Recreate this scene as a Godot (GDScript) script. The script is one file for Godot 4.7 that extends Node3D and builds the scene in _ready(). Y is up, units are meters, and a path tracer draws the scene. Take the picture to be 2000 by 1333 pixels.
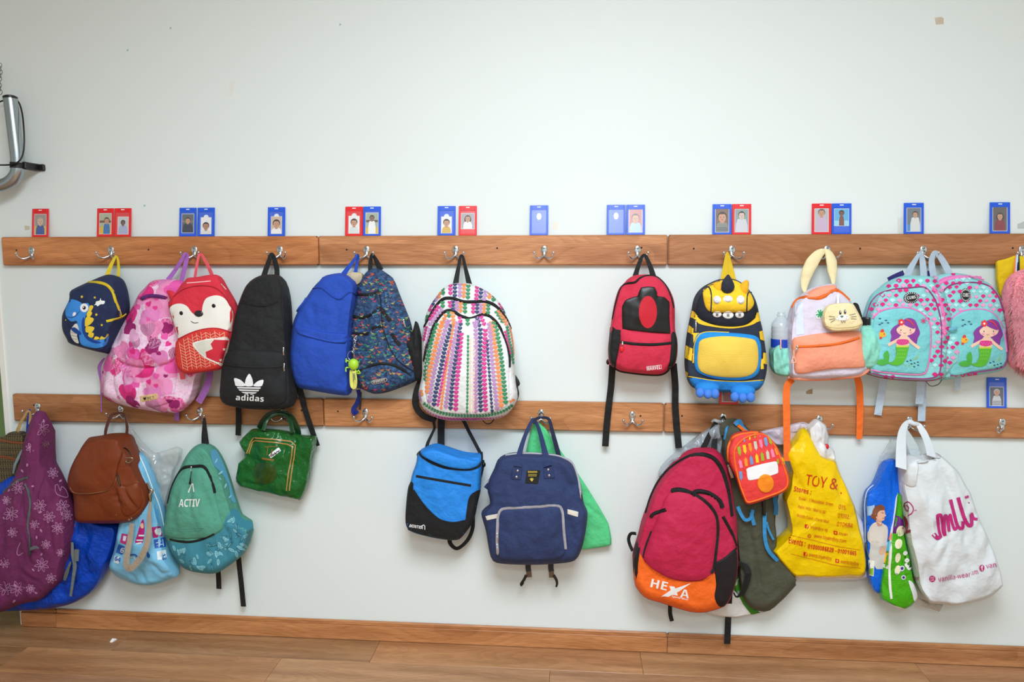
extends Node3D
# A kindergarten wall with two rails of coat hooks, full of school bags.
# Pixel traces of the photograph (2000 x 1333) become points on planes parallel to the wall at each thing's own distance from it.

const F := 1450.0
const CP := Vector3(1.89164, 1.37264, 2.49129)
var CB := Basis(Vector3(0.99670434, -0.00121504, -0.08111092), Vector3(-0.00800728, 0.99353108, -0.11327784), Vector3(0.08072385, 0.11355399, 0.99024701))
var taken := {}
var mats := {}
var tex := {}
var O := Vector3.ZERO
var fnt := {}

# ---------------------------------------------------------------- pixels to places
func P(px: float, py: float, z: float) -> Vector3:
	var d: Vector3 = CB * Vector3((px - 1000.0) / F, (666.5 - py) / F, -1.0)
	return CP + d * ((z - CP.z) / d.z)

func curve(p: PackedVector2Array, closed: bool, n := 5) -> PackedVector2Array:
	var r := PackedVector2Array()
	var m := p.size()
	var segs := m if closed else m - 1
	for i in segs:
		var a: Vector2; var b: Vector2; var c: Vector2; var d: Vector2
		if closed:
			a = p[(i - 1 + m) % m]; b = p[i]; c = p[(i + 1) % m]; d = p[(i + 2) % m]
		else:
			a = p[maxi(i - 1, 0)]; b = p[i]; c = p[i + 1]; d = p[mini(i + 2, m - 1)]
		for k in n:
			r.append(b.cubic_interpolate(c, a, d, float(k) / n))
	if not closed:
		r.append(p[m - 1])
	return r

func curve3(p: Array, n := 5) -> PackedVector3Array:
	var r := PackedVector3Array()
	var m := p.size()
	for i in m - 1:
		var a: Vector3 = p[maxi(i - 1, 0)]; var b: Vector3 = p[i]; var c: Vector3 = p[i + 1]; var d: Vector3 = p[mini(i + 2, m - 1)]
		for k in n:
			r.append(b.cubic_interpolate(c, a, d, float(k) / n))
	r.append(p[m - 1])
	return r

# ---------------------------------------------------------------- naming
func numbered(called: String) -> String:
	if not taken.has(called):
		taken[called] = 0
		return called
	taken[called] += 1
	return "%s_%03d" % [called, taken[called]]

func tag(o: Node, label: String, category: String, group := "", kind := "") -> void:
	if label: o.set_meta("label", label)
	if category: o.set_meta("category", category)
	if group: o.set_meta("group", group)
	if kind: o.set_meta("kind", kind)

func thing(called: String, label: String, category: String, at: Vector3, group := "") -> Node3D:
	var o := Node3D.new()
	o.name = numbered(called)
	add_child(o)
	o.position = at
	O = at
	tag(o, label, category, group)
	return o

# ---------------------------------------------------------------- meshes
class Mb:
	var v := PackedVector3Array()
	var uv := PackedVector2Array()
	var col := PackedColorArray()
	var nrm := PackedVector3Array()
	var ix := PackedInt32Array()
	func grid(rows: Array, closed: bool) -> void:
		var base := v.size()
		var w: int = rows[0].size()
		for r in rows:
			v.append_array(r)
		for j in rows.size() - 1:
			for i in (w if closed else w - 1):
				var a := base + j * w + i
				var b := base + j * w + (i + 1) % w
				var c := a + w
				var d := b + w
				ix.append_array([a, b, c, b, d, c])
	func fan(ring: PackedVector3Array, flip := false) -> void:
		var base := v.size()
		var m := Vector3.ZERO
		for p in ring: m += p
		v.append_array(ring)
		v.append(m / ring.size())
		var n := ring.size()
		for i in n:
			if flip: ix.append_array([base + i, base + n, base + (i + 1) % n])
			else: ix.append_array([base + i, base + (i + 1) % n, base + n])
	func quad(a: Vector3, b: Vector3, c: Vector3, d: Vector3) -> void:
		var s := v.size()
		v.append_array([a, b, c, d])
		ix.append_array([s, s + 1, s + 2, s, s + 2, s + 3])
	func box(a: Vector3, b: Vector3, ch := 0.0) -> void:
		# a box between two corners with chamfered edges (ch)
		var lo := a.min(b)
		var hi := a.max(b)
		ch = minf(ch, minf((hi - lo).x, minf((hi - lo).y, (hi - lo).z)) * 0.49)
		var c := (lo + hi) * 0.5
		var h := (hi - lo) * 0.5
		var q := h - Vector3.ONE * ch
		for ax in 3:
			var u := (ax + 1) % 3
			var w := (ax + 2) % 3
			for s in [-1.0, 1.0]:
				var pts := []
				for t in [[-1, -1], [1, -1], [1, 1], [-1, 1]]:
					var p := Vector3.ZERO
					p[ax] = h[ax] * s; p[u] = q[u] * t[0]; p[w] = q[w] * t[1]
					pts.append(c + p)
				if s > 0: quad(pts[0], pts[3], pts[2], pts[1])
				else: quad(pts[0], pts[1], pts[2], pts[3])
			if ch > 0:
				for s in [-1.0, 1.0]:
					for r in [-1.0, 1.0]:
						var e := []
						for t in [-1.0, 1.0]:
							var p1 := Vector3.ZERO
							p1[ax] = q[ax] * t; p1[u] = h[u] * s; p1[w] = q[w] * r
							var p2 := Vector3.ZERO
							p2[ax] = q[ax] * t; p2[u] = q[u] * s; p2[w] = h[w] * r
							e.append([c + p1, c + p2])
						if s * r > 0: quad(e[0][0], e[1][0], e[1][1], e[0][1])
						else: quad(e[0][0], e[0][1], e[1][1], e[1][0])
	func make(orient: int, flat := false) -> ArrayMesh:
		# orient 1: outward by volume, 2: towards +z, 0: as given
		if orient == 1:
			var vol := 0.0
			var o := v[0]
			for t in range(0, ix.size(), 3):
				vol += (v[ix[t]] - o).dot((v[ix[t + 1]] - o).cross(v[ix[t + 2]] - o))
			if vol > 0.0:
				for t in range(0, ix.size(), 3):
					var s := ix[t]; ix[t] = ix[t + 1]; ix[t + 1] = s
		elif nrm.size() == v.size():
			for t in range(0, ix.size(), 3):
				if (v[ix[t + 2]] - v[ix[t]]).cross(v[ix[t + 1]] - v[ix[t]]).dot(nrm[ix[t]] + nrm[ix[t + 1]] + nrm[ix[t + 2]]) < 0.0:
					var s := ix[t]; ix[t] = ix[t + 1]; ix[t + 1] = s
		elif orient == 2:
			for t in range(0, ix.size(), 3):
				if (v[ix[t + 2]] - v[ix[t]]).cross(v[ix[t + 1]] - v[ix[t]]).z < 0.0:
					var s := ix[t]; ix[t] = ix[t + 1]; ix[t + 1] = s
		if flat:
			var nv := PackedVector3Array(); var nu := PackedVector2Array(); var nc := PackedColorArray(); var ni := PackedInt32Array()
			for k in ix.size():
				nv.append(v[ix[k]]); ni.append(k)
				if uv.size(): nu.append(uv[ix[k]])
				if col.size(): nc.append(col[ix[k]])
			v = nv; uv = nu; col = nc; ix = ni
		var nn := PackedVector3Array()
		nn.resize(v.size())
		for t in range(0, ix.size(), 3):
			var m := (v[ix[t + 2]] - v[ix[t]]).cross(v[ix[t + 1]] - v[ix[t]])
			nn[ix[t]] += m; nn[ix[t + 1]] += m; nn[ix[t + 2]] += m
		for k in nn.size():
			nn[k] = nn[k].normalized() if nn[k].length_squared() > 1e-24 else Vector3(0, 0, 1)
		if nrm.size() == v.size(): nn = nrm
		var a := []
		a.resize(Mesh.ARRAY_MAX)
		a[Mesh.ARRAY_VERTEX] = v
		a[Mesh.ARRAY_NORMAL] = nn
		if uv.size() == v.size(): a[Mesh.ARRAY_TEX_UV] = uv
		if col.size() == v.size(): a[Mesh.ARRAY_COLOR] = col
		a[Mesh.ARRAY_INDEX] = ix
		var m := ArrayMesh.new()
		m.add_surface_from_arrays(Mesh.PRIMITIVE_TRIANGLES, a)
		return m

func put(mb: Mb, called: String, m: Material, parent: Node, orient := 0, flat := false, planar := false) -> MeshInstance3D:
	for k in mb.v.size():
		mb.v[k] -= O
	if planar:
		mb.uv.resize(mb.v.size())
		for k in mb.v.size():
			mb.uv[k] = Vector2(mb.v[k].x, -mb.v[k].y)
	var o := MeshInstance3D.new()
	o.mesh = mb.make(orient, flat)
	o.material_override = m
	if parent == self:
		o.name = numbered(called)
		add_child(o)
		o.position = O
	else:
		o.name = called
		parent.add_child(o, true)
	return o

func rings_on(pts: PackedVector3Array, rad: PackedFloat32Array, n: int, flatz := 1.0) -> Array:
	var rows := []
	var nrm := Vector3.ZERO
	for i in pts.size():
		var t: Vector3 = (pts[mini(i + 1, pts.size() - 1)] - pts[maxi(i - 1, 0)]).normalized()
		if nrm == Vector3.ZERO:
			nrm = t.cross(Vector3(0, 0, 1)) if absf(t.z) < 0.9 else t.cross(Vector3(0, 1, 0))
		nrm = (nrm - t * nrm.dot(t)).normalized()
		var b := t.cross(nrm)
		var row := PackedVector3Array()
		for k in n:
			var a := TAU * k / n
			row.append(pts[i] + (nrm * cos(a) + b * sin(a) * flatz) * rad[mini(i, rad.size() - 1)])
		rows.append(row)
	return rows

func add_tube(mb: Mb, pts: PackedVector3Array, r, n := 8, flatz := 1.0) -> void:
	var rad := PackedFloat32Array()
	for i in pts.size():
		if r is Array:
			var t: float = float(i) / maxi(pts.size() - 1, 1) * (r.size() - 1)
			var k := mini(int(t), r.size() - 2)
			rad.append(lerpf(r[k], r[k + 1], t - k))
		else:
			rad.append(r)
	var rows := rings_on(pts, rad, n, flatz)
	mb.grid(rows, true)
	mb.fan(rows[0], true)
	mb.fan(rows[rows.size() - 1])

func add_ball(mb: Mb, c: Vector3, r: Vector3, n := 12, basis := Basis()) -> void:
	var rows := []
	for j in n + 1:
		var t := PI * j / n
		var row := PackedVector3Array()
		for i in n * 2:
			var a := TAU * i / (n * 2)
			row.append(c + basis * (Vector3(sin(t) * cos(a), cos(t), sin(t) * sin(a)) * r))
		rows.append(row)
	mb.grid(rows, true)

func add_strap(mb: Mb, pts: PackedVector3Array, w, th: float, up := Vector3(0, 0, 1)) -> void:
	var rows := []
	for i in pts.size():
		var t: Vector3 = (pts[mini(i + 1, pts.size() - 1)] - pts[maxi(i - 1, 0)]).normalized()
		var wd := t.cross(up)
		if wd.length() < 0.15: wd = Vector3(1, 0, 0)
		wd = wd.normalized()
		var nn := wd.cross(t).normalized()
		var ww: float
		if w is Array:
			var q: float = float(i) / maxi(pts.size() - 1, 1) * (w.size() - 1)
			var k := mini(int(q), w.size() - 2)
			ww = lerpf(w[k], w[k + 1], q - k) * 0.5
		else:
			ww = w * 0.5
		var h := th * 0.5
		var c := minf(h * 0.8, ww * 0.4)
		var row := PackedVector3Array()
		for e in [[-1, -1, 1, 0], [1, -1, -1, 0], [1, -1, 0, 1], [1, 1, 0, -1], [1, 1, -1, 0], [-1, 1, 1, 0], [-1, 1, 0, -1], [-1, -1, 0, 1]]:
			row.append(pts[i] + wd * (e[0] * ww + e[2] * c) + nn * (e[1] * h + e[3] * c))
		rows.append(row)
	mb.grid(rows, true)
	mb.fan(rows[0], true)
	mb.fan(rows[rows.size() - 1])

# ---------------------------------------------------------------- materials
func noise_tex(freq: float, octaves: int, size := 256, normal := false, strength := 4.0, ridged := false) -> NoiseTexture2D:
	var key := "n%s_%s_%s_%s_%s" % [freq, octaves, size, normal, ridged]
	if tex.has(key): return tex[key]
	var n := FastNoiseLite.new()
	if ridged: n.fractal_type = FastNoiseLite.FRACTAL_RIDGED
	n.frequency = freq
	n.fractal_octaves = octaves
	n.seed = 7
	var t := NoiseTexture2D.new()
	t.width = size; t.height = size
	t.seamless = true
	t.noise = n
	t.as_normal_map = normal
	t.bump_strength = strength
	tex[key] = t
	return t

func plain(c: Color, rough := 0.6, metal := 0.0) -> StandardMaterial3D:
	var key := "p%s%s%s" % [c.to_html(), rough, metal]
	if mats.has(key): return mats[key]
	var m := StandardMaterial3D.new()
	m.albedo_color = c
	m.roughness = rough
	m.metallic = metal
	mats[key] = m
	return m

func cloth(c: Color, rough := 0.85, grain := 0.5) -> StandardMaterial3D:
	var key := "c%s%s%s" % [c.to_html(), rough, grain]
	if mats.has(key): return mats[key]
	var m := StandardMaterial3D.new()
	m.albedo_color = c
	m.roughness = rough
	m.uv1_triplanar = true
	m.uv1_scale = Vector3.ONE * 3.1
	m.heightmap_enabled = true
	m.heightmap_texture = noise_tex(0.011, 5, 512)
	m.heightmap_scale = 1.0 * grain
	m.rim_enabled = true
	m.rim = 0.06
	mats[key] = m
	return m

func crinkle(c: Color, rough := 0.25, depth := 0.25, scale := 5.0) -> StandardMaterial3D:
	rough += 0.06
	var key := "k%s%s%s%s" % [c.to_html(), rough, depth, scale]
	if mats.has(key): return mats[key]
	var m := StandardMaterial3D.new()
	m.albedo_color = c
	m.roughness = rough
	m.uv1_triplanar = true
	m.uv1_scale = Vector3.ONE * scale
	m.heightmap_enabled = true
	m.heightmap_texture = noise_tex(0.008, 3, 512, false, 4.0, true)
	m.heightmap_scale = depth
	m.metallic_specular = 0.35
	mats[key] = m
	return m

func ink_mat() -> StandardMaterial3D:
	if mats.has("ink"): return mats["ink"]
	var m := StandardMaterial3D.new()
	m.vertex_color_use_as_albedo = true
	m.roughness = 0.7
	mats["ink"] = m
	return m

func ink_gloss() -> StandardMaterial3D:
	if mats.has("inkg"): return mats["inkg"]
	var m := StandardMaterial3D.new()
	m.vertex_color_use_as_albedo = true
	m.roughness = 0.3
	mats["inkg"] = m
	return m

func clear(c: Color, alpha: float, rough := 0.05) -> StandardMaterial3D:
	var key := "g%s%s%s" % [c.to_html(), alpha, rough]
	if mats.has(key): return mats[key]
	var m := StandardMaterial3D.new()
	m.albedo_color = Color(c, alpha)
	m.transparency = BaseMaterial3D.TRANSPARENCY_ALPHA
	m.roughness = rough
	mats[key] = m
	return m

func chrome() -> StandardMaterial3D:
	return plain(Color(0.82, 0.83, 0.84), 0.18, 1.0)

# ---------------------------------------------------------------- soft bodies
# A bag is a loft: back outline, silhouette, front outline and a domed front, star-shaped about one centre.
class Body:
	var s
	var c := Vector2.ZERO
	const N := 96
	var Rb := PackedFloat32Array()
	var R0 := PackedFloat32Array()
	var R1 := PackedFloat32Array()
	var RL := []
	var ZL := PackedFloat32Array()
	var zb := 0.02
	var z0 := 0.07
	var z1 := 0.12
	var zc := 0.13
	var k := 2.4
	var amp := 0.0
	var nz: FastNoiseLite
	var fx := 8.0
	var fy := 8.0
	var rot := 0.0
	var cr := []
	var lay := []
	var top := 0.2
	var S := PackedVector2Array()
	var flat := false
	var tilt := Vector2.ZERO
	func rad(T: PackedFloat32Array, ang: float) -> float:
		var t := fposmod(ang, TAU) / TAU * T.size()
		var i := int(t)
		return lerpf(T[i % T.size()], T[(i + 1) % T.size()], t - i)
	func table(pts: PackedVector2Array, at: Vector2, n := N) -> PackedFloat32Array:
		var T := PackedFloat32Array()
		var m := pts.size()
		for i in n:
			var d := Vector2.from_angle(TAU * i / n)
			var best := 0.0
			for j in m:
				var a := pts[j] - at
				var e := pts[(j + 1) % m] - pts[j]
				var den := d.cross(e)
				if absf(den) < 1e-12: continue
				var t := a.cross(e) / den
				var u := a.cross(d) / den
				if t > best and u >= -1e-6 and u <= 1.000001: best = t
			T.append(maxf(best, 0.002))
		return T
	func relief(x: float, y: float) -> float:
		var h := 0.0
		if amp > 0.0:
			var q := Vector2(x, y).rotated(rot)
			h += amp * nz.get_noise_2d(q.x * fx, q.y * fy)
		for w in cr:
			var a: Vector2 = w[0]
			var e: Vector2 = w[1] - a
			var p := Vector2(x, y) - a
			var t := clampf(p.dot(e) / e.length_squared(), 0.0, 1.0)
			var d: float = (p - e * t).length() / w[2]
			if d < 3.5:
				h -= w[3] * (1.0 - d * d * 0.55) * exp(-d * d * 0.5) * sin(PI * clampf(t * 0.8 + 0.1, 0.0, 1.0))
		return h
	func base(x: float, y: float) -> float:
		if flat: return zc + tilt.x * (x - c.x) + tilt.y * (y - c.y)
		var p := Vector2(x, y) - c
		var r := p.length()
		var a := p.angle()
		var r0 := rad(R0, a)
		var r1 := rad(R1, a)
		if r >= r0: return z0
		var z: float
		var fade := 1.0
		if r > r1:
			fade = 1.0 - (r - r1) / maxf(r0 - r1, 1e-5)
			var ra := r0
			z = z1
			for i in range(1, RL.size()):
				var rb := rad(RL[i], a)
				if r >= rb:
					z = lerpf(ZL[i], ZL[i - 1], (r - rb) / maxf(ra - rb, 1e-6))
					break
				ra = rb
		else:
			var rho := r / r1
			z = z1 + (zc - z1) * (1.0 - rho * rho)
		if amp > 0.0 or cr.size() > 0: z += relief(x, y) * minf(1.0, fade * 2.0)
		return z
	func surf(x: float, y: float) -> float:
		var z := base(x, y)
		for l in lay:
			var p: Vector2 = Vector2(x, y) - l.c
			if p.length_squared() > l.far: continue
			var R := rad(l.R, p.angle())
			var rho := p.length() / R
			if rho < 1.0:
				z += lift_of(l, rho)
		return z
	func lift_of(l: Dictionary, rho: float) -> float:
		var e := clampf((1.0 - rho) / l.e, 0.0, 1.0)
		return l.t * sqrt(1.0 - (1.0 - e) * (1.0 - e)) + l.b * (1.0 - rho * rho)
	func at(px: float, py: float, lift := 0.0) -> Vector3:
		if flat:
			var zz := zc
			for q in 3:
				var pf: Vector3 = s.P(px, py, zz)
				zz = base(pf.x, pf.y) + lift
			return s.P(px, py, zz)
		# march along the line of sight until it meets the surface, then close in
		var p0: Vector3 = s.P(px, py, 0.0)
		var d: Vector3 = s.P(px, py, 1.0) - p0
		var hi := top + 0.02
		var lo := z0 - 0.004
		var a := hi
		var found := false
		for q in 20:
			var z := lerpf(hi, lo, (q + 1) / 20.0)
			var p := p0 + d * z
			if surf(p.x, p.y) + lift >= z:
				lo = z
				found = true
				break
			a = z
		if found:
			for q in 6:
				var z := (a + lo) * 0.5
				var p := p0 + d * z
				if surf(p.x, p.y) + lift >= z: lo = z
				else: a = z
		return p0 + d * lo
	func nor(x: float, y: float) -> Vector3:
		var h := 0.004
		return Vector3(surf(x - h, y) - surf(x + h, y), surf(x, y - h) - surf(x, y + h), 2.0 * h).normalized()
	func mesh() -> Mb:
		var mb := Mb.new()
		var rows := []
		for st in [[0.5, 0.0], [0.96, 0.0]]:
			var row := PackedVector3Array()
			for i in N:
				var a := TAU * i / N
				var r: float = Rb[i] * st[0]
				row.append(Vector3(c.x + cos(a) * r, c.y + sin(a) * r, zb))
			rows.append(row)
		for q in [0.25, 0.6, 1.0]:
			var row := PackedVector3Array()
			for i in N:
				var a := TAU * i / N
				var r := lerpf(Rb[i], R0[i], sin(q * PI / 2))
				row.append(Vector3(c.x + cos(a) * r, c.y + sin(a) * r, lerpf(zb, z0, 1.0 - cos(q * PI / 2))))
			rows.append(row)
		for q in range(1, RL.size()):
			var row := PackedVector3Array()
			for i in N:
				var a := TAU * i / N
				var r: float = RL[q][i]
				var x := c.x + cos(a) * r
				var y := c.y + sin(a) * r
				row.append(Vector3(x, y, base(x, y)))
			rows.append(row)
		for j in range(1, 19):
			var row := PackedVector3Array()
			for i in N:
				var a := TAU * i / N
				var r := R1[i] * (1.0 - j / 18.5)
				var x := c.x + cos(a) * r
				var y := c.y + sin(a) * r
				row.append(Vector3(x, y, base(x, y)))
			rows.append(row)
		mb.grid(rows, true)
		mb.fan(rows[0], true)
		mb.fan(rows[rows.size() - 1])
		return mb

# One bag under construction: a crop of the photograph to trace in, its root node and its body.
class Bag:
	var s
	var root: Node3D
	var b: Body
	var ox := 0.0
	var oy := 0.0
	var sc := 1.0
	var pocket: Node
	var zip: Node
	func home(called: String, o: Dictionary) -> Node:
		if o.has("in"): return o["in"]
		return pocket if pocket and called.begins_with("pocket_") else root
	func crop(x: float, y: float, k: float) -> void:
		ox = x; oy = y; sc = k
	func px(f: Array) -> PackedVector2Array:
		var r := PackedVector2Array()
		for i in range(0, f.size(), 2):
			r.append(Vector2(ox + f[i] / sc, oy + f[i + 1] / sc))
		return r
	func xy(f: PackedVector2Array, z: float) -> PackedVector2Array:
		var r := PackedVector2Array()
		for p in f:
			var q: Vector3 = s.P(p.x, p.y, z)
			r.append(Vector2(q.x, q.y))
		return r
	# sil: silhouette trace; cen: centre trace point; front: trace of the front face or a scale
	func body(called: String, sil: Array, cen: Array, front, zs: Array, m: Material, o := {}) -> MeshInstance3D:
		b = Body.new()
		b.s = s
		b.zb = zs[0]; b.z0 = zs[1]; b.z1 = zs[2]; b.zc = zs[3]
		b.k = o.get("k", 2.4)
		b.amp = o.get("amp", 0.004) * 1.5
		b.nz = FastNoiseLite.new()
		b.nz.seed = o.get("seed", 3)
		b.nz.frequency = 1.0
		b.nz.fractal_octaves = 3
		b.fx = o.get("fx", 8.0); b.fy = o.get("fy", 6.0); b.rot = o.get("rot", 0.0)
		var cc := px(cen)[0]
		var S: PackedVector2Array = s.curve(px(sil), true, 5) if o.get("round", true) else px(sil)
		var Fr := PackedVector2Array()
		if front is Array:
			Fr = s.curve(px(front), true, 5) if o.get("round", true) else px(front)
		else:
			for p in S: Fr.append(cc + (p - cc) * front)
		var Bk := PackedVector2Array()
		for p in S: Bk.append(cc + (p - cc) * o.get("back", 0.93))
		var q: Vector3 = s.P(cc.x, cc.y, b.z1)
		b.c = Vector2(q.x, q.y)
		b.top = b.zc + b.amp * 1.2
		for p in S: b.S.append(cc + (p - cc) * 0.985)
		if Geometry2D.is_polygon_clockwise(b.S): b.S.reverse()
		var TS := b.table(S, cc)
		var TF := b.table(Fr, cc)
		# rings between silhouette and front face follow the trace at their own distance from the wall
		for j in 9:
			var ph := PI * 0.5 * j / 8.0
			var u := pow(cos(ph), 2.0 / b.k) if j < 8 else 0.0
			var zz := lerpf(b.z0, b.z1, pow(sin(ph), 2.0 / b.k) if j > 0 else 0.0)
			var ring := PackedVector2Array()
			for i in TS.size():
				ring.append(cc + Vector2.from_angle(TAU * i / TS.size()) * lerpf(minf(TF[i], TS[i] * o.get("most", 0.97)), TS[i], u))
			var T := b.table(xy(ring, zz), b.c)
			if j > 0:
				for i in T.size(): T[i] = minf(T[i], b.RL[j - 1][i] * 0.9985)
			b.RL.append(T)
			b.ZL.append(zz)
		b.R0 = b.RL[0]
		b.R1 = b.RL[8]
		b.Rb = b.table(xy(Bk, b.zb), b.c)
		for w in o.get("cr", []):
			var e := px([w[0], w[1], w[2], w[3]])
			var a1: Vector3 = s.P(e[0].x, e[0].y, b.z1)
			var a2: Vector3 = s.P(e[1].x, e[1].y, b.z1)
			b.cr.append([Vector2(a1.x, a1.y), Vector2(a2.x, a2.y), w[4] * 0.001, w[5] * 0.001])
		return s.put(b.mesh(), called, m, root, 1, false, true)
	func flat(z: float, at := Vector2.ZERO, tilt := Vector2.ZERO) -> void:
		b = Body.new()
		b.s = s
		b.flat = true
		b.zc = z; b.z0 = z; b.z1 = z
		b.c = at
		b.tilt = tilt
	# a raised panel or pocket lying on the body
	func patch(called: String, out: Array, th: float, bulge: float, m: Material, o := {}) -> MeshInstance3D:
		var pp := px(out)
		if o.get("round", true): pp = s.curve(pp, true, 4)
		var w := PackedVector2Array()
		for p in pp:
			var q := b.at(p.x, p.y)
			w.append(Vector2(q.x, q.y))
		var cc := Vector2.ZERO
		if o.has("cen"):
			var e := px(o.cen)[0]
			var q := b.at(e.x, e.y)
			cc = Vector2(q.x, q.y)
		else:
			for p in w: cc += p
			cc /= w.size()
		var n: int = o.get("n", 72)
		var R := b.table(w, cc, n)
		var l := {"c": cc, "R": R, "t": th, "b": bulge, "e": o.get("e", 0.12), "far": 0.0}
		for q in R: l.far = maxf(l.far, q * q)
		var mb := Mb.new()
		var rows := []
		var edge: float = l.e
		var rr := [1.0, 0.998, 1.0 - edge * 0.12, 1.0 - edge * 0.4, 1.0 - edge]
		var steps: int = o.get("steps", 13)
		for j in range(1, steps): rr.append((1.0 - edge) * (1.0 - float(j) / steps))
		for j in rr.size():
			var row := PackedVector3Array()
			for i in n:
				var a := TAU * i / n
				var x: float = cc.x + cos(a) * R[i] * rr[j]
				var y: float = cc.y + sin(a) * R[i] * rr[j]
				row.append(Vector3(x, y, b.surf(x, y) + (-0.004 if j == 0 else 0.0006 + b.lift_of(l, rr[j]))))
			rows.append(row)
		mb.grid(rows, true)
		mb.fan(rows[rows.size() - 1])
		b.lay.append(l)
		b.top += th + bulge
		var part: MeshInstance3D = s.put(mb, called, m, home(called, o), 2, false, true)
		if called == "front_pocket": pocket = part
		return part
	func path(f: Array, lift: float, n := 4) -> PackedVector3Array:
		var r := PackedVector3Array()
		for p in s.curve(px(f), false, n): r.append(b.at(p.x, p.y, lift))
		return r
	# a flat ribbon of cloth or zip tape lying on the body, w in millimetres
	func band(called: String, f: Array, w: float, m: Material, h := 1.6, o := {}) -> MeshInstance3D:
		var pts := path(f, 0.0, o.get("n", 5))
		var mb := Mb.new()
		var rows := []
		var prof := [[-0.5, -1.0], [-0.5, 0.6], [-0.36, 1.0], [0.0, 1.0], [0.36, 1.0], [0.5, 0.6], [0.5, -1.0]]
		if o.get("zip", false): prof = [[-0.5, -1.0], [-0.5, 0.7], [-0.2, 0.75], [-0.14, 1.5], [0.0, 1.7], [0.14, 1.5], [0.2, 0.75], [0.5, 0.7], [0.5, -1.0]]
		for i in pts.size():
			var t: Vector3 = (pts[mini(i + 1, pts.size() - 1)] - pts[maxi(i - 1, 0)]).normalized()
			var nn := b.nor(pts[i].x, pts[i].y)
			var wd := t.cross(nn).normalized()
			var row := PackedVector3Array()
			for e in prof:
				row.append(pts[i] + wd * (e[0] * w * 0.001) + nn * (e[1] * h * 0.001))
			rows.append(row)
		mb.grid(rows, false)
		var part: MeshInstance3D = s.put(mb, called, m, home(called, o), 2, o.get("sharp", false))
		if o.get("zip", false): zip = part if part.get_parent() == root else null
		return part
	func cord(called: String, f: Array, r: float, m: Material, o := {}) -> MeshInstance3D:
		var mb := Mb.new()
		s.add_tube(mb, path(f, o.get("lift", r * 0.3) * 0.001, o.get("n", 5)), r * 0.001, 7)
		return s.put(mb, called, m, home(called, o), 1)
	# straps hang free: x, y in the crop, z in metres from the wall
	func at3(f: Array) -> Array:
		var r := []
		for i in range(0, f.size(), 3):
			r.append(s.P(ox + f[i] / sc, oy + f[i + 1] / sc, f[i + 2]))
		return r
	func strap(called: String, f: Array, w, m: Material, o := {}) -> MeshInstance3D:
		var mb := Mb.new()
		var ww = w
		if w is Array:
			ww = []
			for q in w: ww.append(q * 0.001)
		else:
			ww = w * 0.001
		s.add_strap(mb, s.curve3(at3(f), o.get("n", 6)), ww, o.get("th", 1.8) * 0.001, o.get("up", Vector3(0, 0, 1)))
		return s.put(mb, called, m, o.get("in", root), 1, o.get("flat", false))
	func rope(called: String, f: Array, r, m: Material, o := {}) -> MeshInstance3D:
		var mb := Mb.new()
		var rr = r
		if r is Array:
			rr = []
			for q in r: rr.append(q * 0.001)
		else:
			rr = r * 0.001
		s.add_tube(mb, s.curve3(at3(f), o.get("n", 6)), rr, o.get("seg", 10), o.get("flatz", 1.0))
		return s.put(mb, called, m, o.get("in", root), 1)
	func ball(called: String, x: float, y: float, r: Vector3, m: Material, lift := 0.0, o := {}) -> MeshInstance3D:
		var mb := Mb.new()
		var q: Vector3
		if o.has("z"): q = s.P(ox + x / sc, oy + y / sc, o.z)
		else: q = b.at(ox + x / sc, oy + y / sc, lift * 0.001)
		s.add_ball(mb, q, r * 0.001, o.get("n", 9), o.get("basis", Basis()))
		return s.put(mb, called, m, o.get("in", root), 1)
	# slider and pull tab of a zip: hangs from a point on the body
	func pull(x: float, y: float, ang: float, len: float, m: Material, o := {}) -> MeshInstance3D:
		var q: Vector3 = b.at(ox + x / sc, oy + y / sc, 0.003)
		var d := Vector3(sin(ang), -cos(ang), 0)
		var mb := Mb.new()
		s.add_ball(mb, q, Vector3(0.0035, 0.005, 0.003), 6)
		s.add_strap(mb, s.curve3([q, q + d * len * 0.0004 + Vector3(0, 0, 0.003), q + d * len * 0.001 + Vector3(0, 0, 0.001)], 4), [0.003, o.get("w", 5.0) * 0.001, o.get("w", 5.0) * 0.001], 0.0016)
		return s.put(mb, "zip_pull", m, zip if zip else root, 1)
	func ink() -> Ink:
		var k := Ink.new()
		k.s = s; k.g = self
		return k

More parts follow.
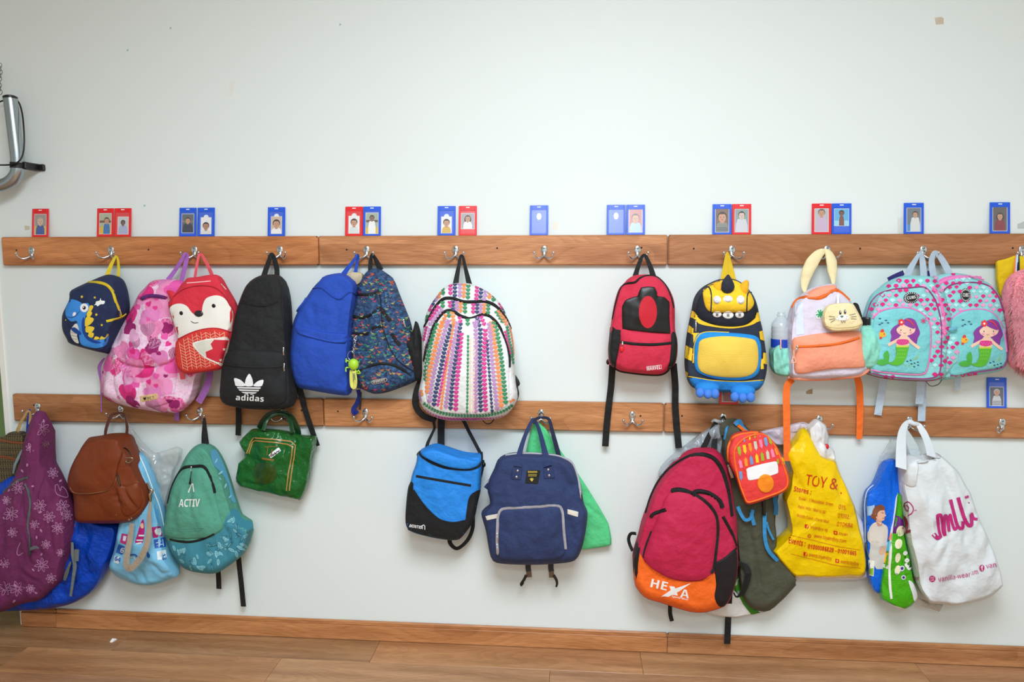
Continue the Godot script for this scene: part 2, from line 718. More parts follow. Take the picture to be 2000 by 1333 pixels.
# Flat print and embroidery: coloured shapes lying on the body's surface.
class Ink:
	var s
	var g: Bag
	var mb := Mb.new()
	var cell := 7.0
	var lift := 0.0017
	var clipped := false
	func lifted(x: float, y: float, l: float) -> Vector3:
		var q: Vector3 = g.b.at(x, y)
		var n: Vector3 = g.b.nor(q.x, q.y)
		mb.nrm.append(n)
		return q + n * (lift + l * 0.0005)
	func tri(pp: PackedVector2Array, idx: PackedInt32Array, c: Color, l: float) -> void:
		var base := mb.v.size()
		var lin := c.srgb_to_linear()
		for p in pp:
			mb.v.append(lifted(p.x, p.y, l))
			mb.col.append(lin)
		for i in idx: mb.ix.append(base + i)
	func raw(pp: PackedVector2Array, c: Color, l := 0.0) -> void:
		if pp.size() < 3: return
		if g.b.S.size() > 0 and not clipped:
			var whole := true
			for p in pp:
				if not Geometry2D.is_point_in_polygon(p, g.b.S):
					whole = false
					break
			if not whole:
				clipped = true
				for piece in Geometry2D.intersect_polygons(pp, g.b.S):
					if not Geometry2D.is_polygon_clockwise(piece) or true: raw(piece, c, l)
				clipped = false
				return
		var lo := pp[0]; var hi := pp[0]
		for p in pp:
			lo = lo.min(p); hi = hi.max(p)
		if g.b.flat or ((hi - lo).x < cell * 1.4 and (hi - lo).y < cell * 1.4):
			tri(pp, Geometry2D.triangulate_polygon(pp), c, l)
			return
		lo = (lo / cell).floor() * cell
		var nx := int(ceil((hi - lo).x / cell)); var ny := int(ceil((hi - lo).y / cell))
		for j in ny:
			for i in nx:
				var q := lo + Vector2(i, j) * cell
				var box := PackedVector2Array([q, q + Vector2(cell, 0), q + Vector2(cell, cell), q + Vector2(0, cell)])
				for piece in Geometry2D.intersect_polygons(pp, box):
					if Geometry2D.is_polygon_clockwise(piece): piece.reverse()
					tri(piece, Geometry2D.triangulate_polygon(piece), c, l)
	func poly(f: Array, c: Color, l := 0.0, smooth := true) -> void:
		var pp := g.px(f)
		if smooth: pp = s.curve(pp, true, 4)
		raw(pp, c, l)
	func line(f: Array, w: float, c: Color, l := 1.0, smooth := true) -> void:
		# w in crop pixels
		var p := g.px(f)
		if smooth and p.size() > 2: p = s.curve(p, false, 4)
		var h := w / g.sc * 0.5
		for i in p.size() - 1:
			var d := (p[i + 1] - p[i])
			if d.length() < 1e-4: continue
			d = d.normalized()
			var nn := Vector2(-d.y, d.x) * h
			var e := d * h * 0.35
			raw(PackedVector2Array([p[i] - nn - e, p[i + 1] - nn + e, p[i + 1] + nn + e, p[i] + nn - e]), c, l)
	func ell(x: float, y: float, rx: float, ry: float, c: Color, l := 1.0, rot := 0.0, n := 16) -> void:
		var pp := PackedVector2Array()
		var o := Vector2(g.ox + x / g.sc, g.oy + y / g.sc)
		for i in n:
			var a := TAU * i / n
			pp.append(o + Vector2(cos(a) * rx, sin(a) * ry).rotated(rot) / g.sc)
		raw(pp, c, l)
	func shape(kind: String, x: float, y: float, r: float, c: Color, l := 1.0, rot := 0.0, sx := 1.0) -> void:
		var pp := PackedVector2Array()
		var o := Vector2(g.ox + x / g.sc, g.oy + y / g.sc)
		if kind == "heart":
			for e in [[0, 1], [-0.62, 0.42], [-0.98, -0.1], [-0.9, -0.55], [-0.52, -0.75], [-0.16, -0.62], [0, -0.36], [0.16, -0.62], [0.52, -0.75], [0.9, -0.55], [0.98, -0.1], [0.62, 0.42]]: pp.append(Vector2(e[0], e[1]))
		elif kind == "star":
			for i in 10: pp.append(Vector2.from_angle(-PI / 2 + TAU * i / 10) * (1.0 if i % 2 == 0 else 0.45))
		elif kind == "scale":
			for e in [[-1, 0.25], [-0.85, -0.3], [-0.45, -0.62], [0, -0.72], [0.45, -0.62], [0.85, -0.3], [1, 0.25], [0.62, 0.32], [0.3, 0.6], [0.0, 0.95], [-0.3, 0.6], [-0.62, 0.32]]: pp.append(Vector2(e[0], e[1]))
		elif kind == "drop":
			for e in [[0, 1], [-0.3, 0.6], [-0.42, 0.1], [-0.3, -0.4], [0, -0.6], [0.3, -0.4], [0.42, 0.1], [0.3, 0.6]]: pp.append(Vector2(e[0], e[1]))
		for i in pp.size(): pp[i] = o + (pp[i] * Vector2(sx, 1)).rotated(rot) * r / g.sc
		raw(pp, c, l)
	# h: cap height in crop pixels; x, y: left end of the base line
	func text(t: String, x: float, y: float, h: float, ang: float, c: Color, o := {}) -> void:
		var tm := TextMesh.new()
		tm.text = t
		tm.font = s.font(o.get("font", "Droid Sans"), o.get("weight", 400), o.get("italic", false))
		tm.font_size = 64
		tm.pixel_size = 1.0
		tm.depth = 0.0
		tm.curve_step = o.get("step", 4.0)
		tm.horizontal_alignment = HORIZONTAL_ALIGNMENT_LEFT
		tm.vertical_alignment = VERTICAL_ALIGNMENT_TOP
		var a := tm.get_mesh_arrays()
		if a.is_empty() or a[0] == null or a[0].size() == 0: return
		var vv: PackedVector3Array = a[0]
		var ii = a[Mesh.ARRAY_INDEX]
		var lox := 1e9; var hix := -1e9; var loy := 1e9; var hiy := -1e9
		for p in vv:
			lox = minf(lox, p.x); hix = maxf(hix, p.x); loy = minf(loy, p.y); hiy = maxf(hiy, p.y)
		var k: float = h / (0.714 * 64.0)
		var kx: float = k * o.get("wide", 1.0)
		if o.has("len"): kx = o.len / maxf(hix - lox, 1.0)
		var by: float = loy if not o.get("desc", false) else loy + 0.21 * 64.0
		var base := mb.v.size()
		var lin := c.srgb_to_linear()
		var sh: float = o.get("shear", 0.0)
		for p in vv:
			var q := Vector2((p.x - lox) * kx + (p.y - by) * k * sh, -(p.y - by) * k)
			q.y += o.get("bend", 0.0) * q.x * q.x
			q = q.rotated(ang)
			mb.v.append(lifted(g.ox + (x + q.x) / g.sc, g.oy + (y + q.y) / g.sc, o.get("l", 2.0)))
			mb.col.append(lin)
		if ii == null:
			for i in vv.size(): mb.ix.append(base + i)
		else:
			for i in ii: mb.ix.append(base + i)
	func done(called: String, o := {}) -> MeshInstance3D:
		if mb.v.size() == 0: return null
		var part: MeshInstance3D = s.put(mb, called, o.get("m", s.ink_mat()), o.get("in", g.root), 2)
		if o.get("stuff", false): part.set_meta("kind", "stuff")
		mb = Mb.new()
		return part

func font(nm: String, weight: int, italic: bool) -> Font:
	var key := "%s%d%s" % [nm, weight, italic]
	if fnt.has(key): return fnt[key]
	var f := SystemFont.new()
	f.font_names = PackedStringArray([nm])
	f.font_weight = weight
	f.font_italic = italic
	fnt[key] = f
	return f

func bag(called: String, label: String, category: String, at_px: Array, group := "") -> Bag:
	var g := Bag.new()
	g.s = self
	g.root = thing(called, label, category, P(at_px[0], at_px[1], at_px[2]), group)
	return g

# ---------------------------------------------------------------- the room
const TOP := 1.4416      # top edge of the upper rail
const LOW := 0.8831      # top edge of the lower rail

func wood_image(seed_: int, a: Color, b: Color, rings: float) -> ImageTexture:
	var im := Image.create(1024, 512, false, Image.FORMAT_RGB8)
	var n := FastNoiseLite.new()
	n.seed = seed_
	n.frequency = 1.0
	n.fractal_octaves = 2
	var f := FastNoiseLite.new()
	f.seed = seed_ + 9
	f.frequency = 1.0
	f.fractal_type = FastNoiseLite.FRACTAL_NONE
	for x in 1024:
		var ang := TAU * x / 1024.0
		var cx := cos(ang); var cy := sin(ang)
		for y in 512:
			var v := y / 512.0
			var w := n.get_noise_3d(cx * 0.22, cy * 0.22, v * 2.2)
			var r := v * rings + w * rings * 0.30
			var g := fposmod(r, 1.0)
			g = g * g * 0.8
			var fine := f.get_noise_3d(cx * 3.0, cy * 3.0, v * 210.0)
			var tone := n.get_noise_3d(cx * 0.3 + 7.0, cy * 0.3, v * 9.0)
			var t := clampf(0.36 + g * 0.22 + fine * 0.24 + tone * 0.42, 0.0, 1.0)
			im.set_pixel(x, y, a.lerp(b, t))
	return ImageTexture.create_from_image(im)

func wood(key: String, t: ImageTexture, tint: Color, off: Vector3, rough := 0.42) -> StandardMaterial3D:
	if mats.has(key): return mats[key]
	var m := StandardMaterial3D.new()
	m.albedo_texture = t
	m.albedo_color = tint
	m.roughness = rough
	m.uv1_triplanar = true
	m.uv1_world_triplanar = true
	m.uv1_scale = Vector3(0.9, 2.0, 2.0)
	m.uv1_offset = off
	m.heightmap_enabled = true
	m.heightmap_texture = t
	m.heightmap_scale = 0.02
	mats[key] = m
	return m

func paint(c: Color) -> StandardMaterial3D:
	var m := StandardMaterial3D.new()
	m.albedo_color = c
	m.roughness = 0.55
	m.uv1_triplanar = true
	m.uv1_world_triplanar = true
	m.uv1_scale = Vector3.ONE * 1.6
	m.heightmap_enabled = true
	m.heightmap_texture = noise_tex(0.03, 5, 512)
	m.heightmap_scale = 0.015
	return m

func struct(called: String, boxes: Array, m: Material, ch := 0.0) -> MeshInstance3D:
	O = Vector3.ZERO
	var mb := Mb.new()
	for e in boxes: mb.box(e[0], e[1], ch)
	var o := put(mb, called, m, self, 0)
	o.set_meta("kind", "structure")
	return o

func build_room() -> void:
	var white := paint(Color(0.892, 0.925, 0.918))
	var wt := wood_image(4, Color(0.87, 0.63, 0.43), Color(0.58, 0.36, 0.20), 13.0)
	var ft := wood_image(21, Color(0.78, 0.595, 0.43), Color(0.54, 0.37, 0.235), 22.0)
	struct("wall_back", [[Vector3(-0.150, 0, -0.12), Vector3(4.6, 2.8, 0)]], white)
	struct("wall_right", [[Vector3(4.6, 0, -0.12), Vector3(4.72, 2.8, 5.3)]], white)
	struct("wall_front", [[Vector3(-1.7, 0, 5.2), Vector3(4.6, 2.8, 5.3)]], white)
	struct("wall_left", [[Vector3(-1.8, 0, -1.2), Vector3(-1.7, 2.8, 5.3)]], white)
	struct("wall_alcove", [[Vector3(-1.7, 0.935, -1.2), Vector3(-0.1, 2.8, -1.1)]], white)
	struct("wall_alcove_dado", [[Vector3(-1.7, 0, -1.2), Vector3(-0.1, 0.935, -1.085)]], paint(Color(0.55, 0.68, 0.42)))
	struct("wall_alcove_side", [[Vector3(-0.1, 0, -1.2), Vector3(0.0, 2.8, -0.12)]], white)
	struct("ceiling", [[Vector3(-1.8, 2.75, -1.2), Vector3(4.72, 2.85, 5.3)]], paint(Color(0.93, 0.95, 0.955)))
	struct("trim_1", [[Vector3(-0.162, 0, -0.13), Vector3(-0.138, 2.75, 0.006)]], plain(Color(0.93, 0.93, 0.91), 0.4), 0.003)
	# floor of laminate boards, each a piece of its own near the wall
	var fl := Node3D.new()
	fl.name = "floor"
	add_child(fl)
	fl.set_meta("kind", "structure")
	O = Vector3.ZERO
	var fm := []
	for i in 5:
		fm.append(wood("floor%d" % i, ft, [Color(1, 1, 1), Color(0.94, 0.93, 0.92), Color(1, 0.97, 0.93), Color(0.97, 0.96, 0.98), Color(0.92, 0.92, 0.91)][i], Vector3(0.37 * i, 0, 0.21 * i), 0.38))
	var k := 0
	var starts := [0.2906, 0.9045, 0.596, 0.2906, 0.9045]
	for r in 5:
		var x0: float = starts[r] - 0.9223 * 3
		while x0 < 4.6:
			var a := maxf(x0, -1.7); var b := minf(x0 + 0.9223, 4.6)
			if b > a + 0.02:
				var mb := Mb.new()
				mb.box(Vector3(a + 0.0004, -0.012, r * 0.1525 + 0.0004), Vector3(b - 0.0004, 0, (r + 1) * 0.1525 - 0.0004), 0.0009)
				put(mb, "plank", fm[(k * 3 + r * 2) % 5], fl, 0)
			x0 += 0.9223
			k += 1
	var base := Mb.new()
	base.box(Vector3(-1.8, -0.1, -1.2), Vector3(4.72, -0.0125, 5.3))
	put(base, "subfloor", plain(Color(0.16, 0.11, 0.07), 0.9), fl, 0)
	var rest := Mb.new()
	rest.box(Vector3(-1.7, -0.012, 0.7630), Vector3(4.6, 0, 5.2))
	rest.box(Vector3(-1.7, -0.012, -1.1), Vector3(-0.1, 0, -0.0005))
	put(rest, "floor_boards", fm[0], fl, 0)
	# skirting
	var bm := [wood("base0", wt, Color(0.98, 0.96, 0.93), Vector3(0.3, 0.13, 0)), wood("base1", wt, Color(0.92, 0.88, 0.85), Vector3(0.7, 0.31, 0)), wood("base2", wt, Color(0.9, 0.9, 0.9), Vector3(0.1, 0.4, 0))]
	var runs := [[-0.149, -0.0125], [-0.0115, 2.2285], [2.2300, 4.6]]
	for i in 3:
		O = Vector3.ZERO
		var mb := Mb.new()
		mb.box(Vector3(runs[i][0], 0.0015, 0.0), Vector3(runs[i][1], 0.056, 0.016), 0.0012)
		mb.box(Vector3(runs[i][0], 0.053, 0.0), Vector3(runs[i][1], 0.071, 0.0115), 0.004)
		var o := put(mb, "baseboard_back", bm[[1, 0, 2][i]], self, 0)
		o.set_meta("kind", "structure")
		tag(o, ["short end piece of brown wooden skirting by the white corner trim", "long brown wooden skirting board below the empty stretch of wall", "brown wooden skirting board under the yellow and white carrier bags"][i], "baseboard")
	# rails
	var cuts := [-0.1085, 1.0325, 2.2005, 3.4]
	var tint := [[Color(1.0, 0.93, 0.86), Color(1.0, 0.99, 1.0), Color(0.88, 0.85, 0.84)], [Color(0.9, 0.88, 0.86), Color(1.0, 0.99, 0.98), Color(0.93, 0.9, 0.88)]]
	var lab := [["upper wooden hook rail board behind the fox and dinosaur backpacks", "upper wooden hook rail board above the striped heart backpack", "upper wooden hook rail board above the two mermaid backpacks"], ["lower wooden hook rail board holding the brown leather and teal bags", "lower wooden hook rail board holding the navy nappy backpack", "lower wooden hook rail board holding the yellow and white carrier bags"]]
	var holes := [[[32, 489], [290, 488], [677, 488], [971, 485], [1253, 484], [1355, 486], [1680, 486], [1978, 485]], [[66, 792], [589, 802], [660, 804], [1251, 813], [1332, 813]]]
	for j in 2:
		var y1: float = [TOP, LOW][j]
		for i in 3:
			var a: float = cuts[i] + 0.001 - (0.004 if i == 0 and j == 1 else 0.0)
			var b: float = cuts[i + 1] - 0.0015
			if i == 2: b = 4.3
			var t := thing("hook_rail_board", lab[j][i], "rail", Vector3((a + b) / 2, y1 - 0.099, 0), "wooden hook rails")
			var mb := Mb.new()
			mb.box(Vector3(a, y1 - 0.099, 0.0), Vector3(b, y1, 0.021), 0.0045)
			put(mb, "board", wood("rail%d%d" % [j, i], wt, tint[j][i], Vector3(0.41 * i + 0.2 * j, 0.17 * i + 0.29 * j, 0)), t, 0)
			for h in holes[j]:
				var q := P(h[0], h[1], 0.0212)
				if q.x > a and q.x < b:
					var hm := Mb.new()
					add_tube(hm, PackedVector3Array([q - Vector3(0, 0, 0.004), q]), 0.0032, 10)
					put(hm, "screw_hole", plain(Color(0.07, 0.05, 0.04), 0.7), t, 1)

func build_light() -> void:
	var spots := [[1.95, 2.25, 1.2, 1.2, 1.0, "square white ceiling light panel above the hook rails"], [1.95, 4.1, 1.2, 0.6, 0.45, "long white ceiling light panel at the back of the room"]]
	for e in spots:
		var t := thing("ceiling_light", e[5], "ceiling light", Vector3(e[0], 2.75, e[1]))
		var fr := Mb.new()
		var w: float = e[2] / 2; var d: float = e[3] / 2
		for q in [[-w - 0.03, -d - 0.03, w + 0.03, -d], [-w - 0.03, d, w + 0.03, d + 0.03], [-w - 0.03, -d, -w, d], [w, -d, w + 0.03, d]]:
			fr.box(O + Vector3(q[0], -0.035, q[1]), O + Vector3(q[2], 0, q[3]), 0.003)
		put(fr, "frame", plain(Color(0.92, 0.92, 0.92), 0.4), t, 0)
		var dm := Mb.new()
		dm.box(O + Vector3(-w, -0.02, -d), O + Vector3(w, -0.005, d))
		var em := StandardMaterial3D.new()
		em.albedo_color = Color(0.95, 0.95, 0.95)
		em.emission_enabled = true
		em.emission = Color(0.93, 0.97, 1.0)
		em.emission_energy_multiplier = 2.0
		put(dm, "diffuser", em, t, 0)
		var l := AreaLight3D.new()
		l.name = "lamp"
		l.area_size = Vector2(e[2], e[3])
		l.light_color = Color(0.93, 0.97, 1.0)
		l.light_energy = LIGHT * e[4]
		if "area_range" in l: l.area_range = 12.0
		l.shadow_enabled = true
		l.rotation_degrees = Vector3(-90, 0, 0)
		l.position = Vector3(0, -0.03, 0)
		t.add_child(l)

# ---------------------------------------------------------------- hooks
func make_hook(at: Vector3, label: String, prongs := [-1, 1]) -> Node3D:
	var t := thing("coat_hook", label, "hook", at, "chrome double coat hooks")
	var mb := Mb.new()
	var rows := []
	for e in [[1.0, -0.001], [1.0, 0.0018], [0.86, 0.0034], [0.5, 0.0042], [0.02, 0.0045]]:
		var row := PackedVector3Array()
		for i in 24:
			var a := TAU * i / 24
			row.append(at + Vector3(cos(a) * 0.0112 * e[0], sin(a) * 0.0145 * e[0], e[1]))
		rows.append(row)
	mb.grid(rows, true)
	add_tube(mb, curve3([at + Vector3(0, -0.008, 0.001), at + Vector3(0, -0.016, 0.004), at + Vector3(0, -0.021, 0.009)], 4), [0.008, 0.007, 0.0045], 12, 0.7)
	put(mb, "plate", chrome(), t, 1)
	for y in [0.0055, -0.0055]:
		var sm := Mb.new()
		add_ball(sm, at + Vector3(0, y, 0.0042), Vector3(0.0034, 0.0034, 0.0014), 7)
		put(sm, "screw", plain(Color(0.55, 0.56, 0.57), 0.35, 1.0), t, 1)
	for sx in prongs:
		var pm := Mb.new()
		var pts := curve3([at + Vector3(0, -0.017, 0.006), at + Vector3(0.008 * sx, -0.024, 0.012), at + Vector3(0.019 * sx, -0.0275, 0.022), at + Vector3(0.028 * sx, -0.021, 0.031), at + Vector3(0.0315 * sx, -0.011, 0.035)], 5)
		add_tube(pm, pts, [0.0042, 0.0036, 0.003, 0.0028, 0.0028], 8)
		add_ball(pm, pts[pts.size() - 1] + Vector3(0, 0.002, 0), Vector3.ONE * 0.0045, 7)
		put(pm, "prong", chrome(), t, 1)
	return t

func build_hooks() -> void:
	var up := ["empty chrome double coat hook below the lone red badge", "chrome double coat hook holding the navy dinosaur backpack", "chrome double coat hook holding the pink paisley and fox backpacks", "chrome double coat hook holding the black sports backpack", "chrome double coat hook holding the plain blue backpack", "chrome double coat hook holding the striped heart backpack", "empty chrome double coat hook between the heart and red backpacks", "chrome double coat hook holding the red and black backpack", "chrome double coat hook holding the yellow monster backpack", "chrome double coat hook holding the peach and lilac backpack", "chrome double coat hook holding the two mermaid backpacks", "chrome double coat hook holding the fluffy pink bag"]
	var ux := [62, 217, 380, 547, 716, 890, 1063, 1245, 1429, 1615, 1803, 1996]
	for i in 12: make_hook(P(ux[i], 488.5 if i > 0 else 490.0, 0.021), up[i])
	var lo := ["chrome double coat hook holding the purple flowered backpack", "chrome double coat hook holding the brown leather backpack", "chrome double coat hook holding the teal backpack", "chrome double coat hook holding the shiny green carrier bag", "empty chrome double coat hook below the blue webbing strap", "chrome double coat hook holding the navy nappy backpack", "empty chrome double coat hook above the bare wall by the crimson backpack", "chrome double coat hook holding the crimson and orange backpack", "chrome double coat hook holding the yellow carrier bag", "chrome double coat hook holding the white carrier bag", "chrome coat hook with one prong under the lower blue badge"]
	var lp := [[74, 795], [236, 800], [391, 803], [553, 806], [714, 806], [1057, 808], [1235, 812], [1412, 816], [1600, 820], [1776, 822], [1957, 826]]
	for i in lp.size(): make_hook(P(lp[i][0], lp[i][1], 0.021), lo[i], [-1, 1] if i != 10 else [-1])

# ---------------------------------------------------------------- name badges with portraits
class Leaf:
	var s
	var o: Vector3
	var u: Vector3
	var w: Vector3
	var mb := Mb.new()
	func poly(pp: PackedVector2Array, c: Color, l: float) -> void:
		var base := mb.v.size()
		var lin := c.srgb_to_linear()
		var n := u.cross(w)
		for p in pp:
			mb.v.append(o + u * p.x * 0.001 + w * p.y * 0.001 + n * (0.00012 * l))
			mb.col.append(lin)
		for i in Geometry2D.triangulate_polygon(pp): mb.ix.append(base + i)
	func rect(x0: float, y0: float, x1: float, y1: float, c: Color, l: float) -> void:
		poly(PackedVector2Array([Vector2(x0, y0), Vector2(x1, y0), Vector2(x1, y1), Vector2(x0, y1)]), c, l)
	func ell(x: float, y: float, rx: float, ry: float, c: Color, l: float, n := 16, a0 := 0.0, a1 := TAU) -> void:
		var pp := PackedVector2Array()
		for i in n:
			var a := lerpf(a0, a1, float(i) / (n if a1 - a0 > TAU - 0.01 else n - 1))
			pp.append(Vector2(x + cos(a) * rx, y + sin(a) * ry))
		poly(pp, c, l)

func badge(px_x: float, col: String, pic: Dictionary, label: String, lower := false) -> void:
	var y0 := LOW if lower else TOP
	var q := P(px_x, 790.0 if lower else 460.0, 0.014)
	var at := Vector3(q.x, y0, 0.0155)
	var t := thing("photo_badge", label, "badge", at, "photo badges on the rails")
	var h := 0.0985
	var lean := 0.0125
	var u := Vector3(1, 0, 0)
	var w := Vector3(0, sqrt(1.0 - pow(lean / h, 2)), -lean / h)
	u = u.rotated(w.cross(u).normalized() * -1.0, pic.get("turn", 0.0))
	var n := u.cross(w)
	var c := Color(0.90, 0.13, 0.16) if col == "red" else Color(0.13, 0.36, 0.86)
	var fm := plain(c, 0.35)
	var hw := 0.0302
	# frame: a rounded plate with a recessed window
	var mb := Mb.new()
	var slab := func(x0: float, ya: float, x1: float, yb: float, za: float, zb: float, ch: float):
		var s0 := mb.v.size()
		mb.box(Vector3(x0, ya, za), Vector3(x1, yb, zb), ch)
		for k in range(s0, mb.v.size()):
			var p := mb.v[k]
			mb.v[k] = at + u * p.x + w * p.y + n * p.z
	slab.call(-hw, 0.0, hw, h, -0.0012, 0.0, 0.0005)
	slab.call(-hw, 0.0, -hw + 0.0065, h - 0.0, 0.0, 0.0022, 0.0008)
	slab.call(hw - 0.0065, 0.0, hw, h - 0.0, 0.0, 0.0022, 0.0008)
	slab.call(-hw + 0.006, 0.0, hw - 0.006, 0.006, 0.0, 0.0021, 0.0006)
	slab.call(-hw + 0.006, h - 0.0155, hw - 0.006, h, 0.0, 0.0021, 0.0006)
	put(mb, "frame", fm, t, 0)
	var sl := Leaf.new()
	sl.s = self; sl.u = u; sl.w = w; sl.o = at + n * 0.0024
	sl.rect(-6, 91.5, 6, 94.5, Color(0.93, 0.94, 0.94), 0)
	put(sl.mb, "slot", ink_mat(), t, 2)
	var pw: float = pic.get("w", 44.0); var ph: float = pic.get("h", 72.0); var py: float = pic.get("y", 7.5)
	var pxo: float = pic.get("x", 0.0)
	if pic.get("hole", false):
		var hl := Leaf.new()
		hl.s = self; hl.u = u; hl.w = w; hl.o = at + n * 0.0004
		if pic.get("empty", false): hl.ell(0, 62, 8.0, 11.5, Color(0.9, 0.92, 0.92), 0)
		else: hl.ell(pxo, py + ph, 9.0, 9.0, Color(0.9, 0.92, 0.92), 0)
		put(hl.mb, "thumb_hole", ink_mat(), t, 2)
	if not pic.get("empty", false):
		var f := Leaf.new()
		f.s = self; f.u = u; f.w = w; f.o = at + n * 0.0006
		var x0 := pxo - pw / 2; var x1 := pxo + pw / 2
		f.rect(x0, py, x1, py + ph, Color(0.94, 0.94, 0.93), 0)
		var mg: float = pic.get("margin", 1.2)
		x0 += mg; x1 -= mg
		var ya := py + mg; var yb := py + ph - mg
		f.rect(x0, ya, x1, yb, pic.bg, 1)
		if pic.has("bg2"): f.rect(x0, ya, x1, ya + (yb - ya) * pic.get("b2", 0.3), pic.bg2, 2)
		if pic.has("bg3"): f.rect(x0, ya + (yb - ya) * 0.55, x1, ya + (yb - ya) * 0.66, pic.bg3, 2)
		var cx: float = pxo + pic.get("hx", 0.0)
		var hy: float = ya + (yb - ya) * pic.get("hy", 0.64)
		var hr: float = pic.get("hr", 9.0)
		var sk: Color = pic.get("skin", Color(0.80, 0.60, 0.48))
		var sw: float = minf(pic.get("sw", 17.0), minf(cx - x0, x1 - cx))
		f.poly(PackedVector2Array([Vector2(cx - sw, ya), Vector2(cx + sw, ya), Vector2(cx + sw * 0.96, ya + (hy - hr - ya) * 0.55), Vector2(cx + sw * 0.72, hy - hr * 1.25), Vector2(cx + hr * 0.45, hy - hr * 1.0), Vector2(cx - hr * 0.45, hy - hr * 1.0), Vector2(cx - sw * 0.72, hy - hr * 1.25), Vector2(cx - sw * 0.96, ya + (hy - hr - ya) * 0.55)]), pic.shirt, 3)
		if pic.has("stripe"):
			for i in 3: f.rect(cx - sw * 0.9, ya + 3 + i * 5, cx + sw * 0.9, ya + 4.6 + i * 5, pic.stripe, 4)
		f.rect(cx - hr * 0.4, hy - hr * 1.35, cx + hr * 0.4, hy - hr * 0.6, sk.darkened(0.08), 4)
		f.ell(cx, hy + hr * 0.28, hr * 1.08, hr * 1.12, pic.get("hair", Color(0.14, 0.10, 0.08)), 4.5)
		if pic.get("long", false):
			f.ell(cx - hr * 0.95, hy - hr * 0.3, hr * 0.35, hr * 0.8, pic.get("hair", Color(0.14, 0.10, 0.08)), 4.5)
			f.ell(cx + hr * 0.95, hy - hr * 0.3, hr * 0.35, hr * 0.8, pic.get("hair", Color(0.14, 0.10, 0.08)), 4.5)
		f.ell(cx, hy, hr * 0.88, hr * 1.08, sk, 5)
		f.ell(cx, hy + hr * 0.82, hr * 0.86, hr * 0.42, pic.get("hair", Color(0.14, 0.10, 0.08)), 5.5, 14, 0.0, PI)
		for e in [-0.36, 0.36]: f.ell(cx + hr * e, hy + hr * 0.08, hr * 0.13, hr * 0.1, Color(0.14, 0.09, 0.08), 6, 8)
		f.ell(cx, hy - hr * 0.5, hr * 0.26, hr * 0.08, Color(0.6, 0.3, 0.28), 6, 8)
		f.ell(cx, hy - hr * 0.2, hr * 0.1, hr * 0.14, sk.darkened(0.18), 6, 8)
		put(f.mb, "portrait", ink_gloss(), t, 2)
	var pane := Mb.new()
	var p0 := at + n * 0.0019
	pane.quad(p0 + u * (-hw + 0.006) + w * 0.005, p0 + u * (-hw + 0.006) + w * (h - 0.015), p0 + u * (hw - 0.006) + w * (h - 0.015), p0 + u * (hw - 0.006) + w * 0.005)
	put(pane, "clear_window", clear(Color(0.95, 0.97, 1.0), 0.05, 0.2), t, 2)

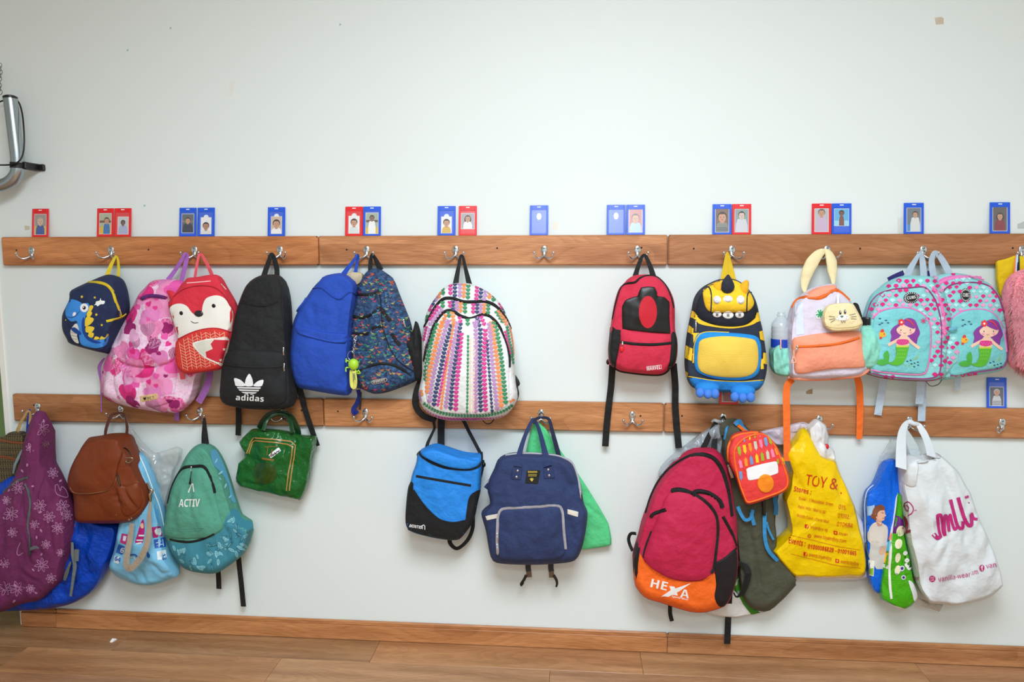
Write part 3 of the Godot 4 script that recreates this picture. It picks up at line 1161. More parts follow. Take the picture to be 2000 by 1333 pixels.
func build_badges() -> void:
	var G := Color(0.62, 0.64, 0.64)
	var Y := Color(0.88, 0.73, 0.16)
	var W := Color(0.93, 0.93, 0.92)
	badge(79, "red", {"bg": Color(0.62, 0.58, 0.56), "bg2": Y, "b2": 0.42, "shirt": Color(0.13, 0.30, 0.62), "hair": Color(0.72, 0.66, 0.58), "hr": 11.5, "sw": 16, "skin": Color(0.86, 0.72, 0.62)}, "red photo badge of a fair child in blue, standing alone at the rail's end")
	badge(206, "red", {"bg": Color(0.70, 0.72, 0.60), "bg2": Y, "b2": 0.36, "bg3": Color(0.45, 0.30, 0.2), "shirt": Color(0.12, 0.45, 0.72), "hx": 5, "sw": 12, "hr": 9, "y": 8.5, "h": 73}, "red photo badge of a child in a blue shirt before yellow")
	badge(240, "red", {"bg": Color(0.80, 0.80, 0.80), "shirt": Color(0.68, 0.70, 0.82), "h": 62, "w": 40, "x": 1, "hr": 8, "skin": Color(0.45, 0.33, 0.3)}, "red photo badge of a child in pale lilac clothes")
	badge(367, "blue", {"bg": Color(0.36, 0.40, 0.42), "shirt": Color(0.12, 0.17, 0.26), "hr": 9, "y": 12, "h": 66, "sw": 19, "bg3": Color(0.5, 0.48, 0.44)}, "blue photo badge of a child with cap and dark jacket")
	badge(402.5, "blue", {"bg": W, "shirt": Color(0.88, 0.88, 0.86), "h": 58, "w": 38, "hole": true, "hr": 11, "hy": 0.45, "skin": Color(0.72, 0.52, 0.42), "hair": Color(0.2, 0.15, 0.12)}, "blue photo badge of a curly haired child on white beside the capped one")
	badge(540, "blue", {"bg": Color(0.82, 0.72, 0.62), "shirt": Color(0.94, 0.93, 0.92), "h": 60, "w": 38, "hole": true, "hr": 12, "hy": 0.55, "sw": 18}, "blue photo badge of a smiling child in white, standing alone")
	badge(691.5, "red", {"bg": W, "shirt": Color(0.86, 0.88, 0.87), "h": 60, "w": 38, "hole": true, "hr": 11, "hy": 0.6, "sw": 16}, "red photo badge of a dark haired child in pale shirt on white")
	badge(726.5, "blue", {"bg": Color(0.66, 0.70, 0.62), "bg2": Y, "b2": 0.3, "shirt": Color(0.94, 0.94, 0.93), "hr": 8, "sw": 13, "hy": 0.74, "bg3": Color(0.4, 0.33, 0.27), "skin": Color(0.55, 0.42, 0.36), "y": 6, "h": 72}, "blue photo badge of a child in a white shirt before yellow")
	badge(872, "blue", {"bg": W, "shirt": Color(0.85, 0.70, 0.28), "h": 56, "w": 36, "hole": true, "hr": 10.5, "hy": 0.6, "sw": 15}, "blue photo badge of a child in a mustard checked shirt")
	badge(913.5, "red", {"bg": Color(0.68, 0.66, 0.68), "shirt": Color(0.95, 0.95, 0.95), "h": 54, "w": 46, "y": 21, "hr": 9, "sw": 15, "long": true}, "red photo badge of a child in white with dark pigtails")
	badge(1052.5, "blue", {"hole": true, "empty": true, "bg": W, "shirt": W}, "blue badge without a picture, alone above the free hook")
	badge(1203, "blue", {"hole": true, "empty": true, "bg": W, "shirt": W}, "blue badge without a picture, paired with a pictured blue one")
	badge(1241, "blue", {"bg": Color(0.75, 0.42, 0.40), "shirt": Color(0.66, 0.78, 0.87), "hr": 12, "hy": 0.6, "sw": 19, "y": 8, "h": 76, "hair": Color(0.33, 0.25, 0.2)}, "blue photo badge of a child in light blue before red")
	badge(1410, "blue", {"bg": Color(0.48, 0.38, 0.33), "shirt": Color(0.52, 0.53, 0.50), "stripe": Color(0.2, 0.22, 0.3), "hr": 14, "hy": 0.62, "sw": 20, "y": 7, "h": 77}, "blue photo badge of a laughing child in a striped grey jumper")
	badge(1448, "red", {"bg": Color(0.55, 0.63, 0.62), "shirt": Color(0.82, 0.82, 0.85), "hr": 10, "hy": 0.72, "sw": 19, "y": 7, "h": 76, "skin": Color(0.86, 0.76, 0.7)}, "red photo badge of a child in a pale checked shirt")
	badge(1604, "red", {"bg": Color(0.74, 0.74, 0.76), "shirt": Color(0.80, 0.70, 0.80), "hr": 10.5, "hy": 0.8, "sw": 17, "y": 7, "h": 76, "hair": Color(0.4, 0.34, 0.3)}, "red photo badge of a child in a pale mauve top")
	badge(1643, "blue", {"bg": Color(0.36, 0.70, 0.88), "bg2": Color(0.60, 0.84, 0.92), "shirt": Color(0.50, 0.30, 0.25), "hr": 8, "hy": 0.72, "sw": 8, "y": 26, "h": 56, "w": 46, "skin": Color(0.48, 0.30, 0.24)}, "blue photo badge of a child in a turquoise pool")
	badge(1784, "blue", {"bg": Color(0.42, 0.47, 0.50), "bg2": Color(0.25, 0.55, 0.82), "b2": 0.3, "shirt": Color(0.85, 0.86, 0.85), "hr": 8, "hx": 4, "hy": 0.72, "sw": 15, "y": 7, "h": 76}, "blue photo badge of a child in a blue toy car")
	badge(1952, "blue", {"bg": Color(0.38, 0.34, 0.32), "shirt": Color(0.52, 0.10, 0.16), "hr": 9, "hy": 0.6, "sw": 15, "y": 8, "h": 76, "long": true}, "blue photo badge of a child in a dark red dress")
	badge(1946.5, "blue", {"bg": Color(0.30, 0.32, 0.36), "shirt": Color(0.78, 0.78, 0.80), "stripe": Color(0.25, 0.25, 0.3), "hr": 9, "hy": 0.7, "sw": 14, "y": 7, "h": 62, "hair": Color(0.75, 0.75, 0.76)}, "blue photo badge leaning on the lower rail by the fluffy bag", true)
	badge(1423, "red", {"bg": Color(0.30, 0.32, 0.33), "bg2": Color(0.55, 0.6, 0.3), "b2": 0.3, "shirt": Color(0.6, 0.2, 0.2)}, "red photo badge on the lower rail behind the monster's blue feet", true)

# ---------------------------------------------------------------- small things on wall and floor
func scrap(called: String, label: String, category: String, f: Array, c: Color, z := 0.0006, rough := 0.6, group := "") -> void:
	O = P(f[0], f[1], 0)
	var mb := Mb.new()
	var front := PackedVector2Array()
	for i in range(0, f.size(), 2):
		var q := P(f[i], f[i + 1], 0)
		front.append(Vector2(q.x, q.y))
	var idx := Geometry2D.triangulate_polygon(front)
	for p in front: mb.v.append(Vector3(p.x, p.y, z))
	for p in front: mb.v.append(Vector3(p.x, p.y, 0.0))
	var n := front.size()
	for t in range(0, idx.size(), 3):
		mb.ix.append_array([idx[t], idx[t + 1], idx[t + 2], n + idx[t], n + idx[t + 2], n + idx[t + 1]])
	for i in n:
		var j := (i + 1) % n
		mb.ix.append_array([i, n + i, j, j, n + i, n + j])
	var o := put(mb, called, plain(c, rough), self, 1, true)
	tag(o, label, category, group)

func build_marks() -> void:
	scrap("tape_scrap", "beige tape scrap high on the bare wall", "tape", [1826, 35, 1838, 33, 1843, 36, 1843, 47, 1828, 48], Color(0.80, 0.75, 0.66))
	scrap("tape_scrap", "yellowed tape scrap beside the lone red badge", "tape", [48, 441, 58, 442, 58, 449, 49, 450], Color(0.80, 0.78, 0.68))
	scrap("tape_scrap", "brown tape scrap on the wall between orange straps", "tape", [1574, 766, 1579, 762, 1587, 760, 1587, 770, 1575, 770], Color(0.66, 0.58, 0.45))
	scrap("tape_scrap", "grey tape scrap at the wall beyond the dark red dress badge", "tape", [1987, 438, 1999, 433, 2004, 433, 2004, 447, 1987, 447], Color(0.74, 0.77, 0.76))
	scrap("tape_scrap", "faint cream tape scrap beside the badge above the free hook", "tape", [1078, 436, 1089, 434, 1090, 446, 1078, 449], Color(0.92, 0.90, 0.86))
	scrap("tape_scrap", "faint pale tape strip beside the toy car badge", "tape", [1753, 427, 1762, 425, 1762, 456, 1753, 456], Color(0.86, 0.88, 0.86))
	scrap("tape_scrap", "pale strip of old tape on the upper wall", "tape", [447, 160, 459, 157, 460, 162, 452, 190, 447, 188], Color(0.90, 0.91, 0.885))
	var k := 0
	for e in [[664, 48], [333, 55], [249, 98], [282, 402]]:
		scrap("paint_speck", "tiny green paint speck on the white wall", "speck", [e[0] - 1.6, e[1] + 1.4, e[0], e[1] - 2.2, e[0] + 2.2, e[1] - 1.0, e[0] + 0.8, e[1] + 2.0], Color(0.55, 0.76, 0.68), 0.0008, 0.6, "green specks on the wall")
		k += 1
	# paper scrap on the floor
	O = Vector3(0.30, 0, 0.18)
	var d: Vector3 = CB * Vector3((221.0 - 1000.0) / F, (666.5 - 1252.0) / F, -1.0)
	O = CP + d * (-CP.y / d.y)
	var mb := Mb.new()
	var q := [Vector3(-0.006, 0, 0.012), Vector3(0.004, 0, 0.014), Vector3(0.009, 0, -0.01), Vector3(-0.008, 0, -0.011), Vector3(-0.002, 0.009, 0.002), Vector3(0.006, 0.006, -0.004)]
	for p in q: mb.v.append(O + p)
	mb.ix.append_array([0, 1, 4, 1, 5, 4, 1, 2, 5, 2, 3, 5, 3, 4, 5, 3, 0, 4, 0, 2, 1, 0, 3, 2])
	tag(put(mb, "paper_scrap", plain(Color(0.93, 0.93, 0.92), 0.7), self, 1, true), "tiny crumpled white paper scrap on the floorboards", "paper")

func build_bracket() -> void:
	var g := bag("bracket_arm", "silver metal pipe arm with black clamp fixed to the wall", "bracket", [30, 330, 0.0])
	var steel := plain(Color(0.66, 0.70, 0.72), 0.28, 0.9)
	g.rope("pipe", [20, 192, 0.07, 27, 250, 0.07, 34, 312, 0.07, 33, 338, 0.07, 18, 356, 0.07, -8, 364, 0.075, -60, 366, 0.085], 21.0, steel, {"n": 8, "seg": 20})
	g.rope("end_cap", [19.6, 189, 0.07, 20, 193, 0.07], 21.8, plain(Color(0.10, 0.10, 0.10), 0.35), {"seg": 20})
	g.ball("end_cap", 19.6, 190, Vector3(21, 8, 21), plain(Color(0.10, 0.10, 0.10), 0.35), 0, {"z": 0.07, "n": 10})
	g.rope("clamp", [34.6, 318, 0.07, 34.8, 329, 0.07], 23.2, plain(Color(0.06, 0.06, 0.06), 0.4), {"seg": 20})
	var mb := Mb.new()
	var a := P(44, 317, 0.06); var b := P(66, 331, 0.06)
	mb.box(Vector3(a.x, b.y, 0.0), Vector3(b.x - 0.017, a.y, 0.075), 0.003)
	mb.box(Vector3(b.x - 0.02, b.y + 0.001, 0.0), Vector3(b.x, a.y - 0.001, 0.012), 0.003)
	put(mb, "mounting_tab", plain(Color(0.06, 0.06, 0.06), 0.4), g.root, 0)
	g.ball("screw", 59, 324, Vector3(5, 5, 3), chrome(), 0, {"z": 0.0135})
	var c := bag("power_cable", "black cable looping around the silver pipe arm", "cable", [40, 240, 0.05])
	c.rope("cable", [-30, 215, 0.06, 2, 198, 0.03, 30, 194, 0.03, 42, 215, 0.05, 47, 260, 0.075, 46, 295, 0.085, 38, 314, 0.098, 20, 322, 0.098, -20, 322, 0.09], 2.6, plain(Color(0.05, 0.05, 0.05), 0.45))
	var ch := bag("chain", "thin metal link chain hanging beside the pipe arm", "chain", [-2, 155, 0.05])
	for i in 9:
		var y := 128.0 + i * 6.5
		var f := []
		for k in 13:
			var t := TAU * k / 12
			f.append_array([-1.0 + sin(i * 0.9) * 1.0 + cos(t) * 4.5 * (1.0 if i % 2 == 0 else 0.45), y + sin(t) * 5.2, 0.05 + cos(t) * 0.005 * (0.2 if i % 2 == 0 else 1.0)])
		ch.rope("chain_link", f, 1.1, plain(Color(0.45, 0.45, 0.44), 0.35, 0.9), {"n": 2, "seg": 6})

# ---------------------------------------------------------------- printed cloth
func printed(key: String, t: Texture2D, tile: float, rough := 0.85) -> StandardMaterial3D:
	if mats.has(key): return mats[key]
	var m := StandardMaterial3D.new()
	m.albedo_texture = t
	m.uv1_scale = Vector3.ONE / tile
	m.roughness = rough
	m.normal_enabled = true
	m.normal_texture = noise_tex(0.008, 4, 512, true, 14.0)
	m.normal_scale = 0.5
	mats[key] = m
	return m

func paisley_tex() -> ImageTexture:
	var n := 420
	var im := Image.create(n, n, false, Image.FORMAT_RGB8)
	var pale := Color(0.94, 0.83, 0.91)
	var nz := FastNoiseLite.new()
	nz.seed = 2
	nz.frequency = 0.05
	for y in n:
		for x in n:
			im.set_pixel(x, y, pale.lerp(Color(0.91, 0.66, 0.83), clampf(nz.get_noise_2d(x, y) * 1.6, 0.0, 0.8)))
	var rg := RandomNumberGenerator.new()
	rg.seed = 12
	var hot := [Color(0.90, 0.24, 0.58), Color(0.92, 0.36, 0.68), Color(0.60, 0.10, 0.41), Color(0.86, 0.17, 0.50), Color(0.88, 0.52, 0.76)]
	for q in 52:
		var cx := rg.randf() * n; var cy := rg.randf() * n
		var r := rg.randf_range(34, 74) if q < 38 else rg.randf_range(10, 24)
		var rot := rg.randf_range(-0.9, 0.9)
		var c: Color = hot[q % 5]
		var style := rg.randi() % 4
		var ci := int(r * 1.15)
		for dy in range(-ci, ci):
			for dx in range(-ci, ci):
				var p := Vector2(dx, dy).rotated(rot) / r
				var x := p.x * 1.15; var y := -p.y * 1.15 + 0.15
				var hf := pow(x * x + y * y - 0.62, 3.0) - x * x * y * y * y
				if hf > 0.0: continue
				var col := c
				if q < 38:
					var d := Vector2(p.x, p.y + 0.1).length()
					var f := r / 5.0
					if style == 0 and fposmod(d * f, 1.0) < 0.42: col = pale
					elif style == 1:
						var a := Vector2(fposmod(p.x * f, 1.0) - 0.5, fposmod(p.y * f + floor(p.x * f) * 0.5, 1.0) - 0.5)
						if a.length() < 0.42 and a.length() > 0.14: col = pale.lerp(c, 0.1)
					elif style == 2 and sin(p.x * f * 4.0 + sin(p.y * f * 3.0) * 2.0) * sin(p.y * f * 3.6 + sin(p.x * f * 2.4) * 2.0) > 0.2: col = pale.lerp(c, 0.1)
				im.set_pixel(posmod(int(cx) + dx, n), posmod(int(cy) + dy, n), col)
	return ImageTexture.create_from_image(im)

func denim_tex() -> ImageTexture:
	var n := 256
	var im := Image.create(n, n, false, Image.FORMAT_RGB8)
	var f := FastNoiseLite.new()
	f.seed = 5
	f.frequency = 0.03
	f.fractal_octaves = 4
	for y in n:
		for x in n:
			var a := f.get_noise_2d(x, y) * (1.0 - x / 256.0) + f.get_noise_2d(x - n, y) * (x / 256.0)
			var t := clampf(0.45 + a * 0.9 + (0.1 if (x + y) % 4 < 2 else 0.0), 0, 1)
			im.set_pixel(x, y, Color(0.09, 0.15, 0.27).lerp(Color(0.24, 0.40, 0.58), t))
	return ImageTexture.create_from_image(im)

func knit_tex() -> ImageTexture:
	var n := 128
	var im := Image.create(n, n, false, Image.FORMAT_RGB8)
	for y in n:
		for x in n:
			var row := y / 32
			var u := posmod(x + row * 11, 22)
			var v := y % 32
			var dark := absf(u - 11.0) < v * 0.34 if row % 2 == 0 else absf(u - 11.0) > v * 0.34
			if v < 4 or (x * 3 + y * 5) % 7 == 0: dark = not dark
			im.set_pixel(x, y, Color(0.17, 0.16, 0.11) if dark else Color(0.44, 0.38, 0.25))
	return ImageTexture.create_from_image(im)

# ---------------------------------------------------------------- upper rail
func build_bags() -> void:
	bag_denim(); bag_blue(); bag_dino(); bag_pink(); bag_fox(); bag_black(); bag_hearts()
	bag_red(); bag_monster(); bag_mermaids(); bag_fluffy(); bag_peach()
	build_lower()

func bag_dino() -> void:
	var g := bag("dinosaur_backpack", "small navy backpack with a blue dinosaur print and yellow trim", "backpack", [185, 690, 0.1])
	g.crop(100, 480, 5.263)
	var navy := cloth(Color(0.10, 0.16, 0.31))
	var yel := cloth(Color(0.87, 0.77, 0.16))
	g.body("body", [110, 780, 122, 690, 185, 560, 190, 480, 240, 440, 380, 375, 540, 308, 610, 298, 695, 322, 735, 370, 772, 490, 788, 640, 765, 750, 720, 850, 680, 980, 630, 1110, 560, 1108, 420, 1078, 200, 1012, 160, 960, 120, 880], [370, 730], [140, 760, 165, 640, 205, 510, 260, 462, 400, 420, 500, 440, 560, 520, 585, 640, 590, 800, 590, 960, 560, 1070, 470, 1060, 230, 985, 170, 930, 135, 860], [0.035, 0.075, 0.145, 0.16], navy, {"amp": 0.004, "k": 2.2, "cr": [[250, 480, 440, 500, 7, 3], [560, 420, 600, 700, 6, 3], [640, 800, 610, 1000, 8, 4]]})
	g.band("zipper", [385, 375, 480, 378, 570, 405, 630, 470, 660, 560, 690, 640, 715, 725], 9.5, yel, 2.0, {"zip": true})
	g.band("pocket_trim", [568, 778, 640, 762, 720, 740, 768, 708], 8, yel, 1.6)
	g.pull(700, 650, 0.2, 20, chrome())
	g.strap("hanging_loop", [575, 308, 0.075, 605, 225, 0.06, 640, 150, 0.05, 662, 112, 0.046, 684, 140, 0.042, 692, 220, 0.05, 690, 318, 0.066], [17, 14, 10, 8, 8, 10, 12], yel)
	var k := g.ink()
	var bl := Color(0.22, 0.55, 0.88)
	var db := Color(0.08, 0.27, 0.60)
	var ye := Color(0.92, 0.80, 0.22)
	k.poly([175, 570, 230, 555, 300, 580, 330, 600, 380, 590, 400, 640, 370, 690, 350, 760, 350, 860, 390, 930, 470, 970, 540, 960, 585, 915, 588, 960, 560, 1020, 480, 1052, 380, 1040, 310, 1010, 290, 930, 270, 820, 265, 775, 210, 780, 165, 740, 150, 680], bl, 0)
	k.poly([345, 740, 320, 770, 318, 840, 330, 900, 370, 960, 440, 1000, 520, 1000, 470, 975, 390, 935, 352, 860], db, 1)
	for e in [[385, 690, 400, 620, 438, 625, 410, 680], [368, 720, 385, 672, 425, 690, 395, 740], [350, 815, 365, 735, 440, 750, 415, 800, 365, 830], [358, 880, 365, 830, 445, 840, 420, 890, 380, 895], [385, 930, 395, 895, 440, 900, 430, 945], [445, 965, 455, 935, 490, 940, 495, 960], [500, 965, 520, 930, 550, 945, 570, 905, 588, 910, 560, 945, 540, 960]]: k.poly(e, ye, 1)
	k.poly([215, 850, 265, 800, 290, 870, 270, 920, 290, 1000, 240, 980, 205, 910], Color(0.88, 0.88, 0.84), 2)
	for y in [890, 920, 950]: k.line([208, y, 275, y + 12], 3, Color(0.25, 0.25, 0.3), 3)
	k.ell(345, 640, 42, 45, Color(0.93, 0.94, 0.95), 2)
	k.ell(345, 640, 17, 19, Color(0.08, 0.08, 0.1), 3)
	k.ell(340, 634, 6, 7, Color(0.95, 0.95, 0.95), 4)
	k.line([170, 730, 215, 740, 260, 720, 298, 675], 4, Color(0.05, 0.10, 0.22), 2)
	k.poly([230, 725, 235, 690, 262, 688, 255, 718], Color(0.95, 0.95, 0.95), 3)
	k.poly([215, 850, 250, 840, 300, 880, 315, 905, 290, 915, 230, 880], db, 3)
	k.done("dinosaur_print")
	for e in [[320, 528, 17], [452, 535, 15], [467, 710, 17], [522, 817, 15], [155, 765, 9]]:
		k.shape("star", e[0], e[1], e[2], ye, 1, 0.2)
		k.done("star_print")
	k.poly([465, 575, 500, 565, 510, 540, 520, 565, 550, 570, 545, 600, 510, 605, 480, 625, 465, 610, 445, 615, 460, 595], Color(0.92, 0.93, 0.93), 1)
	k.done("cloud_print")

func bag_pink() -> void:
	var g := bag("paisley_backpack", "large pink and white paisley heart backpack with purple straps", "backpack", [300, 790, 0.1])
	var pm := printed("paisley", paisley_tex(), 0.26)
	var pur := cloth(Color(0.64, 0.40, 0.72))
	var dk := cloth(Color(0.36, 0.13, 0.42))
	g.strap("shoulder_strap", [410, 700, 0.06, 409, 735, 0.075, 402, 760, 0.08, 388, 786, 0.07], 24, pur, {"th": 4})
	g.strap("strap_tail", [346, 795, 0.035, 345, 822, 0.03], 18, pur)
	g.strap("strap_tail", [204, 700, 0.05, 194, 718, 0.05, 197, 750, 0.04, 198, 805, 0.035], [5, 14, 5, 5], pur)
	g.body("body", [297, 549, 325, 546, 354, 548, 385, 570, 405, 620, 408, 690, 393, 738, 387, 764, 375, 786, 352, 805, 327, 807, 296, 803, 266, 798, 237, 791, 206, 779, 196, 760, 200, 721, 214, 683, 237, 638, 257, 603, 271, 575, 284, 562], [300, 690], 0.83, [0.03, 0.065, 0.115, 0.135], pm, {"amp": 0.011, "fx": 9, "fy": 5, "rot": 0.3, "cr": [[268, 590, 330, 585, 7, 7], [290, 620, 322, 655, 8, 6], [322, 640, 345, 600, 8, 6], [236, 700, 250, 680, 7, 6]]})
	g.crop(180, 600, 5.797)
	g.patch("front_pocket", [290, 640, 450, 675, 620, 690, 800, 670, 930, 620, 960, 760, 940, 950, 880, 1080, 600, 1140, 350, 1070, 270, 950, 250, 760], 0.007, 0.01, pm)
	g.patch("pocket_flap", [300, 500, 420, 455, 650, 445, 900, 440, 932, 590, 800, 655, 600, 680, 450, 655, 305, 605], 0.009, 0.003, pm, {"e": 0.2})
	g.patch("name_patch", [535, 1010, 740, 975, 755, 1040, 545, 1085], 0.0012, 0, cloth(Color(0.85, 0.72, 0.53)), {"round": false, "n": 48, "steps": 4})
	var k := g.ink()
	k.text("YC7", 630, 1050, 32, -0.17, Color(0.18, 0.1, 0.08), {"weight": 700, "font": "Droid Sans Mono"})
	k.shape("heart", 600, 1035, 18, Color(0.18, 0.1, 0.08), 2, -0.2)
	k.done("lettering")
	g.pull(245, 560, 0.05, 26, chrome(), {"w": 4})
	g.crop(100, 480, 5.263)
	g.band("zipper", [925, 552, 965, 528, 1010, 518, 1090, 520, 1170, 537], 12, dk, 2.0, {"zip": true})
	g.strap("hanging_loop", [1200, 355, 0.06, 1270, 260, 0.055, 1340, 150, 0.06, 1372, 88, 0.06, 1395, 110, 0.055, 1375, 220, 0.06, 1335, 380, 0.065], [17, 14, 12, 10, 15, 16, 15], pur)

func bag_fox() -> void:
	var g := bag("fox_backpack", "red backpack with a smiling white fox face and herringbone pocket", "backpack", [400, 720, 0.15])
	g.crop(100, 480, 5.263)
	var red := cloth(Color(0.84, 0.17, 0.25))
	var pk := cloth(Color(0.93, 0.36, 0.42))
	g.rope("ear", [1190, 470, 0.14, 1235, 500, 0.145, 1275, 560, 0.145], [3, 12, 16], red, {"flatz": 0.6})
	g.strap("strap_tail", [1330, 1260, 0.125, 1345, 1320, 0.12, 1352, 1372, 0.118], 17, pk)
	g.body("body", [1200, 590, 1235, 540, 1290, 470, 1330, 405, 1365, 372, 1400, 332, 1480, 326, 1600, 304, 1690, 298, 1740, 318, 1795, 420, 1855, 520, 1908, 640, 1885, 820, 1850, 1000, 1790, 1180, 1760, 1268, 1580, 1300, 1420, 1322, 1350, 1305, 1300, 1260, 1275, 1160, 1275, 1050, 1300, 960, 1285, 890, 1240, 760, 1210, 650], [1560, 830], [1240, 600, 1290, 500, 1370, 440, 1500, 412, 1650, 420, 1750, 480, 1830, 590, 1872, 690, 1850, 850, 1815, 1000, 1760, 1170, 1720, 1250, 1430, 1300, 1340, 1270, 1295, 1160, 1300, 1040, 1315, 950, 1280, 800], [0.10, 0.135, 0.172, 0.182], red, {"amp": 0.0035, "k": 2.2})
	g.cord("piping", [1230, 620, 1250, 540, 1300, 490, 1370, 445, 1500, 414, 1650, 422, 1750, 480, 1830, 590, 1880, 700], 2.0, cloth(Color(0.68, 0.11, 0.19)))
	g.band("reflective_trim", [1395, 385, 1500, 377, 1640, 365], 3, cloth(Color(0.95, 0.8, 0.78)), 1)
	g.band("reflective_trim", [1745, 392, 1770, 420, 1798, 452], 4, cloth(Color(0.95, 0.8, 0.78)), 1)
	var k := g.ink()
	var cream := Color(0.93, 0.92, 0.89)
	k.poly([1222, 645, 1270, 605, 1340, 598, 1400, 625, 1450, 690, 1520, 735, 1550, 690, 1560, 620, 1590, 550, 1650, 520, 1720, 515, 1790, 550, 1838, 630, 1868, 700, 1855, 830, 1835, 885, 1700, 855, 1560, 865, 1430, 905, 1312, 955, 1275, 830, 1240, 720], cream, 0)
	k.line([1440, 778, 1475, 797, 1515, 792], 7, Color(0.12, 0.1, 0.1), 1)
	k.done("face_panel")
	for e in [[1337, 695], [1670, 620]]: g.ball("eye", e[0], e[1], Vector3(6.6, 6.6, 2.4), plain(Color(0.05, 0.05, 0.05), 0.25), 1.5)
	g.ball("nose", 1518, 700, Vector3(15.5, 10.5, 5), plain(Color(0.16, 0.15, 0.16), 0.25), 2)
	var pok := g.patch("front_pocket", [1310, 962, 1430, 900, 1560, 860, 1700, 850, 1838, 885, 1815, 1020, 1750, 1240, 1430, 1308, 1350, 1292, 1302, 1240, 1280, 1150, 1284, 1040], 0.007, 0.008, cloth(Color(0.83, 0.20, 0.17)))
	g.cord("pocket_piping", [1312, 960, 1430, 902, 1560, 862, 1700, 852, 1838, 887], 2.4, cloth(Color(0.72, 0.08, 0.16)))
	var h := g.ink()
	var lc := Color(0.95, 0.72, 0.62)
	var pocket := g.px([1325, 965, 1430, 922, 1560, 885, 1700, 876, 1830, 900, 1800, 1020, 1735, 1225, 1430, 1285, 1360, 1275, 1318, 1230, 1300, 1150, 1302, 1040])
	for c in 12:
		var x := 1302.0 + c * 47.0
		var pts := []
		for j in 34:
			var y := 865.0 + j * 13.0
			var xx := x + (y - 865.0) * 0.14
			var q := g.px([xx, y])[0]
			if Geometry2D.is_point_in_polygon(q, pocket): pts.append_array([xx, y])
		if pts.size() >= 4: h.line([pts[0], pts[1], pts[pts.size() - 2], pts[pts.size() - 1]], 4.5, lc, 0)
		for j in 17:
			var y := 862.0 + j * 30.0
			var xx := x + (y - 865.0) * 0.14
			var a := [xx, y, xx + 47, y + (26 if c % 2 == 0 else -26)]
			var qa := g.px(a)
			if Geometry2D.is_point_in_polygon(qa[0], pocket) and Geometry2D.is_point_in_polygon(qa[1], pocket): h.line(a, 4.5, lc, 0)
	h.done("herringbone_print", {"in": pok})
	var t := g.ink()
	t.poly([1455, 1008, 1560, 972, 1690, 950, 1826, 962, 1760, 1222, 1690, 1205, 1590, 1160, 1520, 1100], Color(0.93, 0.90, 0.86), 1)
	t.poly([1600, 1146, 1590, 1092, 1662, 1060, 1640, 1010, 1676, 966, 1818, 972, 1750, 1206, 1690, 1190], Color(0.80, 0.15, 0.22), 2.2, false)
	t.poly([1476, 1010, 1560, 980, 1664, 964, 1636, 1006, 1658, 1054, 1584, 1086, 1594, 1142, 1535, 1102], Color(0.84, 0.84, 0.79), 2.2, false)
	t.done("tail_panel", {"in": pok})
	g.strap("hanging_loop", [1478, 330, 0.135, 1488, 260, 0.10, 1500, 180, 0.075, 1518, 105, 0.058, 1545, 95, 0.058, 1590, 170, 0.075, 1630, 250, 0.10, 1655, 310, 0.132], [15, 12, 10, 8, 9, 12, 14, 16], pk)

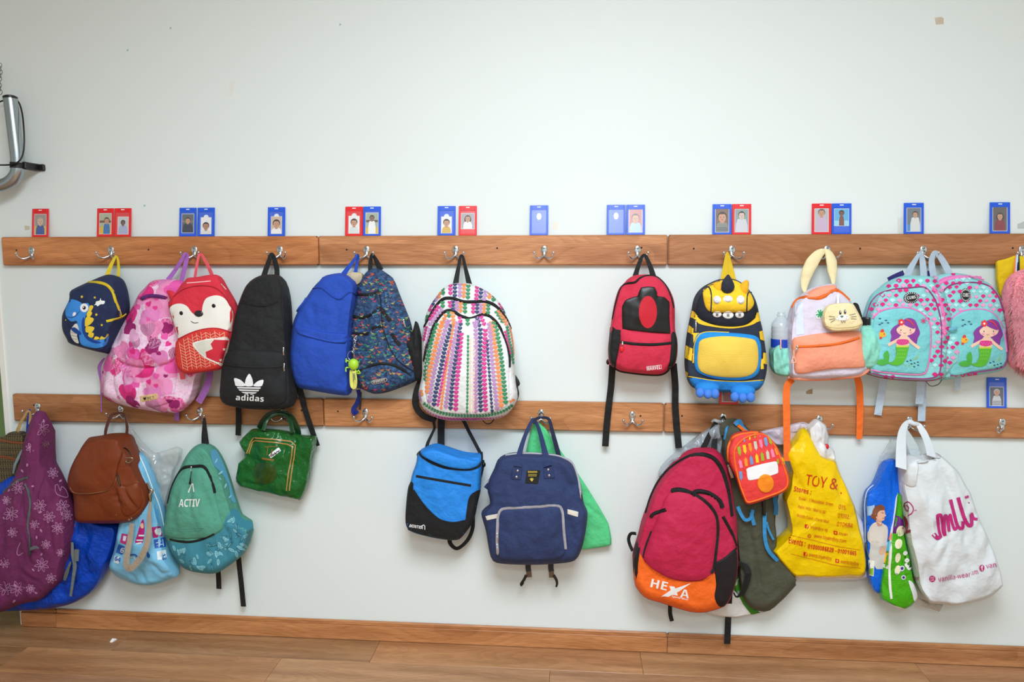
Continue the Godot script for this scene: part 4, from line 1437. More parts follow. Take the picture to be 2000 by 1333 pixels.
func bag_black() -> void:
	var g := bag("sports_backpack", "black backpack with a white three-leaf logo on its pocket", "backpack", [510, 790, 0.1])
	g.crop(420, 480, 4.651)
	var blk := cloth(Color(0.075, 0.085, 0.095), 0.8)
	var web := cloth(Color(0.055, 0.06, 0.065), 0.8)
	g.strap("strap_tail", [213, 1440, 0.05, 214, 1560, 0.035, 210, 1726, 0.032], 20, web)
	g.strap("strap_tail", [760, 1280, 0.05, 795, 1400, 0.05, 815, 1480, 0.04, 870, 1650, 0.034, 932, 1822, 0.032], [24, 22, 20, 20, 17], web)
	g.body("body", [48, 1250, 70, 1050, 110, 930, 150, 760, 190, 600, 240, 450, 290, 350, 370, 288, 440, 265, 540, 262, 600, 272, 650, 350, 680, 500, 690, 700, 697, 850, 712, 1100, 730, 1250, 736, 1350, 728, 1430, 690, 1471, 560, 1490, 300, 1485, 110, 1452, 52, 1405, 40, 1351], [360, 1000], [80, 1250, 95, 1060, 130, 950, 175, 760, 215, 600, 265, 470, 315, 375, 400, 310, 470, 300, 540, 300, 572, 340, 590, 500, 610, 750, 632, 1000, 650, 1250, 645, 1390, 590, 1445, 300, 1450, 120, 1420, 80, 1370], [0.045, 0.09, 0.150, 0.165], blk, {"amp": 0.004, "fx": 5, "fy": 9, "k": 2.6, "cr": [[255, 500, 420, 545, 8, 4], [640, 1050, 560, 1280, 10, 5], [110, 960, 140, 1060, 9, 4]]})
	g.band("zipper", [238, 512, 330, 535, 420, 548, 500, 535, 572, 505], 9, web, 1.8, {"zip": true})
	g.patch("front_pocket", [80, 1060, 130, 960, 350, 955, 610, 975, 640, 1100, 655, 1300, 640, 1410, 560, 1455, 300, 1462, 120, 1430, 70, 1360, 62, 1250], 0.007, 0.012, blk)
	g.band("pocket_zipper", [78, 1072, 160, 1090, 260, 1102, 400, 1110, 540, 1104, 632, 1092], 10, web, 1.8, {"zip": true})
	g.pull(628, 1080, 0.0, 22, chrome(), {"w": 4})
	g.pull(622, 935, 0.0, 22, chrome(), {"w": 4})
	g.cord("side_seam", [575, 300, 600, 450, 618, 700, 640, 950, 665, 1200, 672, 1350], 1.6, web)
	var k := g.ink()
	var w := Color(0.93, 0.94, 0.95)
	var y := 790.7
	k.poly([314, y + 375, 338, y + 415, 346, y + 450, 342, y + 484, 278, y + 484, 276, y + 445, 286, y + 410], w)
	k.poly([178, y + 415, 222, y + 424, 258, y + 450, 276, y + 484, 196, y + 484, 182, y + 455], w)
	k.poly([440, y + 430, 436, y + 465, 418, y + 488, 352, y + 485, 370, y + 456, 402, y + 436], w)
	k.poly([200, y + 494, 418, y + 498, 412, y + 510, 208, y + 506], w, 0, false)
	k.poly([214, y + 514, 404, y + 519, 394, y + 532, 226, y + 527], w, 0, false)
	k.poly([238, y + 536, 384, y + 541, 366, y + 553, 258, y + 548], w, 0, false)
	k.poly([268, y + 553, 298, y + 551, 304, y + 560, 290, y + 561], w, 0, false)
	k.poly([322, y + 556, 356, y + 557, 338, y + 563, 322, y + 564], w, 0, false)
	k.done("leaf_logo")
	var t := g.ink()
	t.text("adidas", 190, y + 612, 50, 0.055, w, {"weight": 800, "len": 255.0})
	t.done("lettering")
	g.strap("hanging_loop", [445, 275, 0.085, 465, 210, 0.072, 490, 140, 0.066, 505, 86, 0.062, 525, 90, 0.06, 548, 160, 0.06, 562, 220, 0.07, 562, 280, 0.082], [20, 18, 16, 12, 14, 18, 18, 18], web)

func bag_blue() -> void:
	var g := bag("blue_backpack", "plain royal blue cloth backpack with a wide pocket flap", "backpack", [640, 760, 0.1])
	g.crop(420, 480, 4.651)
	var blu := cloth(Color(0.12, 0.29, 0.70))
	g.strap("shoulder_strap", [1300, 1310, 0.05, 1310, 1370, 0.045, 1285, 1440, 0.04, 1255, 1490, 0.04, 1265, 1525, 0.045, 1295, 1500, 0.05], 15, cloth(Color(0.08, 0.16, 0.5)), {"n": 8})
	g.strap("strap_tail", [1325, 1330, 0.055, 1320, 1420, 0.05, 1315, 1492, 0.048], 7, cloth(Color(0.12, 0.13, 0.18)))
	g.body("lining", [1180, 280, 1200, 248, 1260, 240, 1340, 255, 1335, 320, 1290, 360, 1230, 340], [1270, 300], 0.8, [0.03, 0.05, 0.06, 0.065], cloth(Color(0.78, 0.72, 0.60)))
	g.body("body", [678, 1000, 690, 850, 710, 700, 760, 580, 830, 470, 900, 370, 950, 320, 995, 275, 1130, 248, 1200, 262, 1240, 302, 1288, 335, 1298, 400, 1286, 480, 1270, 600, 1252, 750, 1246, 900, 1242, 1100, 1245, 1290, 1235, 1345, 1190, 1364, 1080, 1352, 850, 1312, 745, 1282, 695, 1150], [980, 880], 0.86, [0.03, 0.068, 0.125, 0.14], blu, {"amp": 0.006, "fx": 5, "fy": 4, "cr": [[870, 520, 900, 650, 12, 5], [1120, 520, 1100, 700, 14, 6], [1230, 1100, 1100, 1320, 14, 7], [1180, 460, 1130, 600, 10, 5]]})
	g.cord("yoke_seam", [888, 392, 960, 384, 1010, 420, 1070, 466, 1130, 488, 1180, 455, 1215, 428, 1250, 428, 1284, 452], 2.4, cloth(Color(0.10, 0.23, 0.60)))
	g.patch("front_pocket", [755, 790, 900, 830, 1080, 870, 1236, 878, 1236, 1280, 1190, 1335, 1000, 1325, 810, 1285, 730, 1240, 705, 1000], 0.003, 0.008, blu, {"e": 0.06})
	g.patch("pocket_flap", [742, 738, 850, 750, 1000, 790, 1240, 815, 1240, 882, 1080, 882, 900, 842, 755, 798], 0.007, 0.0, blu, {"e": 0.25, "cen": [1000, 830], "n": 120})
	g.strap("zip_ribbon", [828, 475, 0.10, 800, 520, 0.105, 760, 570, 0.10, 742, 600, 0.09], 6, blu)
	g.strap("zip_ribbon", [756, 765, 0.115, 752, 830, 0.12, 732, 915, 0.115], 8, blu)
	g.strap("hanging_loop", [1165, 262, 0.065, 1215, 195, 0.06, 1265, 130, 0.06, 1292, 84, 0.06, 1300, 110, 0.05, 1285, 180, 0.05, 1276, 250, 0.055], [17, 14, 10, 8, 9, 11, 12], blu)

func little_dinos(k: Ink, region: PackedVector2Array, n: int, seed_: int, size: float) -> void:
	var rg := RandomNumberGenerator.new()
	rg.seed = seed_
	var lo := region[0]; var hi := region[0]
	for p in region:
		lo = lo.min(p); hi = hi.max(p)
	var cs := [Color(0.76, 0.32, 0.25), Color(0.18, 0.52, 0.46), Color(0.66, 0.22, 0.42), Color(0.68, 0.68, 0.40), Color(0.25, 0.50, 0.68), Color(0.78, 0.42, 0.25), Color(0.30, 0.60, 0.40)]
	for i in n:
		var p := Vector2(rg.randf_range(lo.x, hi.x), rg.randf_range(lo.y, hi.y))
		var c: Color = cs[rg.randi() % cs.size()]
		var s2 := size * rg.randf_range(0.7, 1.15)
		var f := 1.0 if rg.randf() > 0.5 else -1.0
		var rot := rg.randf_range(-0.5, 0.5)
		if not Geometry2D.is_point_in_polygon(p, region): continue
		if i % 5 > 2:
			k.raw(PackedVector2Array([p, p + Vector2(1.4, 0.3).rotated(rot), p + Vector2(1.2, 1.6).rotated(rot), p + Vector2(-0.2, 1.2).rotated(rot)]), c, 1)
			continue
		# body, neck, tail and legs of a small dinosaur
		for part in [[-1, 0.1, -0.5, -0.35, 0.2, -0.4, 0.6, -0.1, 0.5, 0.3, -0.4, 0.35], [0.4, -0.2, 0.9, -0.9, 1.35, -1.0, 1.4, -0.75, 1.05, -0.65, 0.7, 0.1], [-0.6, -0.1, -1.6, -0.35, -1.0, 0.25], [-0.35, 0.2, -0.1, 0.2, -0.2, 0.85, -0.45, 0.85], [0.2, 0.2, 0.45, 0.2, 0.45, 0.85, 0.2, 0.85]]:
			var pp := PackedVector2Array()
			for j in range(0, part.size(), 2): pp.append(p + Vector2(part[j] * f, part[j + 1]).rotated(rot) * s2)
			k.raw(pp, c, 0.5)

func bag_denim() -> void:
	var g := bag("dinosaur_print_backpack", "dark denim-blue school backpack covered in tiny coloured dinosaurs", "backpack", [760, 760, 0.08])
	g.crop(420, 480, 4.651)
	var dm := printed("denim", denim_tex(), 0.12)
	var blk := cloth(Color(0.06, 0.065, 0.075), 0.8)
	g.body("side_pocket", [1690, 840, 1790, 790, 1812, 680, 1840, 700, 1875, 860, 1905, 1000, 1912, 1120, 1850, 1240, 1780, 1150], [1820, 980], 0.7, [0.03, 0.065, 0.10, 0.112], blk)
	g.body("body", [1325, 320, 1370, 240, 1440, 203, 1500, 208, 1570, 262, 1620, 292, 1660, 400, 1720, 550, 1775, 690, 1800, 800, 1850, 920, 1895, 1050, 1885, 1130, 1830, 1228, 1690, 1290, 1560, 1335, 1440, 1348, 1335, 1302, 1250, 1260, 1235, 1000, 1225, 800, 1255, 600, 1290, 430], [1480, 850], 0.82, [0.025, 0.05, 0.10, 0.115], dm, {"amp": 0.008, "fx": 8, "fy": 6, "cr": [[1480, 330, 1440, 560, 10, 6], [1500, 620, 1530, 900, 9, 6], [1580, 500, 1690, 660, 12, 9], [1300, 900, 1420, 1040, 10, 5]]})
	g.patch("bottom_pocket", [1300, 1150, 1400, 1110, 1500, 1085, 1600, 1095, 1700, 1140, 1790, 1205, 1690, 1275, 1560, 1322, 1440, 1330, 1330, 1290], 0.006, 0.006, dm)
	for z in [[1290, 442, 1370, 446, 1430, 440, 1470, 420], [1258, 640, 1310, 655, 1370, 650, 1420, 625, 1470, 590], [1425, 755, 1465, 738, 1512, 735], [1255, 800, 1330, 804, 1400, 800], [1308, 1142, 1390, 1102, 1480, 1078, 1560, 1076, 1630, 1090, 1700, 1125, 1778, 1182]]: g.band("zipper", z, 10, blk, 1.8, {"zip": true})
	g.cord("piping", [1478, 400, 1500, 470, 1512, 590, 1525, 740, 1560, 860, 1610, 970, 1690, 1070, 1840, 1165], 2.2, blk)
	g.band("edge_binding", [1475, 560, 1520, 590, 1560, 640, 1590, 690], 12, blk)
	g.band("edge_binding", [1605, 800, 1640, 860, 1680, 910], 12, blk)
	g.pull(1470, 420, -0.25, 30, plain(Color(0.12, 0.12, 0.13), 0.4), {"w": 4})
	g.pull(1712, 680, 0.25, 22, chrome())
	var k := g.ink()
	k.cell = 9
	little_dinos(k, g.px([1330, 330, 1440, 230, 1560, 270, 1640, 380, 1700, 540, 1770, 700, 1840, 930, 1870, 1060, 1780, 1130, 1650, 1060, 1500, 1060, 1310, 1120, 1250, 1100, 1250, 820, 1280, 640, 1300, 460]), 520, 4, 3.0)
	little_dinos(k, g.px([1330, 1170, 1500, 1110, 1650, 1150, 1760, 1210, 1560, 1310, 1440, 1320, 1340, 1285]), 90, 9, 3.0)
	k.done("dinosaur_print", {"stuff": true})
	var t := g.ink()
	t.poly([1425, 1240, 1440, 1222, 1530, 1203, 1560, 1206, 1566, 1222, 1545, 1238, 1450, 1258, 1430, 1256], Color(0.62, 0.60, 0.58), 1)
	t.poly([1432, 1242, 1446, 1228, 1530, 1210, 1555, 1212, 1558, 1222, 1540, 1232, 1450, 1251, 1435, 1250], Color(0.13, 0.13, 0.15), 2)
	t.text("oueeen", 1440, 1248, 26, -0.2, Color(0.80, 0.80, 0.80), {"len": 108.0, "weight": 700, "l": 3.0})
	t.done("logo_plate")
	g.strap("hanging_loop", [1410, 235, 0.06, 1412, 160, 0.056, 1424, 80, 0.058, 1450, 110, 0.05, 1480, 170, 0.05, 1505, 225, 0.055], [15, 14, 8, 12, 18, 20], blk)
	# keychain
	var c := bag("frog_keychain", "lime green frog keychain with yellow ribbon tag on a silver chain", "keychain", [690, 740, 0.13])
	c.crop(420, 480, 4.651)
	var lime := plain(Color(0.66, 0.84, 0.20), 0.4)
	for i in 7:
		var f := []
		for q in 9:
			var a := TAU * q / 8
			f.append_array([1278 - i * 4.0 + cos(a) * (9.0 if i % 2 == 0 else 4.0), 850 + i * 19.0 + sin(a) * 12.0, 0.128 + i * 0.002 + cos(a) * (0.001 if i % 2 == 0 else 0.0035)])
		c.rope("chain_link", f, 0.8, chrome(), {"n": 2, "seg": 6})
	c.rope("clasp", [1300, 815, 0.124, 1280, 825, 0.13, 1262, 850, 0.13, 1282, 865, 0.13], [1.2, 2.6, 2.4, 1.2], chrome())
	var rf := []
	for q in 17: rf.append_array([1236 + cos(TAU * q / 16) * 30.0, 1000 + sin(TAU * q / 16) * 40.0, 0.14])
	c.rope("split_ring", rf, 0.9, chrome(), {"n": 2, "seg": 6})
	c.ball("frog_body", 1258, 1080, Vector3(17.5, 19, 14), lime, 0, {"z": 0.148, "n": 12})
	c.rope("frog_arm", [1215, 1050, 0.148, 1196, 1046, 0.15, 1190, 1062, 0.15, 1192, 1025, 0.15], 2.2, lime)
	c.rope("frog_arm", [1215, 1110, 0.148, 1196, 1108, 0.15, 1188, 1120, 0.15, 1190, 1146, 0.15], 2.2, lime)
	c.rope("frog_leg", [1275, 1130, 0.148, 1290, 1150, 0.152, 1302, 1136, 0.154, 1318, 1160, 0.152, 1290, 1162, 0.15], 2.2, lime)
	var rib := cloth(Color(0.86, 0.86, 0.42))
	c.strap("ribbon_tag", [1240, 1130, 0.142, 1238, 1200, 0.145, 1245, 1275, 0.148, 1268, 1285, 0.15, 1275, 1220, 0.154, 1262, 1140, 0.152], 12, rib)
	c.flat(0.1575)
	var ck := c.ink()
	ck.text("SWEET", 1252, 1160, 20, 1.5, Color(0.10, 0.35, 0.35), {"len": 62.0, "weight": 800, "l": 0.0})
	ck.done("lettering")

func bag_hearts() -> void:
	var g := bag("heart_backpack", "large white backpack striped with colourful rows of hearts and black zips", "backpack", [915, 810, 0.1])
	var base := cloth(Color(0.90, 0.915, 0.92), 0.75)
	var blk := cloth(Color(0.07, 0.075, 0.08), 0.8)
	g.strap("shoulder_strap", [828, 735, 0.06, 814, 765, 0.06, 812, 792, 0.06, 826, 812, 0.06, 850, 822, 0.055], [26, 22, 22, 22, 16], blk, {"th": 8})
	g.rope("cord_loop", [940, 818, 0.06, 950, 828, 0.06, 960, 826, 0.06, 966, 816, 0.06], 1.6, blk)
	g.body("side_pocket", [990, 720, 1000, 727, 1010, 738, 1016, 751, 1011, 754, 1014, 770, 1010, 783, 998, 800, 985, 800, 985, 740], [996, 765], 0.75, [0.05, 0.075, 0.10, 0.105], blk)
	g.body("body", [884, 554, 905, 553, 921, 555, 943, 564, 961, 576, 978, 594, 988, 612, 997, 638, 1002, 658, 1005, 690, 1005, 721, 1008, 750, 1012, 772, 1009, 784, 1000, 799, 987, 812, 965, 819, 920, 822, 872, 821, 850, 815, 833, 805, 824, 794, 817, 775, 819, 757, 824, 735, 824, 700, 824, 655, 829, 636, 831, 618, 840, 597, 852, 579, 862, 566, 873, 558], [915, 700], 0.85, [0.05, 0.095, 0.155, 0.17], base, {"amp": 0.004, "fx": 7, "fy": 3})
	g.crop(800, 640, 6.667)
	g.patch("front_pocket", [215, 440, 240, 290, 275, 170, 310, 60, 350, -20, 430, -70, 490, -150, 530, -205, 580, -180, 640, -130, 750, -115, 860, -130, 950, -150, 1040, -130, 1110, -60, 1180, 30, 1235, 150, 1275, 280, 1295, 420, 1298, 600, 1300, 800, 1290, 980, 1200, 1065, 1000, 1120, 800, 1130, 500, 1112, 300, 1050, 215, 900, 205, 650], 0.006, 0.012, base, {"cen": [760, 500], "n": 120, "e": 0.08})
	var cols := {"g": Color(0.22, 0.55, 0.36), "o": Color(0.95, 0.57, 0.34), "l": Color(0.73, 0.55, 0.75), "n": Color(0.22, 0.26, 0.44), "p": Color(0.83, 0.24, 0.57), "w": Color(0.97, 0.84, 0.75)}
	var k := g.ink()
	k.cell = 10
	var run := func(c: String, f: Array, r: float, sx: float, flip: bool):
		var pts: PackedVector2Array = curve(g.px(f), false, 8) if f.size() > 4 else g.px(f)
		var acc := 0.0
		var step := r * 1.8 / 6.667
		for i in pts.size() - 1:
			var d := pts[i + 1] - pts[i]
			var L := d.length()
			while acc < L:
				var p := pts[i] + d * (acc / L)
				k.shape("heart", (p.x - 800.0) * 6.667, (p.y - 640.0) * 6.667, r * 1.06, cols[c], 1, d.angle() - PI / 2, sx * 1.12)
				acc += step
			acc -= L
	for e in [["g", [352, -40, 330, 20, 265, 270, 218, 590, 222, 700], 29, 1], ["o", [425, -60, 400, 20, 330, 290, 250, 640, 235, 860], 30, 1], ["l", [490, -60, 460, 50, 370, 380, 300, 700, 262, 960], 29, 1], ["n", [545, -20, 530, 40, 470, 240, 400, 580, 340, 860, 320, 1010], 29, 1], ["p", [545, 180, 480, 440, 420, 740, 368, 1020], 26, 0.7], ["o", [580, -60, 565, 20, 520, 280, 470, 600, 412, 1050], 27, 0.62], ["l", [620, -60, 605, 60, 560, 340, 520, 640, 470, 1060], 29, 0.95], ["n", [664, -40, 650, 50, 600, 420, 560, 720, 532, 1085], 29, 0.9], ["p", [672, 90, 640, 500, 612, 760, 600, 1095], 30, 1], ["g", [762, 120, 758, 500, 750, 1100], 27, 0.5], ["w", [845, 160, 840, 600, 832, 1095], 27, 0.5], ["w", [790, 160, 790, 600, 786, 1095], 27, 0.4], ["l", [850, -60, 862, 20, 864, 500, 860, 1105], 29, 1], ["n", [922, 30, 914, 500, 926, 1105], 29, 0.95], ["p", [986, 40, 970, 500, 990, 1105], 30, 1], ["n", [1010, 180, 1030, 500, 1076, 1090], 28, 0.6], ["l", [1036, -40, 1050, 60, 1078, 480, 1140, 1060], 29, 1], ["o", [1066, -60, 1085, 40, 1140, 450, 1198, 1062], 30, 1], ["g", [1100, -60, 1125, 20, 1195, 420, 1250, 1000], 29, 1]]: run.call(e[0], e[1], e[2], e[3], false)
	# above the pocket
	var E := func(x: float, y: float) -> Array: return [x * 0.8, y * 0.8 - 1066.7]
	for e in [["g", 540, 720, 560, 830], ["p", 667, 660, 668, 820], ["n", 740, 640, 738, 835], ["l", 820, 640, 820, 850], ["o", 886, 650, 880, 860], ["g", 955, 670, 950, 870], ["p", 1097, 690, 1085, 880], ["n", 1165, 720, 1148, 880], ["l", 1235, 765, 1212, 885], ["o", 1305, 790, 1285, 890], ["g", 1370, 830, 1352, 940], ["p", 1475, 950, 1505, 1040], ["n", 1520, 1030, 1560, 1110], ["o", 490, 780, 470, 870], ["l", 440, 830, 420, 910], ["n", 385, 900, 380, 990], ["p", 345, 990, 330, 1080], ["g", 280, 1150, 262, 1250], ["l", 520, 1050, 330, 1290], ["p", 470, 1000, 320, 1230], ["g", 540, 930, 545, 1040], ["p", 660, 925, 668, 1010], ["n", 708, 915, 715, 1060], ["l", 770, 925, 770, 1085], ["o", 832, 945, 830, 1110], ["g", 902, 960, 905, 1120], ["p", 1040, 965, 1036, 1125], ["n", 1100, 965, 1096, 1120], ["l", 1160, 965, 1150, 1095], ["o", 1217, 965, 1210, 1095], ["g", 1280, 975, 1276, 1100], ["g", 1420, 1080, 1530, 1260], ["o", 1460, 1070, 1600, 1320], ["l", 1120, 1190, 1060, 1300], ["g", 640, 1090, 650, 1180], ["o", 700, 1100, 720, 1300], ["g", 945, 1220, 950, 1330], ["n", 1105, 1190, 1140, 1320], ["p", 1170, 1170, 1230, 1320], ["o", 585, 1140, 530, 1310], ["l", 640, 1230, 610, 1330], ["p", 815, 1180, 830, 1260]]: run.call(e[0], E.call(e[1], e[2]) + E.call(e[3], e[4]), 26, 1.0, false)
	for e in [["g", [200, 992, 300, 1062, 420, 1110, 600, 1140, 800, 1146, 1000, 1140, 1200, 1092, 1330, 1012]], ["p", [205, 1085, 320, 1150, 500, 1188, 800, 1190, 1100, 1188, 1250, 1150]], ["n", [480, 1208, 800, 1210, 1000, 1208]]]: run.call(e[0], e[1], 22, 0.85, false)
	for e in [["p", [225, 0, 190, 160]], ["l", [262, 20, 205, 330]], ["g", [1265, 0, 1300, 200, 1335, 360]], ["o", [1310, 10, 1345, 200, 1360, 330]], ["p", [1245, 60, 1280, 220, 1305, 350]], ["g", [1330, 380, 1350, 480]], ["o", [160, 830, 175, 900]], ["l", [130, 860, 150, 960]], ["o", [1310, 960, 1370, 930]]]: run.call(e[0], e[1], 22, 0.75, false)
	k.done("heart_print", {"stuff": true})
	g.crop(800, 480, 8.333)
	g.band("zipper", [238, 1320, 280, 1240, 330, 1150, 380, 1060, 430, 985, 500, 905, 570, 862, 640, 855, 720, 862, 800, 890, 900, 915, 1050, 915, 1200, 905, 1290, 925, 1380, 970, 1470, 1050, 1560, 1165, 1620, 1280, 1650, 1360], 10, blk, 2.2, {"zip": true})
	g.band("pocket_zipper", [230, 1880, 265, 1700, 310, 1540, 360, 1400, 400, 1300, 470, 1180, 560, 1085, 650, 1055, 740, 1085, 830, 1145, 960, 1182, 1060, 1165, 1170, 1130, 1260, 1132, 1340, 1180, 1420, 1260, 1490, 1380, 1550, 1530, 1600, 1680, 1625, 1830, 1625, 1980], 10, blk, 2.4, {"zip": true})
	g.strap("hanging_loop", [748, 640, 0.095, 770, 500, 0.08, 800, 330, 0.066, 825, 190, 0.058, 850, 160, 0.057, 872, 200, 0.056, 900, 330, 0.062, 935, 480, 0.078, 972, 640, 0.094], [20, 16, 12, 9, 8, 9, 11, 15, 19], blk)

func bag_red() -> void:
	var g := bag("red_backpack", "red and black backpack with a red oval and long black straps", "backpack", [1258, 730, 0.1])
	g.crop(1170, 480, 5.714)
	var red := cloth(Color(0.80, 0.16, 0.28))
	var blk := cloth(Color(0.05, 0.055, 0.06), 0.8)
	g.strap("strap_tail", [150, 1330, 0.06, 135, 1560, 0.04, 110, 1780, 0.034, 85, 2020, 0.032, 70, 2242, 0.032], 22, blk)
	g.strap("strap_tail", [830, 1320, 0.06, 850, 1560, 0.04, 850, 1780, 0.034, 865, 2000, 0.032, 890, 2262, 0.032], 22, blk)
	g.ball("buckle", 100, 1300, Vector3(6, 9, 5), plain(Color(0.04, 0.04, 0.04), 0.4), 0, {"z": 0.07})
	g.body("body", [110, 1040, 132, 880, 152, 740, 180, 600, 222, 480, 280, 420, 320, 372, 390, 333, 450, 325, 540, 322, 620, 336, 700, 380, 762, 450, 820, 560, 845, 680, 848, 930, 870, 1030, 878, 1130, 870, 1240, 845, 1330, 780, 1380, 740, 1420, 690, 1443, 500, 1437, 250, 1403, 180, 1362, 115, 1330, 102, 1230, 100, 1140], [490, 900], 0.86, [0.035, 0.078, 0.138, 0.15], red, {"amp": 0.004, "cr": [[300, 430, 330, 560, 10, 4]]})
	var p := {"n": 64, "e": 0.15}
	g.patch("side_panel", [130, 895, 190, 935, 245, 950, 242, 1060, 205, 1230, 185, 1368, 130, 1338, 108, 1230, 104, 1140, 114, 1030], 0.003, 0.004, blk, p)
	g.patch("side_panel", [812, 965, 850, 975, 870, 1050, 872, 1130, 862, 1240, 835, 1330, 785, 1375, 772, 1300, 800, 1060], 0.003, 0.004, blk, p)
	g.patch("black_panel", [470, 465, 550, 456, 620, 462, 652, 530, 645, 562, 735, 577, 788, 630, 786, 800, 800, 985, 600, 975, 260, 935, 255, 800, 256, 680, 290, 612, 345, 585, 430, 562, 445, 515], 0.003, 0.002, plain(Color(0.035, 0.04, 0.045), 0.4), {"round": false, "n": 96, "cen": [520, 740]})
	var k := g.ink()
	k.ell(545, 742, 100, 180, Color(0.76, 0.08, 0.16), 0, 0, 28)
	k.done("red_oval")
	g.band("zipper", [150, 820, 190, 640, 240, 485, 300, 428, 400, 410, 460, 362, 540, 337, 640, 350, 735, 435, 795, 555, 832, 690], 7, blk, 2.0, {"zip": true})
	g.patch("front_pocket", [250, 935, 400, 962, 600, 978, 780, 992, 805, 1050, 792, 1250, 770, 1340, 690, 1425, 500, 1428, 240, 1388, 190, 1340, 212, 1200, 240, 1050], 0.009, 0.010, red, {"cen": [500, 1200]})
	g.band("pocket_zipper", [245, 1078, 400, 1098, 600, 1106, 800, 1088], 9, blk, 2.2, {"zip": true})
	g.ball("zip_tag", 255, 1158, Vector3(6.2, 8.0, 1.4), plain(Color(0.86, 0.06, 0.10), 0.35), 6)
	g.pull(262, 1085, 0.0, 8, chrome())
	g.cord("bottom_binding", [180, 1370, 250, 1402, 400, 1425, 560, 1440, 690, 1438, 760, 1400, 790, 1350], 4.5, blk)
	var t := g.ink()
	t.poly([538, 1350, 688, 1322, 692, 1378, 532, 1396], Color(0.86, 0.22, 0.32), 1, false)
	t.text("MARVEL", 534, 1390, 46, -0.1, Color(0.94, 0.93, 0.94), {"len": 152.0, "weight": 800, "italic": true, "l": 3.0})
	t.line([536, 1346, 690, 1328], 3, Color(0.94, 0.93, 0.94), 2)
	t.line([690, 1328, 694, 1376], 3, Color(0.94, 0.93, 0.94), 2)
	t.done("lettering")
	g.strap("hanging_loop", [405, 342, 0.075, 425, 270, 0.066, 455, 180, 0.06, 485, 118, 0.057, 515, 112, 0.056, 545, 170, 0.058, 580, 260, 0.064, 605, 345, 0.074], [18, 15, 13, 10, 10, 13, 16, 19], blk)

